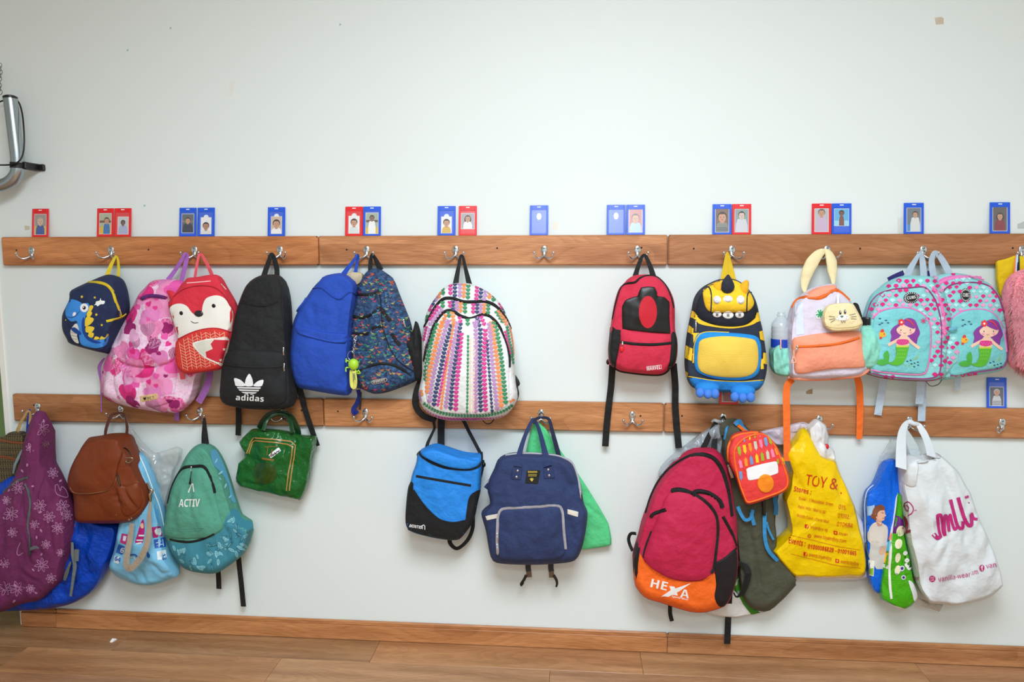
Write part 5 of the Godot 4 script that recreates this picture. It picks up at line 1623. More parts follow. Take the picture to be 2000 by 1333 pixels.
func bag_monster() -> void:
	var g := bag("monster_backpack", "yellow and navy striped monster backpack with blue feet and three eyes", "backpack", [1418, 770, 0.1])
	g.crop(1170, 480, 5.714)
	var navy := cloth(Color(0.145, 0.175, 0.25))
	var yel := cloth(Color(0.95, 0.78, 0.14))
	var blu := cloth(Color(0.10, 0.55, 0.86))
	g.body("body", [1035, 720, 1060, 590, 1110, 505, 1165, 455, 1250, 410, 1350, 372, 1500, 370, 1600, 420, 1690, 510, 1740, 590, 1775, 700, 1795, 810, 1830, 960, 1865, 1200, 1876, 1330, 1862, 1455, 1830, 1550, 1760, 1622, 1600, 1642, 1400, 1640, 1200, 1630, 1050, 1588, 992, 1515, 962, 1405, 955, 1270, 972, 1060, 1000, 890], [1420, 1080], [1060, 730, 1100, 600, 1180, 500, 1300, 440, 1450, 420, 1580, 460, 1680, 570, 1730, 700, 1760, 830, 1795, 980, 1815, 1200, 1815, 1330, 1800, 1470, 1740, 1560, 1600, 1590, 1200, 1570, 1090, 1530, 1040, 1450, 1035, 1270, 1045, 1060, 1055, 900], [0.035, 0.08, 0.145, 0.165], navy, {"amp": 0.0035, "k": 2.8})
	var k := g.ink()
	k.cell = 3.5
	var yc := Color(0.95, 0.78, 0.14)
	for e in [[1020, 720, 1105, 760, 1090, 830, 1000, 795], [970, 865, 1055, 925, 1050, 995, 950, 950], [930, 1095, 1045, 1150, 1035, 1290, 930, 1240], [930, 1370, 1000, 1420, 990, 1470, 950, 1465], [1745, 750, 1810, 740, 1830, 830, 1740, 862], [1785, 960, 1850, 940, 1870, 1080, 1795, 1045], [1830, 1195, 1900, 1205, 1900, 1335, 1826, 1315], [1800, 1271, 1828, 1262, 1835, 1376, 1802, 1380], [1050, 975, 1120, 975, 1075, 1040, 1055, 1090]]:
		k.poly(e, yc, 0, false)
		k.done("stripe")
	k.poly([1085, 785, 1150, 838, 1300, 888, 1500, 904, 1650, 878, 1755, 800, 1780, 826, 1705, 884, 1500, 925, 1300, 910, 1110, 868], yc, 0)
	k.done("stripe")
	g.patch("mouth", [1052, 650, 1090, 575, 1140, 530, 1250, 560, 1450, 570, 1640, 570, 1725, 600, 1768, 705, 1735, 800, 1650, 868, 1500, 898, 1300, 880, 1150, 812, 1075, 740], 0.006, 0.012, cloth(Color(0.085, 0.105, 0.16)), {"cen": [1430, 660]})
	g.cord("mouth_zipper", [1062, 690, 1085, 755, 1155, 815, 1300, 872, 1500, 892, 1640, 862, 1730, 795, 1762, 715], 2.4, cloth(Color(0.04, 0.05, 0.07)))
	g.patch("head", [1158, 520, 1178, 470, 1258, 424, 1365, 388, 1500, 385, 1598, 432, 1682, 520, 1728, 625, 1710, 690, 1640, 738, 1450, 746, 1260, 744, 1195, 700, 1165, 600], 0.008, 0.016, yel, {"cen": [1440, 600], "e": 0.2})
	g.cord("cheek_piping", [1175, 480, 1215, 460, 1245, 500, 1255, 600, 1248, 740], 2.2, navy)
	g.cord("cheek_piping", [1700, 525, 1672, 520, 1655, 560, 1650, 640, 1648, 735], 2.2, navy)
	var wt := cloth(Color(0.93, 0.93, 0.92))
	for e in [[1317, 605, 44, 46], [1437, 595, 54, 38], [1580, 605, 46, 50]]:
		var f := []
		for i in 12: f.append_array([e[0] + cos(TAU * i / 12) * e[2], e[1] + sin(TAU * i / 12) * e[3]])
		g.patch("eye", f, 0.003, 0.003, wt, {"n": 32, "steps": 4, "e": 0.4})
		var m := g.ink()
		for r in [0.62, 0.5]: m.ell(e[0], e[1] + 4, e[2] * r, e[3] * r, Color(0.80, 0.80, 0.80) if r > 0.55 else Color(0.95, 0.95, 0.94), 1.0 if r > 0.55 else 2.0)
		m.done("eye_stitching")
	for e in [[1318, 768, 50, 34], [1440, 776, 62, 42], [1568, 772, 50, 38]]:
		var f := []
		for i in 12: f.append_array([e[0] + cos(TAU * i / 12) * e[2], e[1] + sin(TAU * i / 12) * e[3]])
		g.patch("tooth", f, 0.003, 0.002, wt, {"n": 32, "steps": 4, "e": 0.3})
		var m := g.ink()
		m.poly([e[0] - 14, e[1] - 12, e[0] + 14, e[1] - 12, e[0] + 14, e[1] + 16, e[0] - 14, e[1] + 16], Color(0.5, 0.5, 0.52), 0, false)
		m.done("brace")
	g.rope("horn", [1440, 520, 0.16, 1438, 470, 0.175, 1438, 420, 0.175, 1440, 370, 0.165, 1442, 326, 0.155], [14, 21, 19, 11, 2], cloth(Color(0.13, 0.15, 0.21)), {"flatz": 0.7})
	g.rope("ear", [1605, 520, 0.15, 1618, 470, 0.155, 1640, 420, 0.152, 1655, 390, 0.148], [17, 15, 10, 3], cloth(Color(0.93, 0.68, 0.10)))
	g.rope("ear", [1350, 480, 0.155, 1325, 460, 0.155, 1300, 445, 0.15, 1285, 440, 0.145], [17, 15, 11, 4], cloth(Color(0.93, 0.70, 0.10)))
	g.patch("pocket_frame", [1080, 1010, 1190, 966, 1450, 972, 1720, 1000, 1792, 1060, 1812, 1200, 1795, 1371, 1742, 1461, 1600, 1502, 1350, 1494, 1150, 1442, 1072, 1371, 1060, 1200], 0.009, 0.008, blu, {"cen": [1440, 1230]})
	g.patch("pocket_mesh", [1128, 1062, 1250, 1022, 1450, 1012, 1700, 1040, 1758, 1085, 1778, 1200, 1768, 1351, 1700, 1441, 1550, 1474, 1300, 1460, 1142, 1411, 1098, 1311, 1106, 1160], 0.004, 0.006, ribbed(), {"cen": [1440, 1240], "steps": 12})
	g.cord("pocket_edging", [1058, 1250, 1062, 1120, 1100, 1020, 1190, 966, 1450, 970], 1.8, yel)
	g.patch("base_panel", [1000, 1465, 1150, 1490, 1300, 1512, 1600, 1522, 1828, 1505, 1815, 1570, 1740, 1618, 1600, 1634, 1350, 1634, 1060, 1578, 1010, 1520], 0.004, 0.002, cloth(Color(0.09, 0.47, 0.76)), {"cen": [1420, 1570], "n": 96})
	g.cord("base_piping", [1000, 1462, 1150, 1487, 1300, 1508, 1600, 1518, 1830, 1502], 1.6, yel)
	for e in [[1208, 1590, [[1128, 1642], [1216, 1655], [1294, 1655]]], [1605, 1622, [[1516, 1690], [1604, 1700], [1692, 1694]]]]:
		var f = g.ball("foot", e[0], e[1], Vector3(38, 22, 30), cloth(Color(0.12, 0.52, 0.84)), 0, {"z": 0.155, "n": 12})
		for q in e[2]: g.ball("toe", q[0], q[1], Vector3(13.5, 16, 13), cloth(Color(0.27, 0.50, 0.86)), 0, {"z": 0.180, "in": f})
	g.pull(1082, 850, 0.0, 30, chrome(), {"w": 4})
	g.pull(1052, 1220, 0.0, 26, plain(Color(0.95, 0.70, 0.1), 0.4))
	g.strap("hanging_loop", [1395, 400, 0.10, 1405, 300, 0.075, 1415, 190, 0.062, 1425, 95, 0.057, 1440, 95, 0.055, 1455, 190, 0.058, 1475, 300, 0.07, 1490, 400, 0.095], [24, 20, 13, 7, 7, 14, 20, 24], cloth(Color(0.84, 0.70, 0.12)))

func ribbed() -> StandardMaterial3D:
	if mats.has("ribbed"): return mats["ribbed"]
	var im := Image.create(8, 64, false, Image.FORMAT_RGB8)
	for y in 64:
		for x in 8:
			var t := absf(sin(PI * y / 8.0))
			im.set_pixel(x, y, Color(0.86, 0.70, 0.20).lerp(Color(0.95, 0.83, 0.38), t))
	var m := printed("ribbed", ImageTexture.create_from_image(im), 0.03)
	return m

func lathe(g: Bag, called: String, x: float, prof: Array, z: float, m: Material, tilt := 0.0) -> MeshInstance3D:
	# prof: y in the crop, radius in mm
	var mb := Mb.new()
	var rows := []
	for e in prof:
		var c := P(g.ox + (x + tilt * (e[0] - prof[0][0])) / g.sc, g.oy + e[0] / g.sc, z)
		var row := PackedVector3Array()
		for i in 24:
			var a := TAU * i / 24
			row.append(c + Vector3(cos(a), 0, sin(a)) * e[1] * 0.001)
		rows.append(row)
	mb.grid(rows, true)
	mb.fan(rows[0], true)
	mb.fan(rows[rows.size() - 1])
	return put(mb, called, m, g.root, 1)

func bag_peach() -> void:
	# bottles first: they stand in the side pockets
	var w := bag("water_bottle", "clear ridged plastic water bottle in the mint side pocket", "bottle", [1523, 700, 0.09])
	w.crop(1490, 480, 5.714)
	lathe(w, "bottle", 205, [[742, 11], [765, 11], [768, 14], [782, 14], [786, 11], [800, 14], [840, 24], [870, 29], [905, 31], [915, 29.5], [925, 31], [955, 31], [965, 29.5], [975, 31], [1010, 31], [1020, 29.5], [1030, 31], [1200, 31], [1250, 29]], 0.085, clear(Color(0.86, 0.90, 0.92), 0.35, 0.08))
	lathe(w, "water", 205, [[905, 29], [1010, 29.5], [1100, 29.5], [1245, 28]], 0.085, clear(Color(0.93, 0.95, 0.96), 0.55, 0.1))
	lathe(w, "label_band", 205, [[1040, 31.8], [1130, 31.8]], 0.085, plain(Color(0.10, 0.27, 0.72), 0.4))
	var d := bag("drink_bottle", "grey drinking bottle with black lid in the mint side pocket", "bottle", [1700, 660, 0.085])
	d.crop(1490, 480, 5.714)
	lathe(d, "lid", 1172, [[798, 20], [800, 22], [820, 22.5], [880, 22.5], [885, 20]], 0.115, plain(Color(0.05, 0.055, 0.06), 0.35))
	lathe(d, "bottle", 1175, [[885, 23], [900, 25], [1100, 25], [1150, 24]], 0.115, clear(Color(0.45, 0.50, 0.50), 0.7, 0.1))
	d.strap("carry_loop", [1010, 665, 0.12, 1040, 668, 0.12, 1060, 720, 0.12, 1085, 800, 0.118], 14, plain(Color(0.04, 0.045, 0.05), 0.4))
	var g := bag("peach_backpack", "lilac and peach backpack with mint side pockets and cream bunny-ear handle", "backpack", [1620, 735, 0.1])
	g.crop(1490, 480, 5.714)
	var lil := cloth(Color(0.86, 0.83, 0.90))
	var pea := cloth(Color(0.96, 0.62, 0.50))
	var org := cloth(Color(0.94, 0.44, 0.14))
	var mint := cloth(Color(0.55, 0.85, 0.77))
	var cream := cloth(Color(0.93, 0.87, 0.68))
	g.strap("strap_tail", [330, 1490, 0.09, 275, 1560, 0.095, 262, 1680, 0.10, 265, 1900, 0.105, 268, 2200, 0.11, 270, 2405, 0.112], 22, org)
	g.strap("strap_tail", [1045, 1460, 0.07, 1075, 1570, 0.055, 1085, 1780, 0.04, 1082, 1960, 0.033, 1075, 2160, 0.032], [20, 22, 22, 21, 19], org)
	g.body("side_pocket", [80, 1165, 125, 1098, 200, 1075, 270, 1080, 330, 1200, 350, 1400, 330, 1445, 260, 1462, 150, 1442, 92, 1375, 82, 1280], [215, 1280], 0.8, [0.035, 0.07, 0.115, 0.125], mint, {"amp": 0.012, "fx": 14, "fy": 7, "cr": [[130, 1120, 160, 1300, 7, 6], [230, 1380, 290, 1330, 8, 6]]})
	g.cord("elastic_hem", [88, 1150, 130, 1108, 200, 1085, 270, 1090], 3.0, mint)
	g.body("side_pocket", [1040, 910, 1120, 898, 1210, 895, 1300, 955, 1330, 1050, 1362, 1220, 1374, 1290, 1310, 1345, 1220, 1375, 1100, 1370, 1030, 1200], [1190, 1130], 0.8, [0.06, 0.115, 0.160, 0.172], mint, {"amp": 0.010, "fx": 12, "fy": 7, "cr": [[1180, 1080, 1290, 1220, 8, 7], [1150, 950, 1250, 980, 6, 5]]})
	g.cord("elastic_hem", [1110, 910, 1210, 903, 1290, 955, 1310, 1000], 3.0, mint)
	g.body("body", [262, 1000, 282, 850, 312, 720, 352, 625, 430, 562, 465, 525, 600, 452, 780, 424, 835, 462, 930, 560, 985, 625, 1060, 760, 1112, 885, 1160, 1100, 1185, 1300, 1212, 1345, 1180, 1402, 1100, 1450, 900, 1474, 500, 1494, 335, 1482, 285, 1450, 272, 1250], [690, 1020], 0.87, [0.05, 0.105, 0.158, 0.172], lil, {"amp": 0.006, "fx": 6, "fy": 6, "cr": [[560, 620, 540, 800, 10, 5]]})
	g.patch("top_panel", [462, 545, 600, 470, 780, 438, 830, 470, 790, 500, 700, 540, 600, 575, 480, 578], 0.003, 0.003, pea, {"cen": [640, 520], "n": 64})
	g.band("zipper", [325, 690, 370, 615, 450, 580, 600, 588, 690, 560, 760, 515, 820, 500, 880, 530, 960, 605], 12, org, 2.4, {"zip": true})
	var k := g.ink()
	k.poly([360, 655, 440, 622, 460, 985, 372, 1000], Color(0.83, 0.88, 0.96), 0, false)
	k.line([362, 720, 452, 700], 3, Color(0.93, 0.95, 0.98), 1)
	k.line([366, 850, 456, 830], 3, Color(0.93, 0.95, 0.98), 1)
	k.done("reflective_strip")
	k.poly([585, 735, 640, 690, 690, 690, 700, 770, 660, 810, 600, 815], Color(0.86, 0.88, 0.90), 0)
	for i in 9: k.line([635, 765, 635 + cos(i * 0.7) * 42, 760 + sin(i * 0.7) * 42], 14, Color(0.15, 0.62, 0.38), 1)
	k.done("leaf_badge")
	g.patch("front_pocket", [312, 1045, 500, 1000, 700, 975, 1080, 955, 1115, 1120, 1138, 1330, 1100, 1362, 800, 1375, 600, 1402, 375, 1430, 345, 1300, 318, 1150], 0.008, 0.010, pea, {"cen": [720, 1200], "e": 0.1})
	g.band("pocket_zipper", [395, 1128, 600, 1122, 800, 1102, 950, 1070, 1075, 1030], 8, org, 2.2, {"zip": true})
	g.pull(385, 1130, -0.3, 18, chrome())
	g.rope("triangle_pull", [345, 1170, 0.19, 345, 1240, 0.19, 315, 1305, 0.19, 370, 1298, 0.19, 345, 1240, 0.19], 1.8, plain(Color(0.97, 0.72, 0.62), 0.4), {"n": 2})
	g.strap("pocket_tag", [198, 1040, 0.125, 200, 1090, 0.13, 198, 1150, 0.128], 4, plain(Color(0.95, 0.68, 0.60), 0.5))
	g.cord("bottom_binding", [285, 1470, 500, 1492, 700, 1488, 900, 1472, 1100, 1440, 1208, 1350], 6, pea)
	g.rope("bunny_ear_handle", [470, 530, 0.09, 462, 450, 0.08, 490, 320, 0.075, 550, 190, 0.07, 625, 95, 0.064, 690, 62, 0.058, 735, 95, 0.058, 765, 180, 0.066, 775, 290, 0.075, 785, 380, 0.085, 786, 440, 0.09], [3, 11, 18, 20, 15, 8, 14, 18, 16, 9, 3], cream, {"flatz": 0.55, "seg": 14, "n": 8})
	# bunny purse
	var b := bag("bunny_purse", "small cream bunny-face purse clipped to the peach backpack", "purse", [1645, 640, 0.18])
	b.crop(1490, 480, 5.714)
	b.strap("clip_strap", [838, 545, 0.176, 838, 600, 0.188, 838, 660, 0.198], 7, cloth(Color(0.90, 0.91, 0.93)))
	b.body("body", [690, 700, 760, 655, 900, 640, 1000, 650, 1050, 720, 1112, 850, 1102, 900, 1050, 940, 900, 956, 780, 956, 702, 910, 665, 820], [880, 810], 0.82, [0.178, 0.194, 0.212, 0.216], cream, {"amp": 0.002})
	b.cord("seam_piping", [700, 890, 780, 915, 900, 915, 1040, 900, 1100, 865], 1.5, cloth(Color(0.86, 0.78, 0.55)))
	var f := b.ink()
	var dk := Color(0.22, 0.24, 0.28)
	f.ell(862, 748, 13, 24, dk, 1); f.ell(915, 740, 13, 24, dk, 1)
	f.ell(864, 740, 5, 9, Color(0.92, 0.92, 0.92), 2); f.ell(917, 732, 5, 9, Color(0.92, 0.92, 0.92), 2)
	f.poly([815, 815, 850, 780, 885, 770, 940, 775, 960, 805, 930, 830, 850, 835], Color(0.96, 0.95, 0.92), 0)
	f.poly([862, 785, 895, 782, 890, 800, 875, 805], Color(0.35, 0.52, 0.46), 1)
	for e in [[735, 790, 800, 796], [742, 825, 805, 815], [755, 855, 802, 830], [965, 775, 1030, 760], [978, 795, 1042, 792], [980, 815, 1040, 820]]: f.line(e, 4.5, dk, 1)
	f.line([870, 835, 885, 858, 898, 838, 912, 856, 918, 832], 4, dk, 2)
	for e in [[830, 800], [845, 820], [935, 795], [928, 815]]: f.ell(e[0], e[1], 4, 4, dk, 1, 0, 8)
	f.done("bunny_face")

func scales(k: Ink, region: PackedVector2Array, seed_: int, r: float) -> void:
	var rg := RandomNumberGenerator.new()
	rg.seed = seed_
	var lo := region[0]; var hi := region[0]
	for p in region:
		lo = lo.min(p); hi = hi.max(p)
	var row := 0
	var y := lo.y
	while y < hi.y:
		var x := lo.x + (r * 1.3 if row % 2 else 0.0)
		while x < hi.x:
			var p := Vector2(x + rg.randf_range(-1, 1), y + rg.randf_range(-1, 1))
			var t := rg.randf()
			if Geometry2D.is_point_in_polygon(p, region) and t < 0.86:
				var c := Color(0.88, 0.13, 0.50) if t < 0.50 else (Color(0.94, 0.62, 0.80) if t < 0.7 else Color(0.72, 0.92, 0.92))
				k.shape("scale", (p.x - k.g.ox) * k.g.sc, (p.y - k.g.oy) * k.g.sc, r * k.g.sc * rg.randf_range(0.85, 1.05), c, 0.5)
			x += r * 2.6
		y += r * 1.75
		row += 1

func mermaid(k: Ink, dx: float, dy: float) -> void:
	var sh := func(f: Array) -> Array:
		var r := []
		for i in range(0, f.size(), 2): r.append_array([f[i] + dx, f[i + 1] + dy])
		return r
	var pur := Color(0.53, 0.24, 0.60); var skin := Color(0.95, 0.80, 0.71); var red := Color(0.90, 0.22, 0.26); var grn := Color(0.36, 0.74, 0.20)
	k.poly(sh.call([480, 950, 530, 905, 600, 884, 665, 912, 700, 985, 726, 1070, 700, 1130, 682, 1202, 625, 1180, 592, 1112, 540, 1118, 490, 1112, 440, 1172, 368, 1172, 380, 1110, 368, 1052, 400, 1000, 450, 965]), pur, 0)
	k.line(sh.call([500, 1130, 430, 1165, 345, 1212]), 36, skin, 1); k.line(sh.call([570, 1130, 640, 1195, 715, 1250]), 36, skin, 1)
	k.poly(sh.call([505, 1090, 560, 1090, 580, 1130, 585, 1230, 440, 1230, 470, 1130]), skin, 1)
	k.poly(sh.call([438, 1025, 470, 990, 520, 958, 575, 985, 640, 1000, 668, 1012, 650, 1062, 585, 1096, 520, 1100, 462, 1072]), skin, 2)
	k.line(sh.call([555, 900, 610, 925, 645, 975, 655, 1010]), 15, red, 2)
	k.poly(sh.call([520, 958, 560, 930, 620, 950, 660, 1012, 600, 1000]), pur, 3)
	for i in 5: k.ell(495 + dx + cos(i * 1.257) * 22, 936 + dy + sin(i * 1.257) * 24, 19, 19, red, 3.2, 0, 10)
	k.ell(497 + dx, 938 + dy, 13, 13, Color(0.97, 0.93, 0.88), 4, 0, 10)
	for e in [[492, 1032], [606, 1030]]: k.ell(e[0] + dx, e[1] + dy, 6, 9, Color(0.15, 0.12, 0.2), 3, 0, 10)
	for e in [[482, 1062], [612, 1062]]: k.ell(e[0] + dx, e[1] + dy, 17, 15, Color(0.93, 0.64, 0.70), 3, 0, 12)
	k.line(sh.call([522, 1062, 537, 1076, 552, 1062]), 4, Color(0.6, 0.3, 0.3), 3)
	k.poly(sh.call([448, 1152, 512, 1142, 580, 1152, 586, 1192, 512, 1212, 446, 1196]), Color(0.87, 0.22, 0.55), 2)
	for i in 8: k.ell(462 + dx + i * 16, 1166 + dy + (i % 2) * 18, 3.5, 3.5, Color(0.97, 0.8, 0.9), 3, 0, 6)
	k.poly(sh.call([438, 1228, 578, 1228, 576, 1290, 555, 1370, 515, 1435, 450, 1462, 380, 1452, 325, 1420, 390, 1418, 425, 1370, 438, 1300]), grn, 2)
	k.poly(sh.call([436, 1218, 580, 1218, 580, 1240, 436, 1240]), Color(0.80, 0.84, 0.32), 3, false)
	for j in 3:
		for i in 4: k.ell(465 + dx + i * 26 - j * 8, 1275 + dy + j * 45, 6, 4, Color(0.70, 0.88, 0.42), 3, 0, 8)
	k.poly(sh.call([335, 1425, 290, 1385, 285, 1320, 330, 1280, 350, 1340, 345, 1400]), Color(0.30, 0.70, 0.26), 2)
	k.poly(sh.call([335, 1425, 270, 1385, 190, 1420, 230, 1455, 300, 1455]), Color(0.30, 0.70, 0.26), 2)
	for e in [[240, 890], [315, 912], [265, 945], [340, 942], [238, 962]]: k.poly(sh.call([e[0] - 18, e[1], e[0], e[1] - 6, e[0] + 16, e[1] + 2, e[0], e[1] + 8]), Color(0.10, 0.27, 0.50), 1)
	for e in [[572, 1410], [612, 1398], [622, 1440], [660, 1432], [700, 1420], [655, 1475], [705, 1456]]: k.poly(sh.call([e[0] - 14, e[1], e[0], e[1] - 6, e[0] + 13, e[1] + 5, e[0], e[1] + 7]), Color(0.12, 0.25, 0.38), 2)
	for e in [[580, 1480, 600, 1440], [600, 1490, 650, 1440], [640, 1400, 700, 1340], [660, 1390, 690, 1370], [690, 1390, 715, 1310], [530, 1440, 560, 1470]]: k.line(sh.call(e), 7, Color(0.62, 0.82, 0.55), 1)
	for i in 7: k.line([770 + dx, 918 + dy, 770 + dx + cos(i * 0.9) * 34, 918 + dy + sin(i * 0.9) * 34], 9, Color(0.85, 0.25, 0.50), 1)

func mermaid_fish(k: Ink, x: float, y: float) -> void:
	k.poly([x - 40, y - 20, x - 10, y - 35, x + 25, y - 20, x + 42, y + 5, x + 25, y + 30, x - 10, y + 42, x - 40, y + 35], Color(0.95, 0.68, 0.20), 1)
	k.poly([x - 30, y - 25, x - 15, y - 58, x + 10, y - 55, x + 12, y - 25], Color(0.85, 0.24, 0.20), 1.5)
	k.poly([x - 38, y + 35, x - 10, y + 38, x - 15, y + 58, x - 38, y + 60], Color(0.85, 0.24, 0.20), 1.5)
	k.ell(x + 15, y + 0, 6, 8, Color(0.1, 0.1, 0.1), 2, 0, 8)

func club_badge(g: Bag, x: float, y: float, rx: float, ry: float, rot: float) -> void:
	var f := []
	for i in 16:
		var p := Vector2(cos(TAU * i / 16) * rx, sin(TAU * i / 16) * ry).rotated(rot)
		f.append_array([x + p.x, y + p.y])
	g.patch("rubber_badge", f, 0.0025, 0.001, plain(Color(0.05, 0.055, 0.06), 0.5), {"n": 40, "steps": 4})
	var k := g.ink()
	for i in 20:
		var a := Vector2(cos(TAU * i / 20) * rx, sin(TAU * i / 20) * ry)
		var p := (a * 0.72).rotated(rot); var q := (a * 0.88).rotated(rot)
		k.line([x + p.x, y + p.y, x + q.x, y + q.y], 8, Color(0.88, 0.89, 0.88), 1)
	var o := Vector2(-rx * 0.55, ry * 0.24).rotated(rot)
	k.text("CUBS", x + o.x, y + o.y, ry * 0.5, rot, Color(0.90, 0.91, 0.90), {"len": rx * 1.1, "weight": 800, "l": 1.0})
	k.done("badge_lettering")

func bag_mermaids() -> void:
	var aq := cloth(Color(0.56, 0.83, 0.84), 0.7)
	var panel := cloth(Color(0.47, 0.80, 0.82), 0.6)
	var pk := cloth(Color(0.90, 0.50, 0.74))
	var pip := cloth(Color(0.58, 0.22, 0.48))
	var gry := cloth(Color(0.68, 0.74, 0.80))
	var sil := cloth(Color(0.72, 0.79, 0.86), 0.4)
	# the one behind
	var g := bag("mermaid_backpack", "aqua and pink mermaid backpack tucked behind its twin, beside the fluffy bag", "backpack", [1900, 735, 0.08], "mermaid backpacks")
	g.crop(1680, 480, 6.25)
	g.strap("strap_tail", [1190, 1600, 0.04, 1188, 1680, 0.034, 1184, 1758, 0.032], 20, sil)
	g.body("body", [880, 400, 950, 358, 1100, 335, 1250, 345, 1400, 378, 1520, 432, 1610, 490, 1680, 580, 1732, 700, 1765, 860, 1800, 1050, 1812, 1300, 1800, 1420, 1740, 1515, 1600, 1556, 1300, 1600, 1050, 1640, 940, 1630, 930, 1400, 930, 1000, 900, 700, 878, 500], [1380, 1000], [1010, 580, 1090, 490, 1250, 452, 1450, 455, 1580, 500, 1680, 610, 1738, 770, 1778, 950, 1795, 1250, 1780, 1420, 1700, 1500, 1400, 1548, 1100, 1590, 1010, 1570, 985, 1200, 990, 800], [0.03, 0.06, 0.108, 0.118], aq, {"amp": 0.003, "k": 2.2})
	var k := g.ink()
	k.cell = 10
	scales(k, g.px([890, 400, 1100, 345, 1250, 360, 1400, 390, 1520, 445, 1640, 560, 1710, 720, 1700, 850, 1620, 800, 1500, 765, 1350, 765, 1200, 800, 1110, 860, 1000, 820, 960, 560]), 5, 5.0)
	scales(k, g.px([960, 1590, 1400, 1560, 1700, 1520, 1690, 1545, 1300, 1590, 1060, 1625]), 6, 5.0)
	k.done("scale_print", {"stuff": true})
	g.band("zipper", [950, 470, 1010, 425, 1120, 392, 1250, 382, 1390, 385, 1480, 400], 14, pk, 2.2, {"zip": true})
	g.rope("zip_pull", [1330, 368, 0.10, 1400, 385, 0.11, 1510, 418, 0.108], 2.2, pk)
	g.cord("piping", [990, 760, 1010, 580, 1090, 490, 1250, 452, 1450, 455, 1580, 500, 1680, 610, 1738, 770, 1778, 950, 1795, 1250, 1780, 1420, 1700, 1500, 1400, 1548, 1100, 1590], 2.2, pip)
	g.patch("front_pocket", [1125, 890, 1230, 815, 1350, 785, 1500, 783, 1620, 830, 1712, 940, 1760, 1080, 1785, 1300, 1770, 1420, 1680, 1490, 1400, 1532, 1100, 1580, 1085, 1300, 1100, 1000], 0.005, 0.004, panel, {"cen": [1440, 1180], "e": 0.06})
	g.cord("pocket_piping", [1120, 890, 1230, 812, 1350, 782, 1500, 780, 1620, 826, 1714, 938, 1763, 1080, 1788, 1300], 2.6, pk)
	club_badge(g, 1285, 605, 62, 84, 0.0)
	var m := g.ink()
	mermaid(m, 1012, 16)
	mermaid_fish(m, 1275, 1150)
	m.done("mermaid_print")
	g.strap("hanging_loop", [895, 375, 0.065, 880, 280, 0.06, 872, 190, 0.057, 895, 100, 0.058, 935, 92, 0.057, 985, 150, 0.055, 1040, 240, 0.058, 1090, 340, 0.064], [20, 20, 18, 14, 14, 18, 20, 20], gry)
	# the one in front
	var h := bag("mermaid_backpack", "aqua and pink mermaid backpack overlapping its twin, beside the peach backpack", "backpack", [1780, 740, 0.1], "mermaid backpacks")
	h.crop(1680, 480, 6.25)
	h.strap("strap_tail", [292, 1600, 0.055, 262, 1780, 0.04, 238, 1930, 0.034, 215, 2070, 0.033], 24, sil)
	h.strap("strap_tail", [765, 1630, 0.05, 760, 1780, 0.038, 755, 1960, 0.033, 748, 2145, 0.032], 24, sil)
	h.strap("strap_tail", [742, 1640, 0.065, 735, 1780, 0.055, 722, 1935, 0.052], 25, sil)
	h.rope("cord_loop", [800, 1650, 0.06, 860, 1715, 0.06, 960, 1690, 0.07, 1020, 1590, 0.09], 1.2, plain(Color(0.25, 0.25, 0.27), 0.5))
	h.strap("luggage_tag", [342, 420, 0.085, 430, 375, 0.082, 532, 330, 0.08], 16, plain(Color(0.16, 0.10, 0.40), 0.4))
	h.strap("luggage_tag", [835, 310, 0.05, 840, 375, 0.055], 8, plain(Color(0.16, 0.10, 0.40), 0.4))
	h.body("side_pocket", [1000, 1060, 1130, 1050, 1205, 1072, 1218, 1150, 1222, 1300, 1202, 1420, 1130, 1500, 1090, 1560, 1000, 1600, 960, 1400, 960, 1180], [1090, 1290], 0.75, [0.05, 0.085, 0.125, 0.132], aq, {"amp": 0.004})
	var pk1 := h.ink()
	pk1.cell = 10
	scales(pk1, h.px([1010, 1080, 1130, 1070, 1195, 1090, 1205, 1300, 1190, 1400, 1120, 1480, 1020, 1540, 1000, 1300]), 15, 5.4)
	pk1.done("scale_print", {"stuff": true})
	h.body("body", [45, 1000, 52, 860, 82, 760, 135, 620, 230, 528, 340, 438, 450, 388, 560, 363, 700, 368, 830, 372, 905, 395, 975, 470, 1045, 590, 1092, 740, 1122, 900, 1118, 1050, 1085, 1250, 1070, 1450, 1065, 1560, 1000, 1628, 850, 1658, 600, 1650, 300, 1620, 90, 1570, 42, 1500, 32, 1200], [540, 1050], [80, 870, 140, 690, 240, 590, 400, 535, 600, 518, 780, 512, 885, 610, 950, 760, 985, 950, 988, 1200, 985, 1420, 960, 1560, 850, 1615, 600, 1612, 300, 1580, 95, 1525, 75, 1200], [0.045, 0.09, 0.148, 0.156], aq, {"amp": 0.003, "k": 2.2, "cr": [[800, 540, 870, 760, 8, 4]]})
	var s2 := h.ink()
	s2.cell = 10
	scales(s2, h.px([100, 830, 150, 690, 260, 540, 450, 410, 700, 380, 900, 410, 980, 520, 1060, 700, 1100, 900, 1090, 1050, 1040, 1250, 1030, 1500, 980, 1600, 870, 1580, 860, 1400, 880, 1100, 850, 960, 780, 840, 660, 770, 500, 745, 350, 765, 230, 810, 150, 880]), 8, 5.2)
	scales(s2, h.px([100, 1545, 300, 1590, 600, 1610, 800, 1605, 800, 1640, 600, 1640, 300, 1610, 100, 1570]), 9, 5.2)
	s2.done("scale_print", {"stuff": true})
	h.band("zipper", [880, 500, 930, 570, 985, 700, 1020, 880, 1030, 1100], 12, pk, 1.8, {"zip": true})
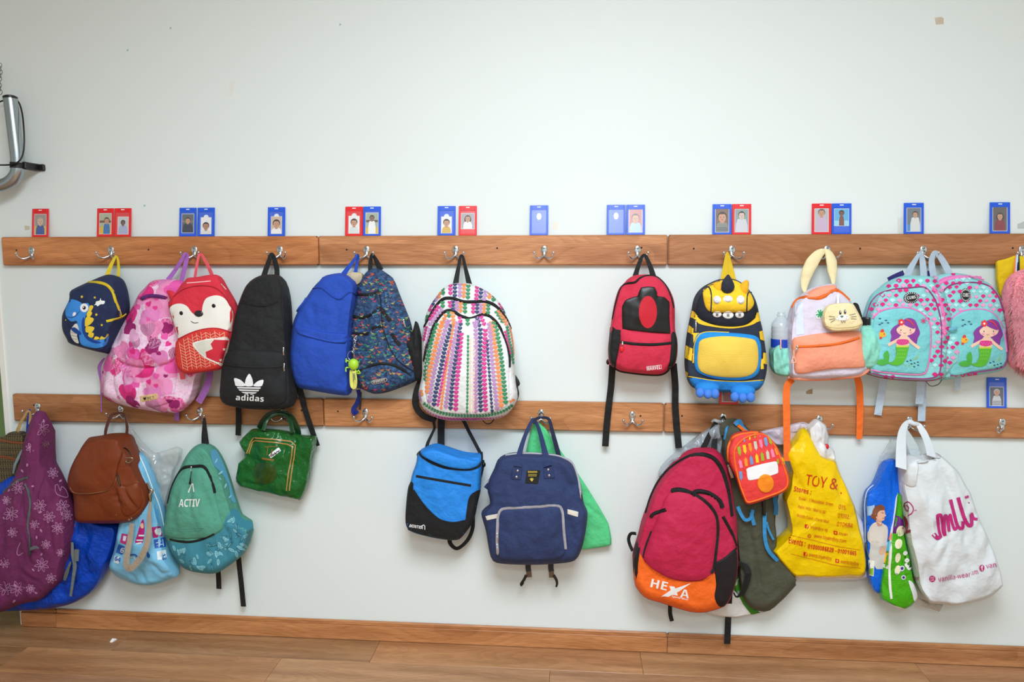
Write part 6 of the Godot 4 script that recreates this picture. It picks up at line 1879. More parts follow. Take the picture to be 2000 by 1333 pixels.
	h.cord("piping", [75, 880, 130, 700, 235, 590, 400, 535, 600, 516, 780, 508, 885, 610, 950, 760, 988, 950, 992, 1200, 988, 1420, 962, 1565, 850, 1622, 600, 1622, 300, 1592, 90, 1540], 2.2, pip)
	h.cord("bottom_piping", [70, 1560, 300, 1618, 600, 1644, 850, 1648, 1000, 1610], 2.4, cloth(Color(0.62, 0.12, 0.36)))
	h.patch("front_pocket", [165, 880, 260, 805, 400, 768, 560, 763, 680, 795, 785, 865, 845, 985, 855, 1150, 838, 1350, 812, 1480, 770, 1558, 600, 1566, 300, 1540, 140, 1510, 130, 1200], 0.006, 0.004, panel, {"cen": [500, 1180], "e": 0.06})
	h.cord("pocket_piping", [150, 890, 255, 800, 400, 763, 560, 758, 684, 790, 792, 862, 852, 984, 862, 1150, 845, 1350, 820, 1485, 775, 1564, 600, 1572, 300, 1548, 135, 1518], 3.0, pk)
	club_badge(h, 622, 636, 94, 68, -0.16)
	var m2 := h.ink()
	mermaid(m2, 0, 0)
	mermaid_fish(m2, 275, 1080)
	m2.done("mermaid_print")
	h.strap("side_buckle", [1020, 1030, 0.125, 1080, 1025, 0.135, 1140, 1015, 0.135, 1180, 1005, 0.13], 10, plain(Color(0.42, 0.72, 0.82), 0.4), {"th": 4})
	h.strap("hanging_loop", [570, 390, 0.085, 610, 290, 0.07, 660, 200, 0.062, 722, 100, 0.058, 745, 95, 0.057, 760, 180, 0.057, 770, 280, 0.064, 775, 380, 0.078], [22, 20, 16, 10, 10, 18, 20, 20], gry)

func bag_fluffy() -> void:
	var t := bag("yellow_tote", "bright yellow cloth tote hanging behind the fluffy pink bag", "tote bag", [1975, 560, 0.04])
	t.crop(1680, 480, 6.25)
	t.body("body", [1655, 190, 1780, 160, 1890, 118, 1990, 130, 2080, 160, 2200, 400, 2200, 760, 1960, 780, 1750, 720, 1690, 600, 1662, 420], [1900, 450], 0.85, [0.025, 0.035, 0.045, 0.05], cloth(Color(0.90, 0.77, 0.05)), {"amp": 0.005, "round": false})
	var g := bag("fluffy_bag", "fluffy long-haired coral pink bag at the rail's right end", "bag", [1995, 720, 0.1])
	g.crop(1680, 480, 6.25)
	var m := cloth(Color(1.0, 0.60, 0.66), 0.95)
	g.body("body", [1740, 740, 1752, 620, 1772, 510, 1812, 400, 1890, 330, 1970, 292, 2100, 280, 2300, 340, 2450, 560, 2480, 900, 2430, 1300, 2250, 1540, 2100, 1590, 1970, 1555, 1870, 1510, 1815, 1450, 1800, 1200, 1765, 900], [2090, 930], 0.8, [0.06, 0.10, 0.145, 0.165], m, {"amp": 0.006})
	for e in [[1895, Color(0.95, 0.45, 0.35), 0.064], [1908, Color(0.72, 0.84, 0.90), 0.067], [1928, Color(0.08, 0.10, 0.16), 0.064]]: g.strap("ribbon_handle", [e[0], 345, 0.09, e[0] + 4, 220, 0.075, 1920 + (e[0] - 1908) * 0.6, 110, e[2]], [9, 8, 5], cloth(e[1]))
	# pile of soft hairs
	var mb := Mb.new()
	var rg := RandomNumberGenerator.new()
	rg.seed = 31
	var cs := [Color(1.0, 0.66, 0.70).srgb_to_linear(), Color(1.0, 0.60, 0.66).srgb_to_linear(), Color(1.0, 0.76, 0.79).srgb_to_linear()]
	for i in 17000:
		var a := rg.randf() * TAU
		var rr := sqrt(rg.randf()) * 1.0
		var R := g.b.rad(g.b.R0, a)
		var x := g.b.c.x + cos(a) * R * rr
		var y := g.b.c.y + sin(a) * R * rr
		if x > 3.46: continue
		var p := Vector3(x, y, g.b.surf(x, y) - 0.002)
		var n := g.b.nor(x, y)
		if rr > 0.93: n = (n + Vector3(cos(a), sin(a), 0) * 1.2).normalized()
		var d := (n * 0.5 + Vector3(rg.randf_range(-0.7, 0.7), rg.randf_range(-1.2, 0.3), rg.randf_range(-0.2, 0.3))).normalized()
		var L := rg.randf_range(0.011, 0.022)
		var side := d.cross(Vector3(rg.randf_range(-1, 1), rg.randf_range(-1, 1), rg.randf_range(-1, 1))).normalized() * 0.0006
		var s0 := mb.v.size()
		var mid := p + d * L * 0.55
		var tip := p + d * L + Vector3(0, -L * 0.35, 0)
		mb.v.append_array([p - side, p + side, mid - side * 0.8, mid + side * 0.8, tip])
		var c: Color = cs[i % 3]
		for q in 5:
			mb.col.append(c)
			mb.nrm.append((n + Vector3(rg.randf_range(-0.35, 0.35), rg.randf_range(-0.25, 0.35), 0)).normalized())
		mb.ix.append_array([s0, s0 + 1, s0 + 2, s0 + 1, s0 + 3, s0 + 2, s0 + 2, s0 + 3, s0 + 4])
	var fm := StandardMaterial3D.new()
	fm.vertex_color_use_as_albedo = true
	fm.roughness = 0.8
	var o := put(mb, "long_pile", fm, g.root, 2)
	o.set_meta("kind", "stuff")

# ---------------------------------------------------------------- lower rail
func build_lower() -> void:
	bag_knit(); bag_tarp(); pack_nappies(); bag_leather(); bag_plum(); bag_teal(); bag_green()
	bag_lunch(); bag_navy(); bag_olive(); bag_crimson(); bag_yellow(); bag_coral(); bag_white()

func bag_knit() -> void:
	var g := bag("knit_bag", "brown patterned woven bag with tan handle, mostly behind the plum backpack", "bag", [10, 960, 0.05])
	g.crop(0, 780, 6.06)
	var km := printed("knit", knit_tex(), 0.05, 0.95)
	g.body("body", [-300, 470, -120, 440, 20, 455, 110, 395, 210, 380, 310, 402, 340, 600, 300, 900, 200, 1100, 0, 1250, -250, 1300, -400, 1100, -420, 700], [0, 800], 0.85, [0.02, 0.045, 0.07, 0.078], km, {"amp": 0.004})
	g.band("leather_band", [-100, 486, 20, 488, 140, 510, 270, 522], 9, plain(Color(0.48, 0.25, 0.13), 0.5), 1.6)
	g.band("leather_band", [-100, 670, 0, 680, 100, 692, 190, 716], 9, plain(Color(0.48, 0.25, 0.13), 0.5), 1.6)
	g.strap("handle", [205, 385, 0.06, 240, 290, 0.06, 285, 210, 0.06, 322, 150, 0.06, 350, 150, 0.058, 358, 210, 0.055, 352, 300, 0.055], [14, 11, 9, 8, 8, 10, 12], cloth(Color(0.70, 0.57, 0.36)))
	g.strap("side_buckle", [262, 600, 0.085, 215, 700, 0.09, 175, 790, 0.09, 160, 880, 0.085], [4, 10, 10, 5], plain(Color(0.50, 0.56, 0.60), 0.45), {"th": 5})

func bag_tarp() -> void:
	var g := bag("blue_tarp_bag", "big glossy blue woven plastic bag bulging behind the plum backpack", "bag", [120, 1180, 0.06])
	g.crop(0, 0, 1)
	var m := crinkle(Color(0.04, 0.26, 0.70), 0.22, 0.28, 7.0)
	g.strap("handle", [58, 800, 0.045, 54, 830, 0.045, 50, 880, 0.04, 40, 930, 0.04], 9, crinkle(Color(0.04, 0.26, 0.70), 0.22, 0.28, 7.0))
	g.strap("handle", [78, 810, 0.045, 96, 860, 0.045, 106, 900, 0.045, 122, 970, 0.05], 12, crinkle(Color(0.04, 0.30, 0.74), 0.22, 0.28, 7.0))
	g.body("body", [-70, 1100, -60, 1000, 20, 930, 100, 940, 150, 985, 200, 1018, 233, 1024, 232, 1049, 219, 1089, 204, 1127, 179, 1158, 137, 1181, 84, 1191, 21, 1194, -50, 1190], [110, 1085], 0.82, [0.02, 0.055, 0.095, 0.105], m, {"amp": 0.012, "fx": 12, "fy": 8, "cr": [[165, 1050, 172, 1130, 8, 7], [195, 1040, 180, 1110, 7, 6], [110, 1150, 180, 1120, 8, 5]]})

func flowers(k: Ink, spots: Array, c: Color) -> void:
	for e in spots:
		var n := 7
		for i in n:
			var a: float = TAU * i / n + e[0]
			var d := Vector2.from_angle(a)
			var s2 := Vector2(-d.y, d.x)
			var r: float = e[2]
			var o := Vector2(e[0], e[1])
			var p := o + d * r * 0.15; var q := o + d * r * 0.6 + s2 * r * 0.17; var t := o + d * r; var u := o + d * r * 0.6 - s2 * r * 0.17
			k.line([p.x, p.y, q.x, q.y, t.x, t.y, u.x, u.y, p.x, p.y], 1.0, c, 0.5)

func bag_plum() -> void:
	var g := bag("plum_backpack", "plum purple backpack printed with white line flowers, grey zips", "backpack", [50, 1150, 0.1])
	g.crop(0, 0, 1)
	var m := cloth(Color(0.43, 0.14, 0.34))
	g.body("body", [64, 806, 72, 801, 83, 802, 96, 811, 103, 824, 102, 846, 97, 872, 100, 896, 112, 917, 125, 945, 140, 976, 145, 1005, 147, 1053, 137, 1089, 127, 1127, 101, 1154, 78, 1173, 42, 1180, 0, 1197, -60, 1208, -130, 1150, -130, 1040, -60, 990, 0, 968, 22, 942, 30, 930, 40, 905, 41, 882, 49, 859, 56, 829], [55, 1015], 0.80, [0.05, 0.095, 0.155, 0.18], m, {"amp": 0.012, "fx": 16, "fy": 4, "cr": [[70, 820, 62, 900, 5, 6], [85, 900, 78, 990, 6, 9], [98, 935, 118, 1010, 7, 10], [85, 850, 95, 885, 5, 5], [60, 1060, 75, 1130, 8, 9], [100, 1000, 108, 1100, 7, 8], [20, 1010, 10, 1090, 10, 9], [40, 1110, 90, 1150, 8, 8], [118, 1040, 112, 1110, 6, 7]]})
	var gr := cloth(Color(0.36, 0.39, 0.40))
	g.band("zipper", [6, 962, 20, 950, 36, 939, 56, 933], 8, gr, 1.8, {"zip": true})
	g.band("zipper", [49, 946, 56, 962, 59, 985, 56, 1010, 54, 1028, 57, 1045], [8.0][0], gr, 1.8, {"zip": true})
	g.rope("zip_pull", [57, 1044, 0.185, 58, 1060, 0.192, 58, 1075, 0.192, 58, 1084, 0.188], [2, 4, 5, 4], plain(Color(0.22, 0.23, 0.24), 0.5))
	g.strap("zip_pull", [58, 1074, 0.194, 68, 1070, 0.194, 76, 1072, 0.19], [10, 12, 4], plain(Color(0.35, 0.37, 0.38), 0.5), {"th": 3})
	g.strap("webbing_strap", [141, 1060, 0.13, 142, 1085, 0.135, 146, 1105, 0.135, 143, 1130, 0.13, 138, 1165, 0.12], [9, 12, 14, 11, 9], cloth(Color(0.44, 0.47, 0.46)), {"th": 3})
	g.strap("buckle", [150, 1074, 0.14, 149, 1096, 0.142], 17, plain(Color(0.40, 0.43, 0.43), 0.4), {"th": 6})
	g.strap("strap_wing", [138, 1098, 0.125, 130, 1120, 0.12, 126, 1134, 0.115], [6, 14, 10], cloth(Color(0.40, 0.43, 0.42)))
	var k := g.ink()
	k.cell = 7
	var c := Color(0.74, 0.52, 0.68)
	flowers(k, [[82, 838, 14], [88, 868, 8], [60, 875, 9], [36, 953, 13], [14, 978, 9], [103, 925, 11], [122, 990, 13], [78, 988, 13], [96, 1010, 12], [130, 1008, 11], [22, 1004, 14], [68, 1025, 9], [113, 1032, 12], [90, 1064, 9], [82, 1104, 14], [34, 1150, 15], [10, 1150, 14], [118, 1080, 8], [25, 1040, 10], [100, 1130, 10], [60, 1150, 9], [10, 1100, 10]], c)
	for e in [[85, 824], [54, 908], [44, 920], [19, 958], [94, 867], [118, 940], [8, 1012], [78, 1001], [80, 1036], [72, 1049], [82, 1083], [66, 1114], [30, 1144], [70, 1158], [28, 1174], [65, 950]]: k.shape("drop", e[0], e[1], 4.5, c, 0.5, e[0] * 0.7)
	k.line([107, 950, 108, 962, 118, 970, 132, 972, 128, 958, 120, 952, 117, 960, 112, 948, 107, 950], 1.2, c, 0.6)
	k.line([40, 1060, 34, 1076, 36, 1085, 46, 1080], 1.2, c, 0.6)
	k.done("flower_print", {"stuff": true})

func bag_leather() -> void:
	var g := bag("leather_backpack", "worn brown leather backpack with a big rounded flap", "backpack", [215, 1010, 0.1])
	g.crop(120, 800, 5.556)
	var m := crinkle(Color(0.47, 0.215, 0.105), 0.42, 0.06, 12.0)
	var dark := plain(Color(0.30, 0.13, 0.07), 0.45)
	g.body("body", [450, 292, 500, 266, 620, 262, 740, 270, 772, 350, 832, 480, 902, 640, 972, 790, 1012, 900, 1006, 990, 962, 1070, 900, 1140, 760, 1222, 600, 1240, 350, 1240, 172, 1225, 142, 1150, 132, 1000, 122, 920, 82, 830, 76, 750, 100, 640, 150, 530, 230, 400, 290, 312, 350, 296], [450, 760], [420, 330, 560, 300, 680, 320, 730, 420, 780, 560, 830, 720, 850, 880, 840, 1020, 780, 1130, 650, 1180, 380, 1190, 210, 1170, 180, 1060, 165, 920, 130, 830, 125, 740, 160, 620, 220, 500, 300, 380], [0.05, 0.095, 0.16, 0.175], m, {"amp": 0.006, "fx": 7, "fy": 5, "cr": [[620, 880, 680, 1050, 8, 6], [560, 960, 650, 920, 7, 5], [700, 840, 840, 1110, 7, 7], [800, 620, 820, 790, 6, 6], [600, 1010, 680, 1000, 7, 4], [860, 820, 880, 1080, 8, 7]]})
	g.patch("side_pocket", [610, 820, 700, 835, 850, 790, 880, 900, 870, 1040, 800, 1120, 700, 1160, 640, 1050], 0.004, 0.008, m, {"n": 48})
	g.patch("flap", [292, 322, 400, 296, 500, 272, 735, 276, 705, 380, 655, 520, 612, 640, 596, 740, 560, 830, 480, 888, 300, 918, 142, 912, 90, 850, 80, 760, 112, 630, 200, 460], 0.007, 0.006, m, {"cen": [380, 620], "n": 96, "e": 0.05})
	var st := cloth(Color(0.30, 0.14, 0.07))
	g.cord("flap_stitching", [135, 700, 125, 800, 170, 850, 300, 860, 440, 842], 0.8, st, {"lift": 0.4})
	g.cord("flap_edge", [598, 730, 562, 826, 482, 884, 300, 914, 144, 908, 92, 848], 1.2, plain(Color(0.55, 0.40, 0.28), 0.6))
	g.band("zipper", [672, 420, 700, 428, 730, 460, 752, 495], 5, plain(Color(0.12, 0.09, 0.07), 0.6), 1.6, {"zip": true})
	g.band("zipper", [602, 690, 620, 760, 638, 838], 6, plain(Color(0.30, 0.27, 0.22), 0.35, 0.6), 1.6, {"zip": true})
	var brass := plain(Color(0.72, 0.68, 0.60), 0.25, 1.0)
	g.rope("d_ring", [700, 560, 0.17, 705, 530, 0.178, 740, 525, 0.18, 772, 535, 0.178, 755, 570, 0.175, 715, 580, 0.173, 700, 560, 0.17], 2.2, brass)
	g.rope("clasp", [930, 800, 0.13, 955, 860, 0.14, 985, 885, 0.14, 960, 930, 0.142, 970, 1000, 0.14], [3, 4, 5, 6, 3], brass)
	g.strap("loose_strap", [965, 1000, 0.14, 952, 1150, 0.16, 948, 1340, 0.18, 915, 1500, 0.192, 840, 1640, 0.196, 745, 1730, 0.196, 705, 1690, 0.194, 715, 1560, 0.185, 745, 1400, 0.17, 765, 1240, 0.16], [8, 14, 20, 21, 22, 22, 21, 21, 20, 16], cloth(Color(0.63, 0.57, 0.50)), {"n": 8})
	var k := g.ink()
	for e in [[735, 1195, 16], [760, 1180, 12], [596, 1142, 7], [858, 1165, 8], [590, 760, 6], [925, 815, 9], [980, 870, 10]]: k.shape("star", e[0], e[1], e[2], Color(0.78, 0.66, 0.52), 0, e[0])
	k.done("wear_marks", {"stuff": true})
	g.strap("handle", [475, 295, 0.10, 482, 230, 0.08, 508, 140, 0.07, 548, 62, 0.062, 590, 45, 0.06, 650, 40, 0.06, 690, 70, 0.062, 708, 150, 0.07, 712, 220, 0.085, 705, 280, 0.10], [13, 12, 11, 10, 8, 8, 9, 10, 11, 12], dark, {"th": 4})

func sheet(g: Bag, called: String, sil: Array, cen: Array, zs: Array, m: Material, o := {}) -> void:
	var q := {"amp": 0.012, "fx": 14.0, "fy": 9.0, "round": false, "seed": 8}
	q.merge(o, true)
	g.body(called, sil, cen, 0.85, zs, m, q)

func film(c: Color, a: float) -> StandardMaterial3D:
	var key := "film%s%s" % [c.to_html(), a]
	if mats.has(key): return mats[key]
	var m := StandardMaterial3D.new()
	m.albedo_color = Color(c, a)
	m.transparency = BaseMaterial3D.TRANSPARENCY_ALPHA
	m.roughness = 0.12
	m.uv1_triplanar = true
	m.uv1_scale = Vector3.ONE * 6.0
	m.heightmap_enabled = true
	m.heightmap_texture = noise_tex(0.012, 4, 512)
	m.heightmap_scale = 0.25
	mats[key] = m
	return m

func pack_nappies() -> void:
	var f := bag("clear_plastic_bag", "crumpled clear plastic bag behind the brown leather backpack", "plastic bag", [310, 900, 0.05])
	sheet(f, "bag", [246, 818, 256, 838, 272, 862, 300, 886, 322, 880, 345, 872, 357, 878, 352, 900, 342, 915, 338, 940, 328, 970, 322, 1005, 302, 990, 285, 940, 262, 880, 244, 840], [302, 918], [0.03, 0.045, 0.065, 0.07], film(Color(0.82, 0.84, 0.83), 0.3))
	f.strap("gathered_top", [240, 808, 0.055, 246, 822, 0.05, 258, 848, 0.05], [5, 10, 16], film(Color(0.82, 0.84, 0.83), 0.3))
	var g := bag("nappy_pack", "light blue plastic pack of nappies below the leather backpack", "package", [285, 1130, 0.08])
	g.crop(190, 960, 5.555)
	var m := crinkle(Color(0.50, 0.77, 0.91), 0.3, 0.12, 5.0)
	g.body("pack", [440, -425, 512, -442, 550, -330, 610, -190, 690, 60, 735, 260, 748, 430, 805, 650, 902, 860, 888, 915, 780, 965, 600, 1022, 450, 1018, 330, 982, 200, 922, 130, 812, 178, 650, 230, 400, 300, 130, 380, -100, 420, -280], [500, 560], 0.84, [0.03, 0.07, 0.12, 0.14], m, {"amp": 0.008, "fx": 5, "fy": 8, "back": 0.9, "cr": [[480, 860, 500, 1010, 9, 7], [700, 900, 880, 850, 7, 5], [360, 900, 420, 990, 8, 6], [620, 780, 720, 920, 7, 5]]})
	g.cord("welded_seam", [440, -420, 520, -250, 600, -30, 680, 180, 730, 420], 2.0, plain(Color(0.90, 0.94, 0.96), 0.3))
	var k := g.ink()
	var mag := Color(0.72, 0.12, 0.45); var bl := Color(0.12, 0.36, 0.72); var wh := Color(0.90, 0.94, 0.96)
	k.poly([270, 458, 345, 472, 312, 580, 250, 555], mag, 0, false)
	k.poly([290, 480, 325, 490, 310, 545, 282, 535], Color(0.85, 0.85, 0.93), 1, false)
	k.poly([235, 575, 300, 598, 272, 692, 205, 665], bl, 0, false)
	k.text("6", 252, 660, 55, 0.3, wh, {"weight": 800})
	k.poly([190, 700, 262, 715, 235, 790, 185, 770], wh, 0, false)
	k.text("64", 192, 748, 46, 0.3, bl, {"weight": 800, "len": 62.0})
	k.done("size_print", {"m": ink_gloss()})
	k.poly([592, 392, 680, 378, 705, 490, 605, 508], mag, 0, false)
	k.poly([625, 420, 678, 400, 690, 470, 660, 480, 630, 455], Color(0.90, 0.92, 0.95), 1)
	k.poly([612, 525, 730, 505, 742, 605, 625, 622], bl, 0, false)
	for e in [[640, 560, 690, 545], [650, 590, 715, 578], [665, 530, 672, 605], [705, 525, 715, 600]]: k.line(e, 9, Color(0.75, 0.86, 0.95), 1)
	k.poly([645, 655, 740, 638, 752, 735, 655, 748], wh, 0, false)
	k.text("13", 690, 690, 46, 1.35, bl, {"weight": 800, "len": 62.0, "l": 1.0})
	k.done("size_print", {"m": ink_gloss()})
	k.poly([480, 330, 505, 310, 515, 420, 490, 560, 415, 560, 440, 460], mag, 0)
	k.poly([470, 360, 500, 345, 505, 395, 480, 400], Color(0.92, 0.74, 0.6), 1)
	for e in [[455, 480, 510, 480], [430, 530, 495, 530], [425, 570, 480, 560]]: k.line(e, 16, wh, 1)
	k.line([360, 690, 410, 685, 440, 720, 430, 750], 14, bl, 1)
	k.line([365, 715, 400, 712, 418, 745], 8, wh, 1.5)
	k.poly([545, 655, 575, 700, 560, 725, 540, 700], bl, 0)
	for e in [[620, 150, 650, 330], [648, 200, 668, 350]]: k.line(e, 8, Color(0.30, 0.58, 0.82), 0)
	k.done("package_print", {"m": ink_gloss()})

func bag_teal() -> void:
	var g := bag("teal_backpack", "sea-green backpack with leafy aqua bottom and white lettering", "backpack", [400, 1110, 0.1])
	g.crop(190, 960, 5.555)
	var gr := cloth(Color(0.33, 0.62, 0.53))
	var blk := cloth(Color(0.05, 0.055, 0.07), 0.8)
	g.strap("strap_tail", [1310, 850, 0.06, 1316, 940, 0.045, 1320, 1060, 0.04], 19, blk)
	g.strap("strap_tail", [1530, 700, 0.07, 1545, 850, 0.05, 1562, 1000, 0.04, 1586, 1252, 0.034], 19, blk)
	g.body("body", [1120, -516, 1210, -512, 1290, -450, 1372, -295, 1436, -110, 1490, 72, 1560, 270, 1600, 310, 1690, 345, 1680, 460, 1650, 562, 1580, 690, 1400, 830, 1270, 895, 1100, 886, 960, 850, 880, 780, 800, 655, 755, 530, 722, 440, 745, 255, 780, 72, 822, -110, 886, -228, 960, -378, 1042, -478], [1140, 280], 0.85, [0.035, 0.08, 0.135, 0.15], gr, {"amp": 0.007, "fx": 9, "fy": 4, "cr": [[1060, -60, 1050, 200, 9, 5], [1200, -20, 1290, 300, 9, 6], [900, -10, 850, 260, 8, 5], [1400, 380, 1440, 560, 9, 7], [1180, 440, 1250, 300, 8, 4]]})
	var k := g.ink()
	k.cell = 4.5
	var aq := Color(0.24, 0.54, 0.62); var lt := Color(0.55, 0.80, 0.84); var dk := Color(0.12, 0.38, 0.46)
	k.poly([768, 545, 900, 566, 1050, 560, 1180, 520, 1290, 470, 1370, 400, 1385, 320, 1470, 190, 1530, 225, 1575, 295, 1720, 330, 1720, 460, 1680, 580, 1600, 710, 1410, 860, 1270, 930, 1090, 920, 940, 880, 860, 800, 780, 665], aq, 0)
	k.poly([1235, -440, 1310, -430, 1390, -290, 1450, -100, 1500, 60, 1490, 130, 1445, 90, 1420, -60, 1340, -200, 1260, -280, 1230, -380], Color(0.34, 0.62, 0.74), 0)
	var rg := RandomNumberGenerator.new()
	rg.seed = 3
	var reg := g.px([790, 570, 950, 590, 1150, 555, 1300, 500, 1390, 420, 1420, 320, 1500, 260, 1640, 370, 1640, 460, 1600, 560, 1520, 680, 1370, 790, 1250, 850, 1110, 845, 990, 810, 910, 745, 840, 650])
	for i in 120:
		var p := Vector2(rg.randf_range(800, 1640), rg.randf_range(280, 850))
		var a := rg.randf() * TAU; var r := rg.randf_range(34, 62); var st := rg.randi() % 3
		if not Geometry2D.is_point_in_polygon(g.px([p.x, p.y])[0], reg): continue
		var L := 2.0 + (i % 8) * 0.4
		if st < 2:
			k.shape("drop", p.x, p.y, r, lt.lerp(aq, 0.15 * st), L, a, 0.75)
			k.shape("drop", p.x, p.y, r * 0.6, aq.lerp(lt, 0.4), L + 0.3, a, 0.5)
		else:
			k.shape("drop", p.x, p.y, r * 1.1, dk.lerp(aq, 0.4), L, a, 0.5)
			k.line([p.x, p.y, p.x - sin(a) * r, p.y + cos(a) * r], 4, lt, L + 0.3)
	for e in [[1290, -330, 40, 0.5], [1340, -200, 45, 0.9], [1390, -60, 40, 0.4], [1440, 60, 34, 0.8], [1330, -130, 30, 2.5]]: k.shape("drop", e[0], e[1], e[2], lt, 1, e[3], 0.6)
	k.done("leaf_print", {"stuff": true})
	g.patch("front_pocket", [880, -140, 950, -215, 1040, -245, 1150, -250, 1200, -190, 1260, -60, 1300, 120, 1340, 280, 1372, 385, 1290, 462, 1150, 505, 900, 512, 765, 490, 725, 440, 748, 255, 790, 60], 0.007, 0.010, gr, {"cen": [1040, 200]})
	g.band("zipper", [765, 130, 800, -20, 850, -140, 905, -225, 960, -262, 1060, -270, 1150, -268, 1200, -205, 1245, -100, 1275, 20], 10, blk, 2.0, {"zip": true})
	g.band("lower_zipper", [790, 522, 900, 545, 1020, 548, 1150, 518, 1270, 462], 8, blk, 1.8, {"zip": true})
	g.pull(1020, -258, -0.1, 30, chrome(), {"w": 5})
	g.strap("pull_cord", [1022, -215, 0.165, 1012, -150, 0.172, 1005, -75, 0.172], [3, 3, 9], blk)
	for f in [[780, 400, 900, 415, 1050, 410, 1180, 395, 1290, 300], [790, 425, 900, 438, 1050, 434, 1190, 420]]: g.cord("stitching", f, 0.6, cloth(Color(0.20, 0.42, 0.36)), {"lift": 0.3})
	var t := g.ink()
	t.text("ACTIV", 888, 172, 82, -0.03, Color(0.90, 0.92, 0.90), {"len": 222.0, "weight": 800, "shear": 0.12})
	t.line([992, 12, 1030, -80, 1042, -80, 1052, 5], 12, Color(0.90, 0.92, 0.90), 1, false)
	t.done("lettering")
	g.strap("hanging_loop", [1165, -500, 0.085, 1162, -600, 0.066, 1160, -700, 0.058, 1160, -800, 0.055, 1168, -700, 0.05, 1180, -500, 0.07], [26, 22, 14, 8, 13, 24], blk)

func bag_green() -> void:
	var g := bag("green_carrier_bag", "shiny dark green plastic carrier bag with gold lines and white sticker", "carrier bag", [545, 960, 0.08])
	g.crop(300, 800, 6.06)
	var m := crinkle(Color(0.10, 0.37, 0.15), 0.06, 0.4, 5.0)
	var hd := plain(Color(0.05, 0.20, 0.09), 0.3)
	g.strap("handle", [1255, 225, 0.04, 1290, 150, 0.045, 1360, 75, 0.052, 1450, 48, 0.058, 1560, 55, 0.058, 1640, 110, 0.05, 1700, 230, 0.045, 1712, 300, 0.04], 21, hd, {"n": 8, "th": 5})
	g.body("bag", [1165, 228, 1300, 232, 1500, 245, 1640, 275, 1720, 300, 1920, 320, 1926, 400, 1885, 600, 1850, 825, 1800, 960, 1750, 1082, 1600, 1046, 1300, 982, 1020, 916, 965, 850, 985, 740, 1002, 640, 1085, 560, 1050, 480, 1005, 385, 1090, 300], [1440, 640], 0.93, [0.025, 0.06, 0.092, 0.108], m, {"amp": 0.013, "fx": 9, "fy": 7, "round": false, "cr": [[1180, 260, 1150, 450, 8, 6], [1640, 290, 1700, 480, 9, 8], [1800, 380, 1720, 560, 9, 7], [1560, 420, 1540, 600, 8, 5], [1080, 560, 1180, 640, 9, 7], [1840, 830, 1730, 1030, 8, 6], [1000, 860, 1300, 900, 7, 5]]})
	var k := g.ink()
	var gold := Color(0.68, 0.52, 0.28)
	for d in [0, 34]:
		k.line([1105 + d * 0.8, 520, 1150 + d * 0.6, 380 + d * 0.3, 1190 + d * 0.3, 335 + d, 1380, 352 + d, 1620 - d, 378 + d, 1680 - d, 430 + d * 0.5, 1665 - d, 560, 1630 - d, 760, 1610 - d, 960], 14, gold, 0.5, false)
	k.line([1320, 445, 1470, 440], 10, Color(0.50, 0.38, 0.16), 0.5)
	k.line([1355, 445, 1345, 545], 10, Color(0.50, 0.38, 0.16), 0.5)
	k.line([1405, 470, 1400, 520, 1375, 560], 10, Color(0.50, 0.38, 0.16), 0.5)
	k.line([1290, 580, 1340, 590, 1425, 600], 22, Color(0.52, 0.40, 0.18), 0.5)
	k.done("gold_print", {"m": ink_gloss()})
	var b := g.ink()
	b.poly([1200, 680, 1300, 630, 1400, 650, 1450, 720, 1430, 850, 1320, 880, 1210, 860], Color(0.16, 0.28, 0.08), 0)
	b.done("faded_print", {"m": ink_gloss()})
	g.patch("sticker", [1362, 540, 1480, 448, 1510, 490, 1390, 580], 0.0006, 0, plain(Color(0.93, 0.93, 0.94), 0.5), {"round": false, "n": 60, "steps": 5})
	var t := g.ink()
	t.line([1395, 555, 1410, 530, 1420, 545, 1435, 512, 1450, 530, 1462, 500, 1478, 505, 1485, 482], 7, Color(0.1, 0.1, 0.2), 1.5)
	t.line([1388, 560, 1430, 535, 1480, 492], 5, Color(0.1, 0.1, 0.2), 1.5)
	t.done("sticker_writing")
	g.strap("handle", [1300, 250, 0.10, 1330, 150, 0.09, 1390, 85, 0.075, 1480, 55, 0.066, 1570, 75, 0.066, 1620, 150, 0.08, 1645, 280, 0.10], [15, 13, 12, 11, 12, 14, 16], plain(Color(0.07, 0.26, 0.13), 0.3), {"n": 8, "th": 5})

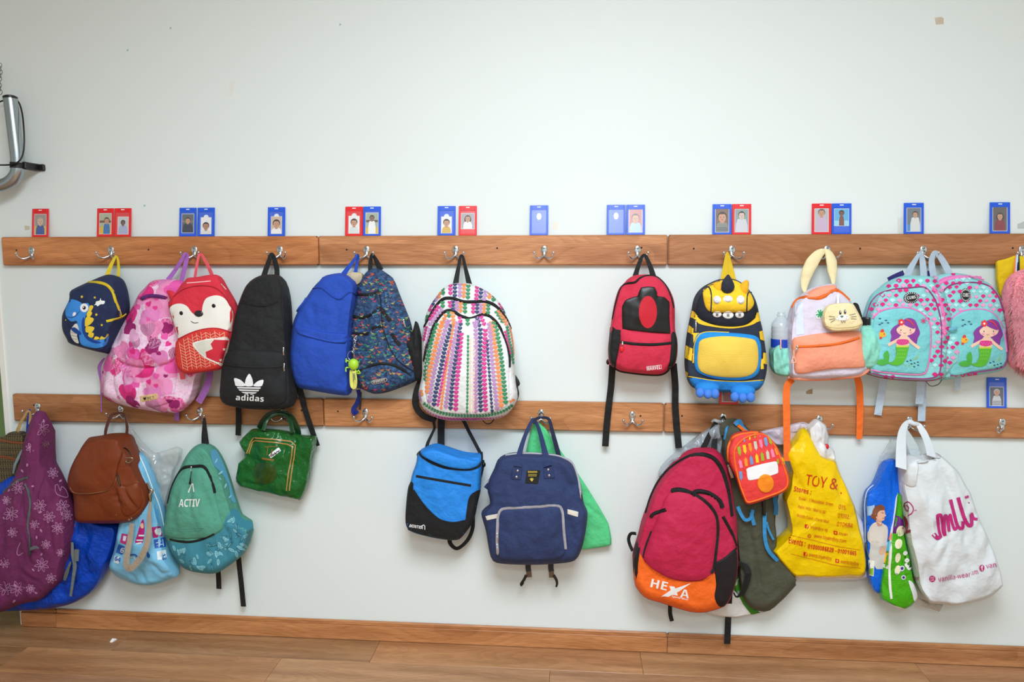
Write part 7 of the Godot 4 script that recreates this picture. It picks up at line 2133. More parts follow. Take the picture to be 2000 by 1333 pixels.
func bag_lunch() -> void:
	var g := bag("lunch_bag", "bright blue and black insulated lunch bag with white house logo", "lunch bag", [865, 1045, 0.1])
	g.crop(780, 800, 4.445)
	var blu := cloth(Color(0.10, 0.52, 0.88), 0.7)
	var blk := cloth(Color(0.06, 0.065, 0.075), 0.85)
	g.strap("shoulder_strap", [238, 330, 0.08, 250, 285, 0.07, 285, 210, 0.06, 305, 160, 0.055, 300, 105, 0.05, 330, 40, 0.045], [12, 11, 9, 9, 10, 12], blk)
	g.strap("back_strap", [362, 320, 0.05, 362, 200, 0.045, 366, 70, 0.04], 24, blk)
	g.strap("shoulder_strap", [700, 375, 0.07, 650, 280, 0.06, 605, 195, 0.05, 560, 105, 0.045, 520, 50, 0.042], 12, blk)
	g.strap("strap_loop", [440, 1090, 0.06, 440, 1160, 0.06, 490, 1208, 0.06, 545, 1185, 0.058, 605, 1115, 0.055, 638, 1020, 0.055, 640, 880, 0.06], [17, 15, 13, 12, 13, 13, 12], blk, {"n": 8})
	g.body("body", [182, 352, 300, 298, 400, 320, 560, 370, 690, 382, 722, 362, 727, 430, 716, 560, 706, 700, 684, 800, 652, 950, 620, 1012, 545, 1108, 500, 1137, 410, 1132, 250, 1102, 112, 1062, 62, 1020, 52, 920, 72, 700, 96, 630, 112, 560, 145, 470, 155, 400], [370, 740], [195, 400, 300, 380, 560, 440, 640, 480, 640, 600, 620, 760, 590, 920, 545, 1060, 490, 1110, 400, 1108, 250, 1080, 120, 1042, 85, 990, 82, 910, 105, 720, 140, 570, 165, 480], [0.04, 0.075, 0.135, 0.145], blu, {"amp": 0.004, "k": 3.0, "cr": [[250, 470, 300, 530, 9, 4], [480, 560, 600, 610, 8, 4]]})
	var k := g.ink()
	k.cell = 3.5
	var bc := Color(0.065, 0.07, 0.08)
	k.poly([92, 635, 122, 640, 125, 700, 170, 770, 220, 840, 270, 895, 330, 945, 400, 975, 480, 985, 565, 965, 580, 900, 612, 750, 720, 695, 710, 810, 680, 960, 640, 1030, 560, 1130, 500, 1150, 410, 1145, 240, 1115, 100, 1075, 40, 1025, 30, 920, 60, 680], bc, 0)
	k.done("black_bottom_panel", {"m": blk})
	g.cord("panel_piping", [125, 700, 220, 836, 330, 942, 400, 973, 480, 983, 565, 965], 2.0, blk)
	g.cord("front_edge_piping", [82, 1030, 130, 1060, 260, 1092, 400, 1115, 495, 1118, 548, 1070, 590, 940, 618, 790], 2.2, blk)
	g.cord("base_piping", [75, 1042, 150, 1075, 300, 1112, 420, 1130, 490, 1132], 2.0, cloth(Color(0.16, 0.42, 0.56)))
	g.band("pocket_slot", [145, 580, 270, 602, 400, 625, 520, 645, 622, 662], 8, blk, 2.0)
	g.patch("lid", [190, 362, 300, 305, 400, 325, 560, 375, 690, 388, 708, 420, 692, 480, 630, 512, 540, 516, 400, 492, 270, 440, 200, 400], 0.012, 0.006, blu, {"cen": [460, 420], "n": 80, "e": 0.15})
	g.band("lid_zipper", [172, 372, 200, 410, 270, 455, 350, 490, 440, 512, 540, 522, 630, 518, 692, 490, 715, 440, 712, 368], 9, blk, 2.4, {"zip": true})
	g.strap("side_clip", [728, 440, 0.08, 715, 520, 0.085, 690, 640, 0.085], [8, 14, 10], blk, {"th": 4})
	g.ball("buckle", 165, 395, Vector3(6, 8, 7), plain(Color(0.04, 0.04, 0.045), 0.4), 0, {"z": 0.09})
	g.ball("buckle", 732, 480, Vector3(7, 9, 7), plain(Color(0.04, 0.04, 0.045), 0.4), 0, {"z": 0.085})
	var t := g.ink()
	t.text("MINTRA", 86, 1020, 26, 0.16, Color(0.92, 0.93, 0.94), {"len": 118.0, "weight": 800, "italic": true, "shear": 0.2})
	t.line([186, 1016, 212, 1002, 222, 1012, 222, 1042], 6, Color(0.92, 0.93, 0.94), 1, false)
	t.done("lettering")

func bag_navy() -> void:
	var c := bag("green_cloth_bag", "thin bright green cloth bag hanging behind the navy nappy backpack", "tote bag", [1150, 1060, 0.03])
	c.crop(930, 800, 3.703)
	c.body("body", [410, 95, 440, 82, 520, 150, 560, 225, 640, 340, 720, 440, 800, 560, 880, 690, 960, 830, 986, 985, 850, 1006, 770, 1016, 600, 1000, 420, 640, 355, 350, 372, 250], [640, 650], 0.9, [0.022, 0.03, 0.042, 0.046], cloth(Color(0.35, 0.82, 0.54)), {"amp": 0.004, "round": false, "cr": [[780, 680, 960, 830, 6, 4], [450, 120, 500, 320, 7, 4]]})
	var g := bag("nappy_backpack", "navy nappy backpack with grey zips, white tabs and twin handles", "backpack", [1045, 1095, 0.1])
	g.crop(930, 800, 3.703)
	var nv := cloth(Color(0.155, 0.215, 0.385))
	var dk := cloth(Color(0.13, 0.19, 0.36))
	var gr := cloth(Color(0.66, 0.65, 0.68))
	var wh := cloth(Color(0.85, 0.83, 0.79))
	g.strap("rear_handle", [420, 105, 0.075, 430, 72, 0.066, 470, 60, 0.062, 525, 72, 0.062, 548, 150, 0.075, 575, 250, 0.085, 600, 345, 0.095], [10, 10, 9, 10, 13, 15, 16], cloth(Color(0.10, 0.13, 0.24)))
	g.strap("webbing_strap", [376, 1110, 0.07, 376, 1150, 0.06, 380, 1172, 0.058], 19, cloth(Color(0.20, 0.21, 0.24)))
	g.strap("webbing_strap", [540, 1110, 0.07, 540, 1150, 0.06, 545, 1172, 0.058], 19, cloth(Color(0.20, 0.21, 0.24)))
	g.strap("strap_end", [380, 1168, 0.058, 384, 1215, 0.055], 18, cloth(Color(0.45, 0.38, 0.31)))
	g.strap("strap_end", [543, 1168, 0.058, 546, 1218, 0.055], 18, cloth(Color(0.45, 0.38, 0.31)))
	g.rope("plastic_hook", [362, 1200, 0.058, 345, 1235, 0.06, 325, 1262, 0.06, 328, 1275, 0.06, 345, 1255, 0.06], [5, 5, 4, 3, 2], plain(Color(0.03, 0.03, 0.035), 0.4))
	g.rope("plastic_hook", [560, 1200, 0.058, 580, 1235, 0.06, 585, 1262, 0.06, 578, 1285, 0.06], [5, 5, 4, 3], plain(Color(0.03, 0.03, 0.035), 0.4))
	g.strap("side_tab", [118, 520, 0.10, 92, 545, 0.10, 70, 572, 0.098], [10, 16, 16], dk, {"th": 3})
	g.strap("side_ring", [85, 510, 0.10, 105, 535, 0.105], 14, gr)
	g.body("body", [165, 352, 250, 318, 400, 316, 560, 328, 682, 380, 722, 450, 756, 540, 772, 640, 785, 700, 806, 740, 796, 860, 772, 980, 742, 1060, 702, 1100, 600, 1116, 400, 1126, 170, 1116, 110, 1080, 90, 1000, 70, 880, 36, 742, 95, 705, 98, 650, 82, 590, 92, 510, 130, 430], [420, 760], 0.87, [0.055, 0.105, 0.16, 0.175], nv, {"amp": 0.006, "fx": 7, "fy": 5, "most": 0.95, "cr": [[600, 440, 680, 580, 12, 11], [640, 580, 740, 540, 10, 8], [190, 420, 200, 640, 10, 5], [660, 800, 720, 960, 10, 6], [100, 650, 190, 620, 8, 5], [620, 1000, 560, 1060, 9, 4]]})
	g.band("zipper", [215, 332, 300, 322, 400, 320, 560, 332, 640, 355, 690, 385, 720, 450, 742, 530, 755, 610], 9, gr, 2.6, {"zip": true})
	g.patch("front_pocket", [160, 765, 190, 718, 300, 714, 580, 698, 628, 742, 636, 860, 646, 1010, 600, 1075, 400, 1092, 200, 1085, 152, 1030, 148, 860], 0.007, 0.010, nv, {"cen": [395, 900]})
	g.band("pocket_zipper", [158, 1040, 154, 950, 156, 850, 163, 765, 195, 722, 300, 714, 450, 706, 580, 698, 620, 735, 630, 850, 640, 950, 646, 1008], 9, gr, 4.0, {"zip": true})
	g.pull(152, 905, 0.05, 28, chrome(), {"w": 4})
	g.pull(152, 985, 0.05, 32, chrome(), {"w": 4})
	g.pull(755, 600, 0.0, 26, chrome(), {"w": 4})
	g.patch("white_tab", [66, 772, 158, 755, 160, 788, 76, 803], 0.002, 0, wh, {"round": false, "n": 48, "steps": 4})
	g.patch("white_tab", [660, 722, 740, 742, 736, 780, 660, 756], 0.002, 0, wh, {"round": false, "n": 48, "steps": 4})
	g.patch("label", [366, 440, 466, 440, 448, 540, 354, 536], 0.0016, 0, cloth(Color(0.06, 0.065, 0.07)), {"round": false, "n": 48, "steps": 4})
	var k := g.ink()
	var yl := Color(0.80, 0.70, 0.25)
	k.text("SUNVENO", 374, 460, 13, 0.0, yl, {"len": 68.0, "weight": 800})
	for y in [472, 482]: k.line([376, y, 438, y], 3, yl, 1)
	for i in 5: k.line([402, 516, 402 + cos(-2.6 + i * 0.5) * 16, 514 + sin(-2.6 + i * 0.5) * 18], 4, yl, 1)
	k.ell(403, 514, 8, 7, yl, 1, 0, 8)
	k.done("label_print")
	g.patch("handle_tab", [262, 418, 335, 402, 326, 512, 250, 504], 0.003, 0, dk, {"round": false, "n": 48, "steps": 4})
	g.patch("handle_tab", [485, 420, 552, 408, 572, 494, 490, 502], 0.003, 0, dk, {"round": false, "n": 48, "steps": 4})
	for e in [[300, 445], [292, 490], [521, 437], [528, 480]]: g.ball("rivet", e[0], e[1], Vector3(4, 4, 2), plain(Color(0.8, 0.78, 0.74), 0.3, 1.0), 1)
	g.strap("front_handle", [300, 415, 0.17, 312, 330, 0.14, 340, 230, 0.11, 375, 140, 0.085, 410, 76, 0.066, 432, 90, 0.066, 462, 170, 0.085, 492, 290, 0.125, 518, 412, 0.168], [26, 18, 14, 12, 10, 10, 13, 18, 27], dk, {"th": 4})

func bag_crimson() -> void:
	var f := bag("silver_plastic_bag", "shiny crumpled clear plastic bag behind the crimson backpack", "plastic bag", [1340, 900, 0.06])
	f.crop(1210, 790, 5.714)
	sheet(f, "bag", [1025, 245, 1060, 215, 1110, 212, 1145, 300, 1150, 420, 1130, 560, 1000, 620, 800, 700, 600, 760, 440, 832, 420, 770, 470, 680, 560, 590, 640, 530, 720, 470, 860, 360, 960, 290], [880, 520], [0.03, 0.05, 0.08, 0.09], film(Color(0.72, 0.77, 0.80), 0.55), {"amp": 0.02})
	f.rope("knotted_top", [1030, 195, 0.06, 1060, 178, 0.068, 1090, 190, 0.068, 1130, 200, 0.06, 1100, 215, 0.06], [3, 5, 6, 5, 3], film(Color(0.78, 0.82, 0.84), 0.7))
	var g := bag("crimson_backpack", "large crimson backpack with orange base, black zips and white lettering", "backpack", [1340, 1185, 0.1])
	g.crop(1210, 990, 4.937)
	var crm := cloth(Color(0.73, 0.08, 0.27), 0.75)
	var org := cloth(Color(0.97, 0.42, 0.09), 0.7)
	var blk := cloth(Color(0.055, 0.06, 0.065), 0.8)
	var mesh := cloth(Color(0.10, 0.055, 0.075), 0.9)
	g.strap("strap_tail", [488, 940, 0.06, 488, 1030, 0.045, 506, 1105, 0.04], 14, blk)
	g.strap("strap_tail", [1060, 820, 0.07, 1052, 960, 0.05, 1045, 1150, 0.038, 1038, 1325, 0.034], 21, blk)
	g.strap("compression_strap", [160, 262, 0.10, 110, 262, 0.09, 88, 310, 0.085, 100, 370, 0.085, 128, 430, 0.09], 11, blk)
	g.strap("compression_strap", [1140, 545, 0.11, 1215, 580, 0.12, 1240, 640, 0.125, 1222, 740, 0.12, 1185, 830, 0.11, 1130, 872, 0.10, 1100, 830, 0.09], [14, 18, 20, 20, 14, 6, 5], blk, {"n": 8})
	g.body("body", [778, -572, 870, -572, 930, -556, 990, -490, 1040, -380, 1082, -210, 1116, 50, 1132, 110, 1140, 380, 1142, 600, 1102, 800, 1042, 940, 960, 986, 800, 1026, 650, 1010, 400, 930, 250, 882, 160, 782, 140, 720, 124, 500, 130, 430, 182, 262, 208, 150, 266, -10, 320, -158, 372, -252, 450, -358, 552, -452, 640, -530, 720, -565], [620, 300], 0.85, [0.05, 0.095, 0.16, 0.178], crm, {"amp": 0.005, "fx": 5, "fy": 5, "k": 2.4, "cr": [[720, -470, 660, -300, 12, 6], [880, -450, 1000, -300, 10, 5], [300, 210, 230, 420, 8, 5], [820, -160, 1000, -30, 9, 4], [300, -120, 260, 60, 9, 4]]})
	g.patch("front_pocket", [395, 40, 440, -80, 500, -150, 580, -165, 700, -130, 800, -70, 880, 10, 930, 100, 940, 250, 920, 450, 890, 640, 860, 690, 700, 718, 500, 700, 330, 620, 235, 515, 245, 430, 310, 240], 0.008, 0.014, crm, {"cen": [600, 300], "n": 96})
	var ob := g.ink()
	ob.cell = 3.5
	ob.poly([180, 440, 245, 525, 340, 612, 500, 694, 680, 720, 800, 706, 905, 640, 925, 700, 930, 800, 918, 890, 990, 1000, 800, 1050, 650, 1035, 390, 955, 200, 870, 130, 790, 150, 600], Color(1, 0.4, 0.1), 0)
	ob.done("orange_base", {"m": org})
	g.patch("mesh_pocket", [922, 560, 1030, 490, 1122, 415, 1134, 600, 1096, 790, 1038, 925, 968, 970, 915, 880, 930, 750], 0.004, 0.004, mesh, {"n": 64})
	g.band("mesh_pocket_hem", [915, 560, 1000, 515, 1070, 460, 1128, 402], 8, blk, 2.0)
	g.patch("mesh_pocket", [205, 270, 150, 390, 134, 470, 134, 620, 148, 715, 172, 715, 178, 560, 196, 420], 0.003, 0.002, mesh, {"n": 64, "cen": [165, 520]})
	var z := {"zip": true}
	g.band("zipper", [255, 60, 300, -90, 372, -235, 460, -345, 560, -425, 660, -480, 740, -505, 840, -495, 920, -455, 980, -370, 1025, -250, 1060, -90, 1085, 90], 13, blk, 3.0, z)
	g.band("zipper", [700, -105, 735, -142, 800, -145, 880, -120, 960, -60, 992, 10], 14, blk, 4.0, z)
	g.band("zipper", [300, 105, 330, 70, 400, 45, 450, 30], 11, blk, 2.2, z)
	g.band("pocket_zipper", [500, -150, 580, -160, 700, -130, 800, -70, 885, 10, 935, 105, 945, 240, 925, 440, 912, 560, 885, 640], 15, blk, 4.0, z)
	g.band("zipper", [995, 95, 1040, 175, 1090, 270, 1128, 375], 10, blk, 2.2, z)
	g.band("side_zipper", [310, 235, 270, 330, 240, 420, 228, 490], 8, blk, 2.0, z)
	var t := g.ink()
	var w := Color(0.95, 0.94, 0.93)
	t.text("HE", 296, 772, 80, 0.22, w, {"weight": 900, "len": 160.0})
	t.text("A", 580, 872, 78, 0.12, w, {"weight": 900, "len": 88.0})
	t.poly([398, 868, 500, 800, 690, 735, 575, 815, 470, 868, 430, 862], w, 1, false)
	t.poly([480, 765, 530, 770, 562, 856, 508, 848], w, 1, false)
	t.text("Sports Wear", 502, 876, 17, 0.2, w, {"weight": 700, "len": 160.0})
	t.done("lettering")
	g.strap("hanging_loop", [808, -560, 0.10, 845, -640, 0.085, 880, -720, 0.072, 912, -798, 0.062, 935, -800, 0.06, 930, -720, 0.066, 918, -640, 0.078, 912, -555, 0.095], [20, 18, 14, 8, 8, 14, 17, 20], blk)

func bag_olive() -> void:
	var w := bag("white_green_bag", "white and green plastic bag peeking out below the crimson backpack", "plastic bag", [1450, 1190, 0.04])
	w.crop(1210, 990, 4.937)
	w.body("bag", [1085, 820, 1140, 650, 1200, 780, 1300, 960, 1432, 1008, 1300, 1040, 1200, 1060, 1120, 1074, 950, 1060, 820, 1028, 880, 930], [1110, 950], 0.85, [0.022, 0.035, 0.05, 0.054], crinkle(Color(0.86, 0.86, 0.84), 0.35, 0.2, 5.0), {"amp": 0.004, "round": false})
	var wk := w.ink()
	wk.poly([1140, 665, 1190, 770, 1290, 950, 1420, 1005, 1300, 1034, 1268, 1038, 1190, 940, 1150, 860, 1100, 800], Color(0.20, 0.50, 0.10), 0, false)
	wk.done("green_print", {"m": ink_gloss()})
	w.ball("snap_button", 1150, 828, Vector3(5.5, 5.5, 2), plain(Color(0.55, 0.63, 0.72), 0.3, 0.7), 2)
	var g := bag("olive_backpack", "olive grey backpack with light blue straps behind the coral one", "backpack", [1490, 1170, 0.07])
	g.crop(1210, 990, 4.937)
	var ol := cloth(Color(0.285, 0.295, 0.23), 0.8)
	var bl := cloth(Color(0.20, 0.55, 0.78))
	g.strap("shoulder_strap", [1000, -690, 0.075, 1020, -770, 0.08, 1070, -800, 0.075, 1130, -790, 0.07, 1190, -700, 0.06, 1210, -600, 0.055], [24, 32, 34, 34, 36, 34], ol, {"th": 10, "n": 8})
	g.body("body", [985, -755, 1040, -810, 1130, -815, 1210, -790, 1300, -690, 1440, -500, 1560, -330, 1530, -100, 1502, 130, 1512, 250, 1530, 420, 1610, 600, 1728, 702, 1640, 830, 1540, 930, 1432, 1012, 1300, 992, 1200, 900, 1150, 700, 1120, 300, 1060, -100, 1000, -400], [1350, 300], 0.86, [0.03, 0.06, 0.10, 0.108], ol, {"amp": 0.006, "fx": 6, "fy": 3, "cr": [[1220, 120, 1300, 500, 9, 7], [1300, 500, 1385, 900, 8, 8], [1400, 360, 1500, 640, 10, 5], [1380, 920, 1500, 820, 8, 6]]})
	g.band("strap_trim", [1010, -650, 1025, -720, 1045, -800], 8, bl, 2.0)
	g.strap("blue_webbing", [1112, -790, 0.10, 1150, -815, 0.095, 1180, -770, 0.09, 1230, -720, 0.095, 1280, -690, 0.10], [12, 20, 14, 10, 9], bl, {"th": 3})
	g.strap("blue_webbing", [1140, 0, 0.125, 1175, 80, 0.13, 1215, 130, 0.13, 1265, 110, 0.13, 1285, 30, 0.125], 11, bl)
	g.strap("blue_webbing", [1270, 60, 0.125, 1285, 130, 0.125, 1300, 180, 0.122], 12, bl)
	g.strap("blue_webbing", [1400, 60, 0.125, 1398, 180, 0.125, 1405, 320, 0.122, 1440, 430, 0.118, 1525, 525, 0.105], 12, bl)
	g.strap("blue_webbing", [1418, 150, 0.124, 1445, 240, 0.12, 1485, 320, 0.115], 7, bl)
	g.strap("blue_webbing", [1490, -120, 0.115, 1510, 0, 0.115, 1505, 80, 0.11], 14, cloth(Color(0.12, 0.40, 0.56)))
	g.rope("plastic_buckle", [1390, -60, 0.13, 1390, 20, 0.132, 1395, 80, 0.13], [7, 5, 6], plain(Color(0.05, 0.05, 0.055), 0.4))

func bag_coral() -> void:
	var g := bag("coral_backpack", "small coral red backpack with crayon print and orange disc", "backpack", [1475, 970, 0.15])
	g.crop(1210, 790, 5.714)
	var co := cloth(Color(0.90, 0.23, 0.22), 0.7)
	var og := cloth(Color(0.96, 0.45, 0.10), 0.7)
	g.body("body", [1225, 420, 1255, 350, 1340, 310, 1480, 298, 1600, 320, 1705, 400, 1785, 520, 1842, 650, 1892, 800, 1897, 900, 1852, 972, 1700, 1042, 1500, 1110, 1430, 1118, 1390, 1085, 1330, 920, 1285, 790, 1235, 690, 1200, 580, 1200, 490], [1560, 740], [1300, 490, 1385, 400, 1500, 350, 1620, 352, 1715, 450, 1790, 600, 1845, 750, 1870, 870, 1825, 950, 1650, 1025, 1450, 1085, 1405, 1050, 1350, 900, 1302, 700, 1285, 575], [0.12, 0.15, 0.188, 0.195], co, {"amp": 0.003})
	g.band("side_zipper", [1218, 640, 1212, 520, 1245, 400, 1320, 345, 1450, 320, 1540, 318], 11, og, 2.0, {"zip": true})
	g.cord("piping", [1405, 1060, 1345, 900, 1297, 700, 1280, 575, 1295, 485, 1380, 392, 1500, 342, 1620, 344, 1720, 444, 1796, 600, 1852, 750, 1878, 870, 1832, 955, 1650, 1032, 1450, 1094, 1405, 1060], 2.6, og)
	g.pull(1215, 690, 0.35, 40, plain(Color(0.55, 0.42, 0.38), 0.4), {"w": 9})
	var k := g.ink()
	var cs := {"y": Color(0.97, 0.76, 0.12), "g": Color(0.60, 0.68, 0.15), "o": Color(0.97, 0.56, 0.15), "s": Color(0.78, 0.78, 0.72), "p": Color(0.96, 0.50, 0.66), "b": Color(0.45, 0.58, 0.78)}
	for e in [["b", 1392, 398, 0.5, 0], ["y", 1452, 378, 0.5, 0], ["g", 1510, 358, 0.5, 0], ["s", 1570, 348, 0.3, 0], ["g", 1680, 410, 0.9, -0.3], ["g", 1337, 525, 1, -0.15], ["y", 1397, 505, 1, -0.15], ["o", 1458, 485, 1, -0.2], ["s", 1518, 465, 1, -0.15], ["p", 1578, 445, 1, -0.2], ["b", 1632, 425, 1, -0.2], ["p", 1350, 660, 1, 2.9], ["o", 1410, 640, 1, 3.0], ["b", 1470, 620, 1, 3.0], ["y", 1532, 600, 1, 3.0], ["g", 1592, 580, 1, 3.0], ["s", 1652, 560, 1, 3.0], ["p", 1705, 540, 1, 2.9], ["o", 1748, 520, 0.9, 2.8], ["b", 1355, 800, 1, -0.1], ["y", 1820, 640, 0.9, -0.2], ["g", 1765, 640, 0.6, -0.2]]:
		var f := []
		for q in [[-17, -52], [17, -52], [17, 25], [5, 40], [0, 58], [-5, 40], [-17, 25]]:
			var p: Vector2 = (Vector2(q[0], q[1]) * e[3]).rotated(e[4])
			f.append_array([e[1] + p.x, e[2] + p.y])
		k.poly(f, cs[e[0]], 0.5, false)
	k.done("crayon_print", {"stuff": true})
	# the face on the photographed bag is a known figure: a plain label and a disc stand in for it
	g.patch("white_label", [1420, 760, 1440, 710, 1720, 640, 1760, 660, 1770, 730, 1745, 780, 1470, 850, 1430, 830], 0.002, 0, plain(Color(0.93, 0.93, 0.94), 0.5), {"n": 64})
	var d := []
	for i in 16: d.append_array([1630 + cos(TAU * i / 16) * 92, 885 + sin(TAU * i / 16) * 104])
	g.patch("orange_disc", d, 0.004, 0.004, cloth(Color(0.97, 0.55, 0.08)), {"n": 48})
	g.strap("hanging_loop", [1440, 330, 0.15, 1400, 300, 0.13, 1340, 250, 0.10, 1280, 200, 0.08], 10, og)

func bag_yellow() -> void:
	var g := bag("yellow_carrier_bag", "glossy yellow and white plastic carrier bag with red shop lettering", "carrier bag", [1610, 1120, 0.08])
	g.crop(1490, 800, 3.809)
	var wm := crinkle(Color(0.88, 0.88, 0.89), 0.3, 0.2, 5.0)
	var ym := crinkle(Color(0.93, 0.78, 0.01), 0.15, 0.25, 4.0)
	g.body("white_back", [640, 640, 690, 745, 755, 860, 778, 1000, 788, 1252, 700, 1268, 420, 1272, 220, 1270, 160, 1200, 25, 1002, 130, 940, 300, 900], [480, 1050], 0.85, [0.025, 0.045, 0.06, 0.065], wm, {"amp": 0.006, "round": false})
	sheet(g, "white_corner", [-20, 165, 140, 130, 300, 92, 345, 110, 330, 160, 265, 170, 235, 225, 190, 262, 100, 268, 0, 200], [190, 180], [0.03, 0.045, 0.06, 0.065], crinkle(Color(0.84, 0.80, 0.86), 0.3, 0.2, 5.0))
	g.body("white_top", [325, 128, 360, 95, 392, 68, 425, 85, 470, 118, 492, 205, 482, 282, 530, 300, 542, 372, 500, 420, 400, 420, 340, 300], [425, 250], 0.85, [0.03, 0.055, 0.085, 0.095], wm, {"amp": 0.012, "fx": 12, "fy": 6, "round": false, "cr": [[392, 90, 400, 200, 6, 7], [400, 200, 440, 280, 6, 5]]})
	g.body("bag", [265, 148, 325, 126, 356, 190, 382, 242, 388, 312, 440, 346, 540, 368, 562, 450, 622, 580, 682, 720, 718, 880, 752, 1020, 770, 1130, 768, 1250, 700, 1256, 450, 1254, 330, 1250, 236, 1256, 180, 1190, 108, 1108, 38, 1002, 120, 956, 185, 918, 192, 850, 172, 750, 145, 650, 188, 550, 200, 400, 135, 300, 200, 252, 240, 200], [440, 790], 0.94, [0.03, 0.07, 0.112, 0.130], ym, {"amp": 0.011, "fx": 7, "fy": 5, "round": false, "cr": [[230, 280, 340, 250, 7, 7], [200, 470, 290, 410, 7, 7], [290, 410, 330, 500, 6, 5], [400, 400, 400, 600, 9, 7], [560, 520, 600, 760, 10, 8], [150, 1080, 190, 1030, 6, 6], [230, 700, 200, 900, 8, 6], [280, 1150, 330, 1100, 8, 6]]})
	var k := g.ink()
	var rd := Color(0.80, 0.16, 0.06)
	var w := {"weight": 500}
	k.text("TOY &", 312, 560, 78, 0.16, rd, {"len": 240.0})
	k.text(".", 572, 628, 70, 0.16, rd)
	k.text("Stores :", 226, 608, 36, 0.2, rd, {"len": 132.0, "weight": 600})
	k.text("Dokki : 3 Mosaddak Street", 268, 672, 22, 0.18, rd, {"len": 255.0})
	k.text("Palm Hills : Mall St 88", 262, 735, 22, 0.2, rd, {"len": 205.0})
	k.text("North Coast : Corte Mall", 254, 800, 22, 0.2, rd, {"len": 238.0})
	k.text("015.", 560, 740, 32, 0.14, rd, {"len": 58.0})
	k.text("01092.", 554, 803, 32, 0.14, rd, {"len": 88.0})
	k.text("010684", 548, 866, 32, 0.14, rd, {"len": 116.0})
	for e in [[325, 870], [540, 918], [315, 1076], [552, 1128]]: k.poly([e[0] - 14, e[1] - 17, e[0] + 14, e[1] - 12, e[0] + 14, e[1] + 16, e[0] - 14, e[1] + 11], rd, 0.5, false)
	for e in [[325, 870], [315, 1076]]: k.text("f", e[0] - 3, e[1] + 12, 22, 0.16, Color(0.95, 0.82, 0.1), {"weight": 800, "l": 2.5})
	for e in [[540, 918], [552, 1128]]: k.ell(e[0], e[1] - 1, 6, 7, Color(0.95, 0.82, 0.1), 2, 0, 10)
	k.text("toyandjoy. eg", 350, 885, 22, 0.17, rd, {"len": 132.0, "desc": true})
	k.text("toyan", 562, 932, 22, 0.15, rd, {"len": 64.0, "desc": true})
	k.ell(345, 942, 13, 13, rd, 0.5, 0, 14); k.ell(345, 942, 9, 9, Color(0.93, 0.79, 0.03), 1.2, 0, 12); k.line([333, 942, 357, 942], 3, rd, 1.8); k.line([345, 930, 345, 954], 3, rd, 1.8)
	k.text("www.toyandjoy.com", 376, 952, 26, 0.17, rd, {"len": 244.0, "desc": true})
	k.line([205, 938, 350, 968, 550, 1018, 720, 1046], 2.5, rd, 0.5)
	k.text("Events :", 190, 996, 42, 0.2, rd, {"len": 122.0, "weight": 600})
	k.text("01000086829 - 01001665", 332, 1034, 32, 0.15, rd, {"len": 362.0, "weight": 600})
	k.text("events.toyandjoy", 340, 1092, 26, 0.18, rd, {"len": 172.0, "desc": true})
	k.text("events.toydjoy", 578, 1144, 26, 0.13, rd, {"len": 132.0, "desc": true})
	k.line([205, 1074, 350, 1110, 550, 1160, 725, 1180], 2.5, rd, 0.5)
	k.done("lettering", {"m": ink_gloss()})
	g.ball("red_item", 473, 278, Vector3(8, 9, 6), plain(Color(0.80, 0.08, 0.15), 0.4), 0, {"z": 0.085})

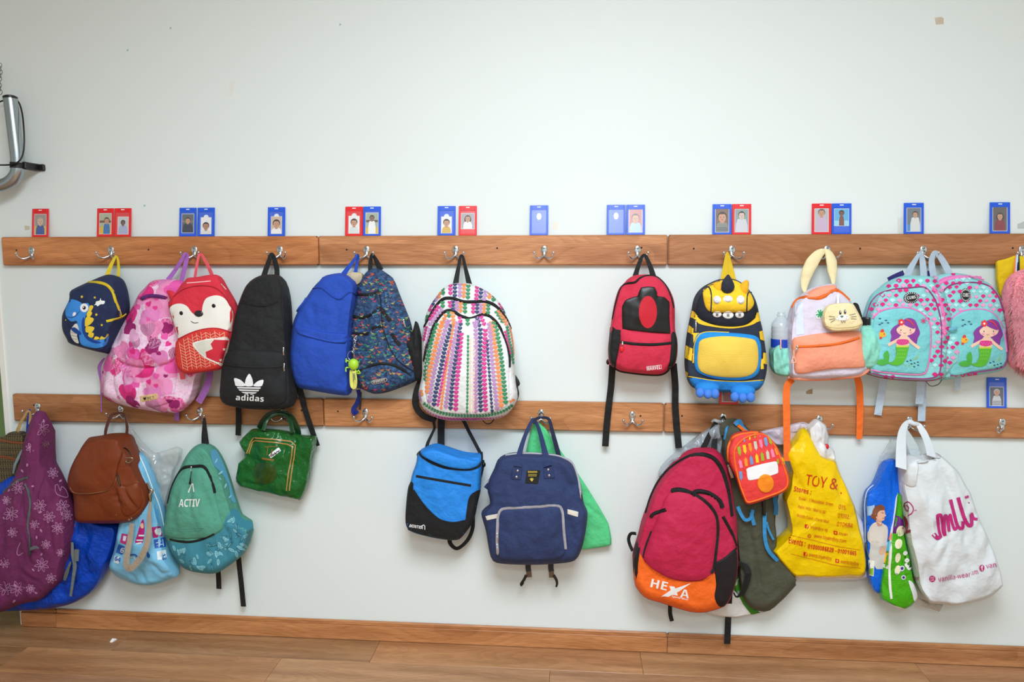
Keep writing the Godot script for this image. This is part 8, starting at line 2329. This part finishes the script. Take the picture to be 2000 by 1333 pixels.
func bag_white() -> void:
	# blue pack of wipes
	var p := bag("wipes_pack", "blue and white wipes pack with a printed person, left of the white bag", "package", [1705, 1150, 0.06])
	p.crop(0, 0, 1)
	var f := bag("clear_film_bag", "thin clear plastic film bag around the wipes packs", "plastic bag", [1760, 880, 0.04])
	sheet(f, "bag", [1742, 855, 1752, 868, 1760, 880, 1752, 900, 1738, 905, 1724, 902, 1716, 896, 1728, 880], [1742, 884], [0.03, 0.04, 0.05, 0.053], film(Color(0.84, 0.88, 0.88), 0.4))
	O = p.root.position
	p.body("pack", [1721, 902, 1735, 899, 1750, 898, 1758, 950, 1756, 1010, 1748, 1060, 1738, 1110, 1722, 1160, 1702, 1151, 1692, 1120, 1690, 1080, 1687, 1040, 1686, 985, 1692, 958, 1705, 947, 1715, 925], [1715, 1030], 0.93, [0.03, 0.065, 0.096, 0.102], crinkle(Color(0.04, 0.40, 0.88), 0.15, 0.3, 6.0), {"amp": 0.006, "fx": 10, "fy": 7, "cr": [[1725, 920, 1735, 1000, 6, 5], [1740, 905, 1745, 960, 5, 5]]})
	p.cord("welded_seam", [1706, 948, 1694, 960, 1689, 985, 1690, 1020, 1690, 1060], 1.6, plain(Color(0.92, 0.93, 0.95), 0.3))
	var k := p.ink()
	k.cell = 9
	k.poly([1690, 1062, 1706, 1056, 1738, 1060, 1734, 1090, 1726, 1112, 1712, 1112, 1700, 1096], Color(0.80, 0.80, 0.79), 0, false)
	k.poly([1695, 1050, 1698, 1032, 1706, 1022, 1716, 1020, 1726, 1024, 1733, 1032, 1732, 1058, 1728, 1066, 1712, 1068, 1700, 1062], Color(0.86, 0.84, 0.81), 0.6)
	k.poly([1711, 1014, 1720, 1016, 1722, 1026, 1714, 1027], Color(0.82, 0.60, 0.50), 1.0)
	k.poly([1709, 1004, 1713, 995, 1722, 992, 1727, 998, 1728, 1004, 1730, 1008, 1727, 1010, 1726, 1016, 1719, 1018, 1712, 1013], Color(0.88, 0.68, 0.58), 1.4)
	k.poly([1704, 1010, 1704, 998, 1710, 989, 1719, 986, 1727, 990, 1727, 996, 1718, 998, 1713, 1004, 1713, 1012, 1709, 1016], Color(0.50, 0.29, 0.20), 2.0)
	k.ell(1704, 1008, 3.5, 5, Color(0.50, 0.29, 0.20), 2.0, 0.4, 10)
	k.line([1721, 1002, 1725, 1002], 1.0, Color(0.25, 0.14, 0.12), 2.4)
	k.line([1723, 1013, 1727, 1012], 1.0, Color(0.70, 0.35, 0.35), 2.4)
	k.poly([1716, 1078, 1722, 1068, 1730, 1066, 1732, 1076, 1722, 1084], Color(0.88, 0.70, 0.60), 1.4)
	k.poly([1694, 990, 1708, 986, 1708, 1006, 1695, 1008], Color(0.62, 0.76, 0.90), 0.6, false)
	k.done("person_print", {"m": ink_gloss()})
	k.poly([1697, 1094, 1708, 1096, 1706, 1126, 1698, 1124], Color(0.90, 0.92, 0.88), 0.6, false)
	k.poly([1699, 1112, 1706, 1110, 1705, 1124, 1699, 1122], Color(0.55, 0.75, 0.25), 1.2, false)
	k.done("package_print", {"m": ink_gloss()})
	var q := bag("wipes_pack", "green wipes pack with white seam and coloured squares", "package", [1755, 1180, 0.08])
	q.crop(1670, 980, 5.553)
	q.body("pack", [478, -305, 500, -150, 520, 170, 545, 400, 605, 700, 645, 900, 682, 1050, 605, 1148, 500, 1182, 335, 1088, 262, 1060, 250, 900, 278, 700, 300, 570, 370, 300, 420, 100, 450, -150], [450, 650], 0.93, [0.045, 0.085, 0.118, 0.126], crinkle(Color(0.29, 0.68, 0.10), 0.15, 0.3, 6.0), {"amp": 0.007, "fx": 9, "fy": 7, "round": false, "cr": [[480, 450, 560, 800, 7, 6], [300, 800, 350, 1000, 7, 5]]})
	var qk := q.ink()
	qk.cell = 9
	qk.poly([425, 150, 480, 160, 515, 200, 520, 300, 480, 350, 415, 345], Color(0.42, 0.14, 0.52), 0, false)
	qk.poly([395, 190, 425, 150, 412, 290, 362, 292], Color(0.25, 0.20, 0.55), 0, false)
	qk.poly([362, 305, 408, 310, 395, 425, 338, 415], Color(0.92, 0.42, 0.10), 0, false)
	qk.poly([332, 430, 390, 440, 378, 545, 308, 540], Color(0.25, 0.68, 0.82), 0, false)
	qk.poly([302, 560, 375, 565, 362, 675, 285, 665], Color(0.95, 0.70, 0.08), 0, false)
	qk.poly([282, 680, 365, 685, 360, 735, 272, 710], Color(0.80, 0.82, 0.74), 0, false)
	qk.done("colour_squares", {"m": ink_gloss(), "stuff": true})
	qk.line([462, -220, 440, 60, 405, 300, 385, 560, 372, 800, 392, 1050], 24, Color(0.93, 0.94, 0.93), 1)
	for e in [[490, 320, 40, 60], [470, 460, 38, 55], [460, 610, 28, 55], [460, 740, 32, 50]]: qk.ell(e[0], e[1], e[2], e[3], Color(0.93, 0.92, 0.78), 1.2, 0.2)
	for e in [[505, 725, 26, 30], [522, 822, 24, 26], [452, 782, 10, 12]]:
		qk.ell(e[0], e[1], e[2], e[3], Color(0.85, 0.85, 0.92), 1.6)
		qk.ell(e[0], e[1], e[2] * 0.55, e[3] * 0.55, Color(0.20, 0.18, 0.42), 2.0)
	for e in [[540, 560], [560, 640], [580, 720], [555, 690]]: qk.poly([e[0] - 22, e[1], e[0], e[1] - 26, e[0] + 24, e[1] - 4, e[0] + 4, e[1] + 24], Color(0.92, 0.94, 0.92), 1.2)
	for e in [[545, 600], [575, 680], [590, 705]]: qk.ell(e[0], e[1], 10, 8, Color(0.05, 0.06, 0.05), 1.8, 0.5, 8)
	qk.poly([575, 860, 620, 880, 655, 960, 670, 1040, 640, 1080, 610, 980], Color(0.90, 0.93, 0.92), 1)
	qk.poly([320, 1078, 420, 1120, 540, 1160, 500, 1176, 340, 1092], Color(0.93, 0.94, 0.93), 1.2, false)
	qk.done("package_print", {"m": ink_gloss()})
	# the white carrier bag
	var g := bag("white_carrier_bag", "white plastic carrier bag with big magenta script lettering", "carrier bag", [1860, 1175, 0.1])
	g.crop(1670, 800, 6.06)
	var wm := crinkle(Color(0.86, 0.885, 0.90), 0.32, 0.2, 4.0)
	sheet(g, "torn_corner", [660, 2180, 780, 2250, 900, 2290, 1050, 2300, 1000, 2400, 900, 2360, 780, 2330], [850, 2300], [0.05, 0.06, 0.07, 0.073], film(Color(0.80, 0.76, 0.72), 0.6))
	g.body("green_item", [940, 2240, 1000, 2260, 1062, 2290, 1055, 2315, 950, 2310], [1005, 2285], 0.8, [0.075, 0.085, 0.095, 0.098], plain(Color(0.22, 0.48, 0.08), 0.35), {"round": false})
	g.strap("handle", [570, 190, 0.062, 600, 260, 0.075, 650, 370, 0.085, 690, 460, 0.09, 720, 560, 0.09], [6, 16, 26, 30, 30], film(Color(0.82, 0.86, 0.87), 0.6))
	g.body("bag", [520, 590, 600, 545, 660, 520, 740, 560, 830, 545, 900, 520, 960, 500, 1040, 560, 1125, 640, 1225, 730, 1300, 880, 1370, 985, 1420, 1150, 1485, 1330, 1575, 1515, 1665, 1760, 1745, 2030, 1757, 2090, 1695, 2150, 1605, 2230, 1485, 2265, 1335, 2295, 1150, 2328, 1030, 2312, 860, 2295, 824, 2210, 764, 2180, 710, 2030, 668, 1820, 606, 1515, 564, 1210, 527, 970, 515, 790], [1090, 1500], 0.94, [0.055, 0.105, 0.152, 0.172], wm, {"amp": 0.014, "fx": 8, "fy": 4, "rot": 0.25, "round": false, "cr": [[760, 700, 900, 1200, 10, 12], [900, 1200, 960, 1500, 9, 9], [1000, 700, 1180, 1100, 11, 7], [1180, 560, 1260, 900, 9, 6], [820, 1750, 860, 2150, 10, 8], [1250, 1350, 1420, 2100, 12, 8], [1500, 1900, 1450, 2200, 10, 7], [1080, 1500, 1000, 1800, 12, 6], [560, 800, 620, 1100, 8, 6], [1100, 2250, 1250, 2150, 9, 6]]})
	g.patch("folded_flap", [560, 720, 600, 660, 690, 605, 745, 640, 735, 760, 720, 890, 690, 918, 630, 912, 560, 870, 535, 800], 0.006, 0.006, wm, {"n": 48, "e": 0.3})
	g.patch("folded_flap", [740, 610, 820, 560, 960, 520, 985, 545, 930, 580, 850, 610, 745, 640], 0.006, 0.004, wm, {"n": 64, "e": 0.3})
	var k2 := g.ink()
	k2.cell = 8
	var mg := Color(0.74, 0.14, 0.47)
	k2.line([975, 1260, 990, 1420, 1010, 1500], 39, mg, 0.5)
	k2.line([930, 1480, 975, 1525, 1010, 1500], 47, mg, 0.5)
	k2.line([975, 1260, 1010, 1250, 1030, 1330, 1040, 1440, 1060, 1490], 34, mg, 0.5)
	k2.line([1060, 1490, 1050, 1350, 1060, 1260, 1085, 1280, 1095, 1360, 1110, 1440], 36, mg, 0.5)
	k2.line([1110, 1440, 1105, 1300, 1125, 1250, 1145, 1340, 1175, 1420, 1200, 1400], 34, mg, 0.5)
	k2.line([1128, 1075, 1165, 1220, 1205, 1370, 1240, 1410], 39, mg, 0.5)
	k2.line([1240, 1410, 1270, 1400, 1275, 1330], 39, mg, 0.5)
	k2.line([1220, 1050, 1255, 1180, 1295, 1300, 1340, 1370, 1375, 1360, 1370, 1250], 42, mg, 0.5)
	k2.line([1375, 1230, 1400, 1290, 1440, 1300], 34, mg, 0.5)
	k2.line([1300, 1045, 1335, 1030], 26, mg, 0.5)
	k2.line([1335, 1100, 1350, 1110], 10, mg, 0.5)
	k2.done("script_lettering", {"m": ink_gloss()})
	k2.line([560, 1260, 600, 1300, 615, 1370, 590, 1450, 560, 1420, 570, 1340], 36, mg, 0.5)
	k2.line([590, 1460, 640, 1440, 660, 1440], 31, mg, 0.5)
	k2.line([580, 1150, 590, 1110, 630, 1095, 670, 1130, 690, 1180, 670, 1230, 630, 1260], 12, mg, 0.5)
	k2.line([590, 1130, 600, 1180, 630, 1200, 640, 1160, 610, 1130], 12, mg, 0.5)
	k2.line([700, 1195, 730, 1190], 6, mg, 0.5)
	k2.done("script_lettering", {"m": ink_gloss()})
	g.crop(1670, 980, 5.553)
	var t := g.ink()
	t.ell(840, 838, 33, 35, mg, 0.5)
	for y in [822, 838, 854]: t.line([822, y + 2, 858, y - 4], 5, Color(0.93, 0.9, 0.92), 1.2)
	t.text("vanilla-wear", 905, 868, 52, -0.16, mg, {"len": 350.0, "weight": 500})
	t.text(".om", 1255, 800, 52, -0.2, mg, {"len": 82.0, "weight": 500})
	t.ell(1373, 722, 28, 36, mg, 0.5)
	t.text("f", 1362, 748, 48, -0.15, Color(0.93, 0.9, 0.92), {"weight": 800, "l": 2.5})
	t.text("van", 1422, 728, 52, -0.18, mg, {"len": 106.0, "weight": 500})
	t.text("ar", 640, 848, 46, 0.0, mg, {"len": 66.0, "weight": 500})
	t.done("web_address", {"m": ink_gloss()})
	g.crop(1670, 800, 6.06)
	g.strap("handle", [545, 700, 0.165, 545, 560, 0.14, 548, 400, 0.11, 560, 280, 0.088, 592, 190, 0.072, 640, 140, 0.066], [34, 34, 31, 27, 20, 11], wm, {"n": 8})
	g.strap("handle", [905, 560, 0.165, 880, 450, 0.135, 840, 340, 0.105, 800, 260, 0.085, 755, 190, 0.07, 700, 160, 0.066], [30, 26, 23, 22, 16, 9], wm, {"n": 8})
	g.rope("twisted_top", [610, 165, 0.064, 650, 148, 0.068, 700, 172, 0.07, 770, 180, 0.066], [6, 9, 7, 4], wm)

# ---------------------------------------------------------------- start
const LIGHT := 10.2
const EXPOSE := 1.0

func _ready() -> void:
	var cam := Camera3D.new()
	cam.name = "camera"
	cam.fov = rad_to_deg(2.0 * atan(666.5 / F))
	cam.near = 0.05
	add_child(cam)
	cam.transform = Transform3D(CB.orthonormalized(), CP)
	cam.current = true
	var we := WorldEnvironment.new()
	we.name = "world_environment"
	var env := Environment.new()
	env.background_mode = Environment.BG_COLOR
	env.background_color = Color(0.02, 0.02, 0.02)
	env.tonemap_mode = Environment.TONE_MAPPER_LINEAR
	env.tonemap_exposure = EXPOSE
	env.sdfgi_enabled = true
	env.ssao_enabled = true
	env.ssil_enabled = true
	we.environment = env
	add_child(we)
	build_light()
	build_room()
	build_hooks()
	build_badges()
	build_marks()
	build_bracket()
	build_bags()
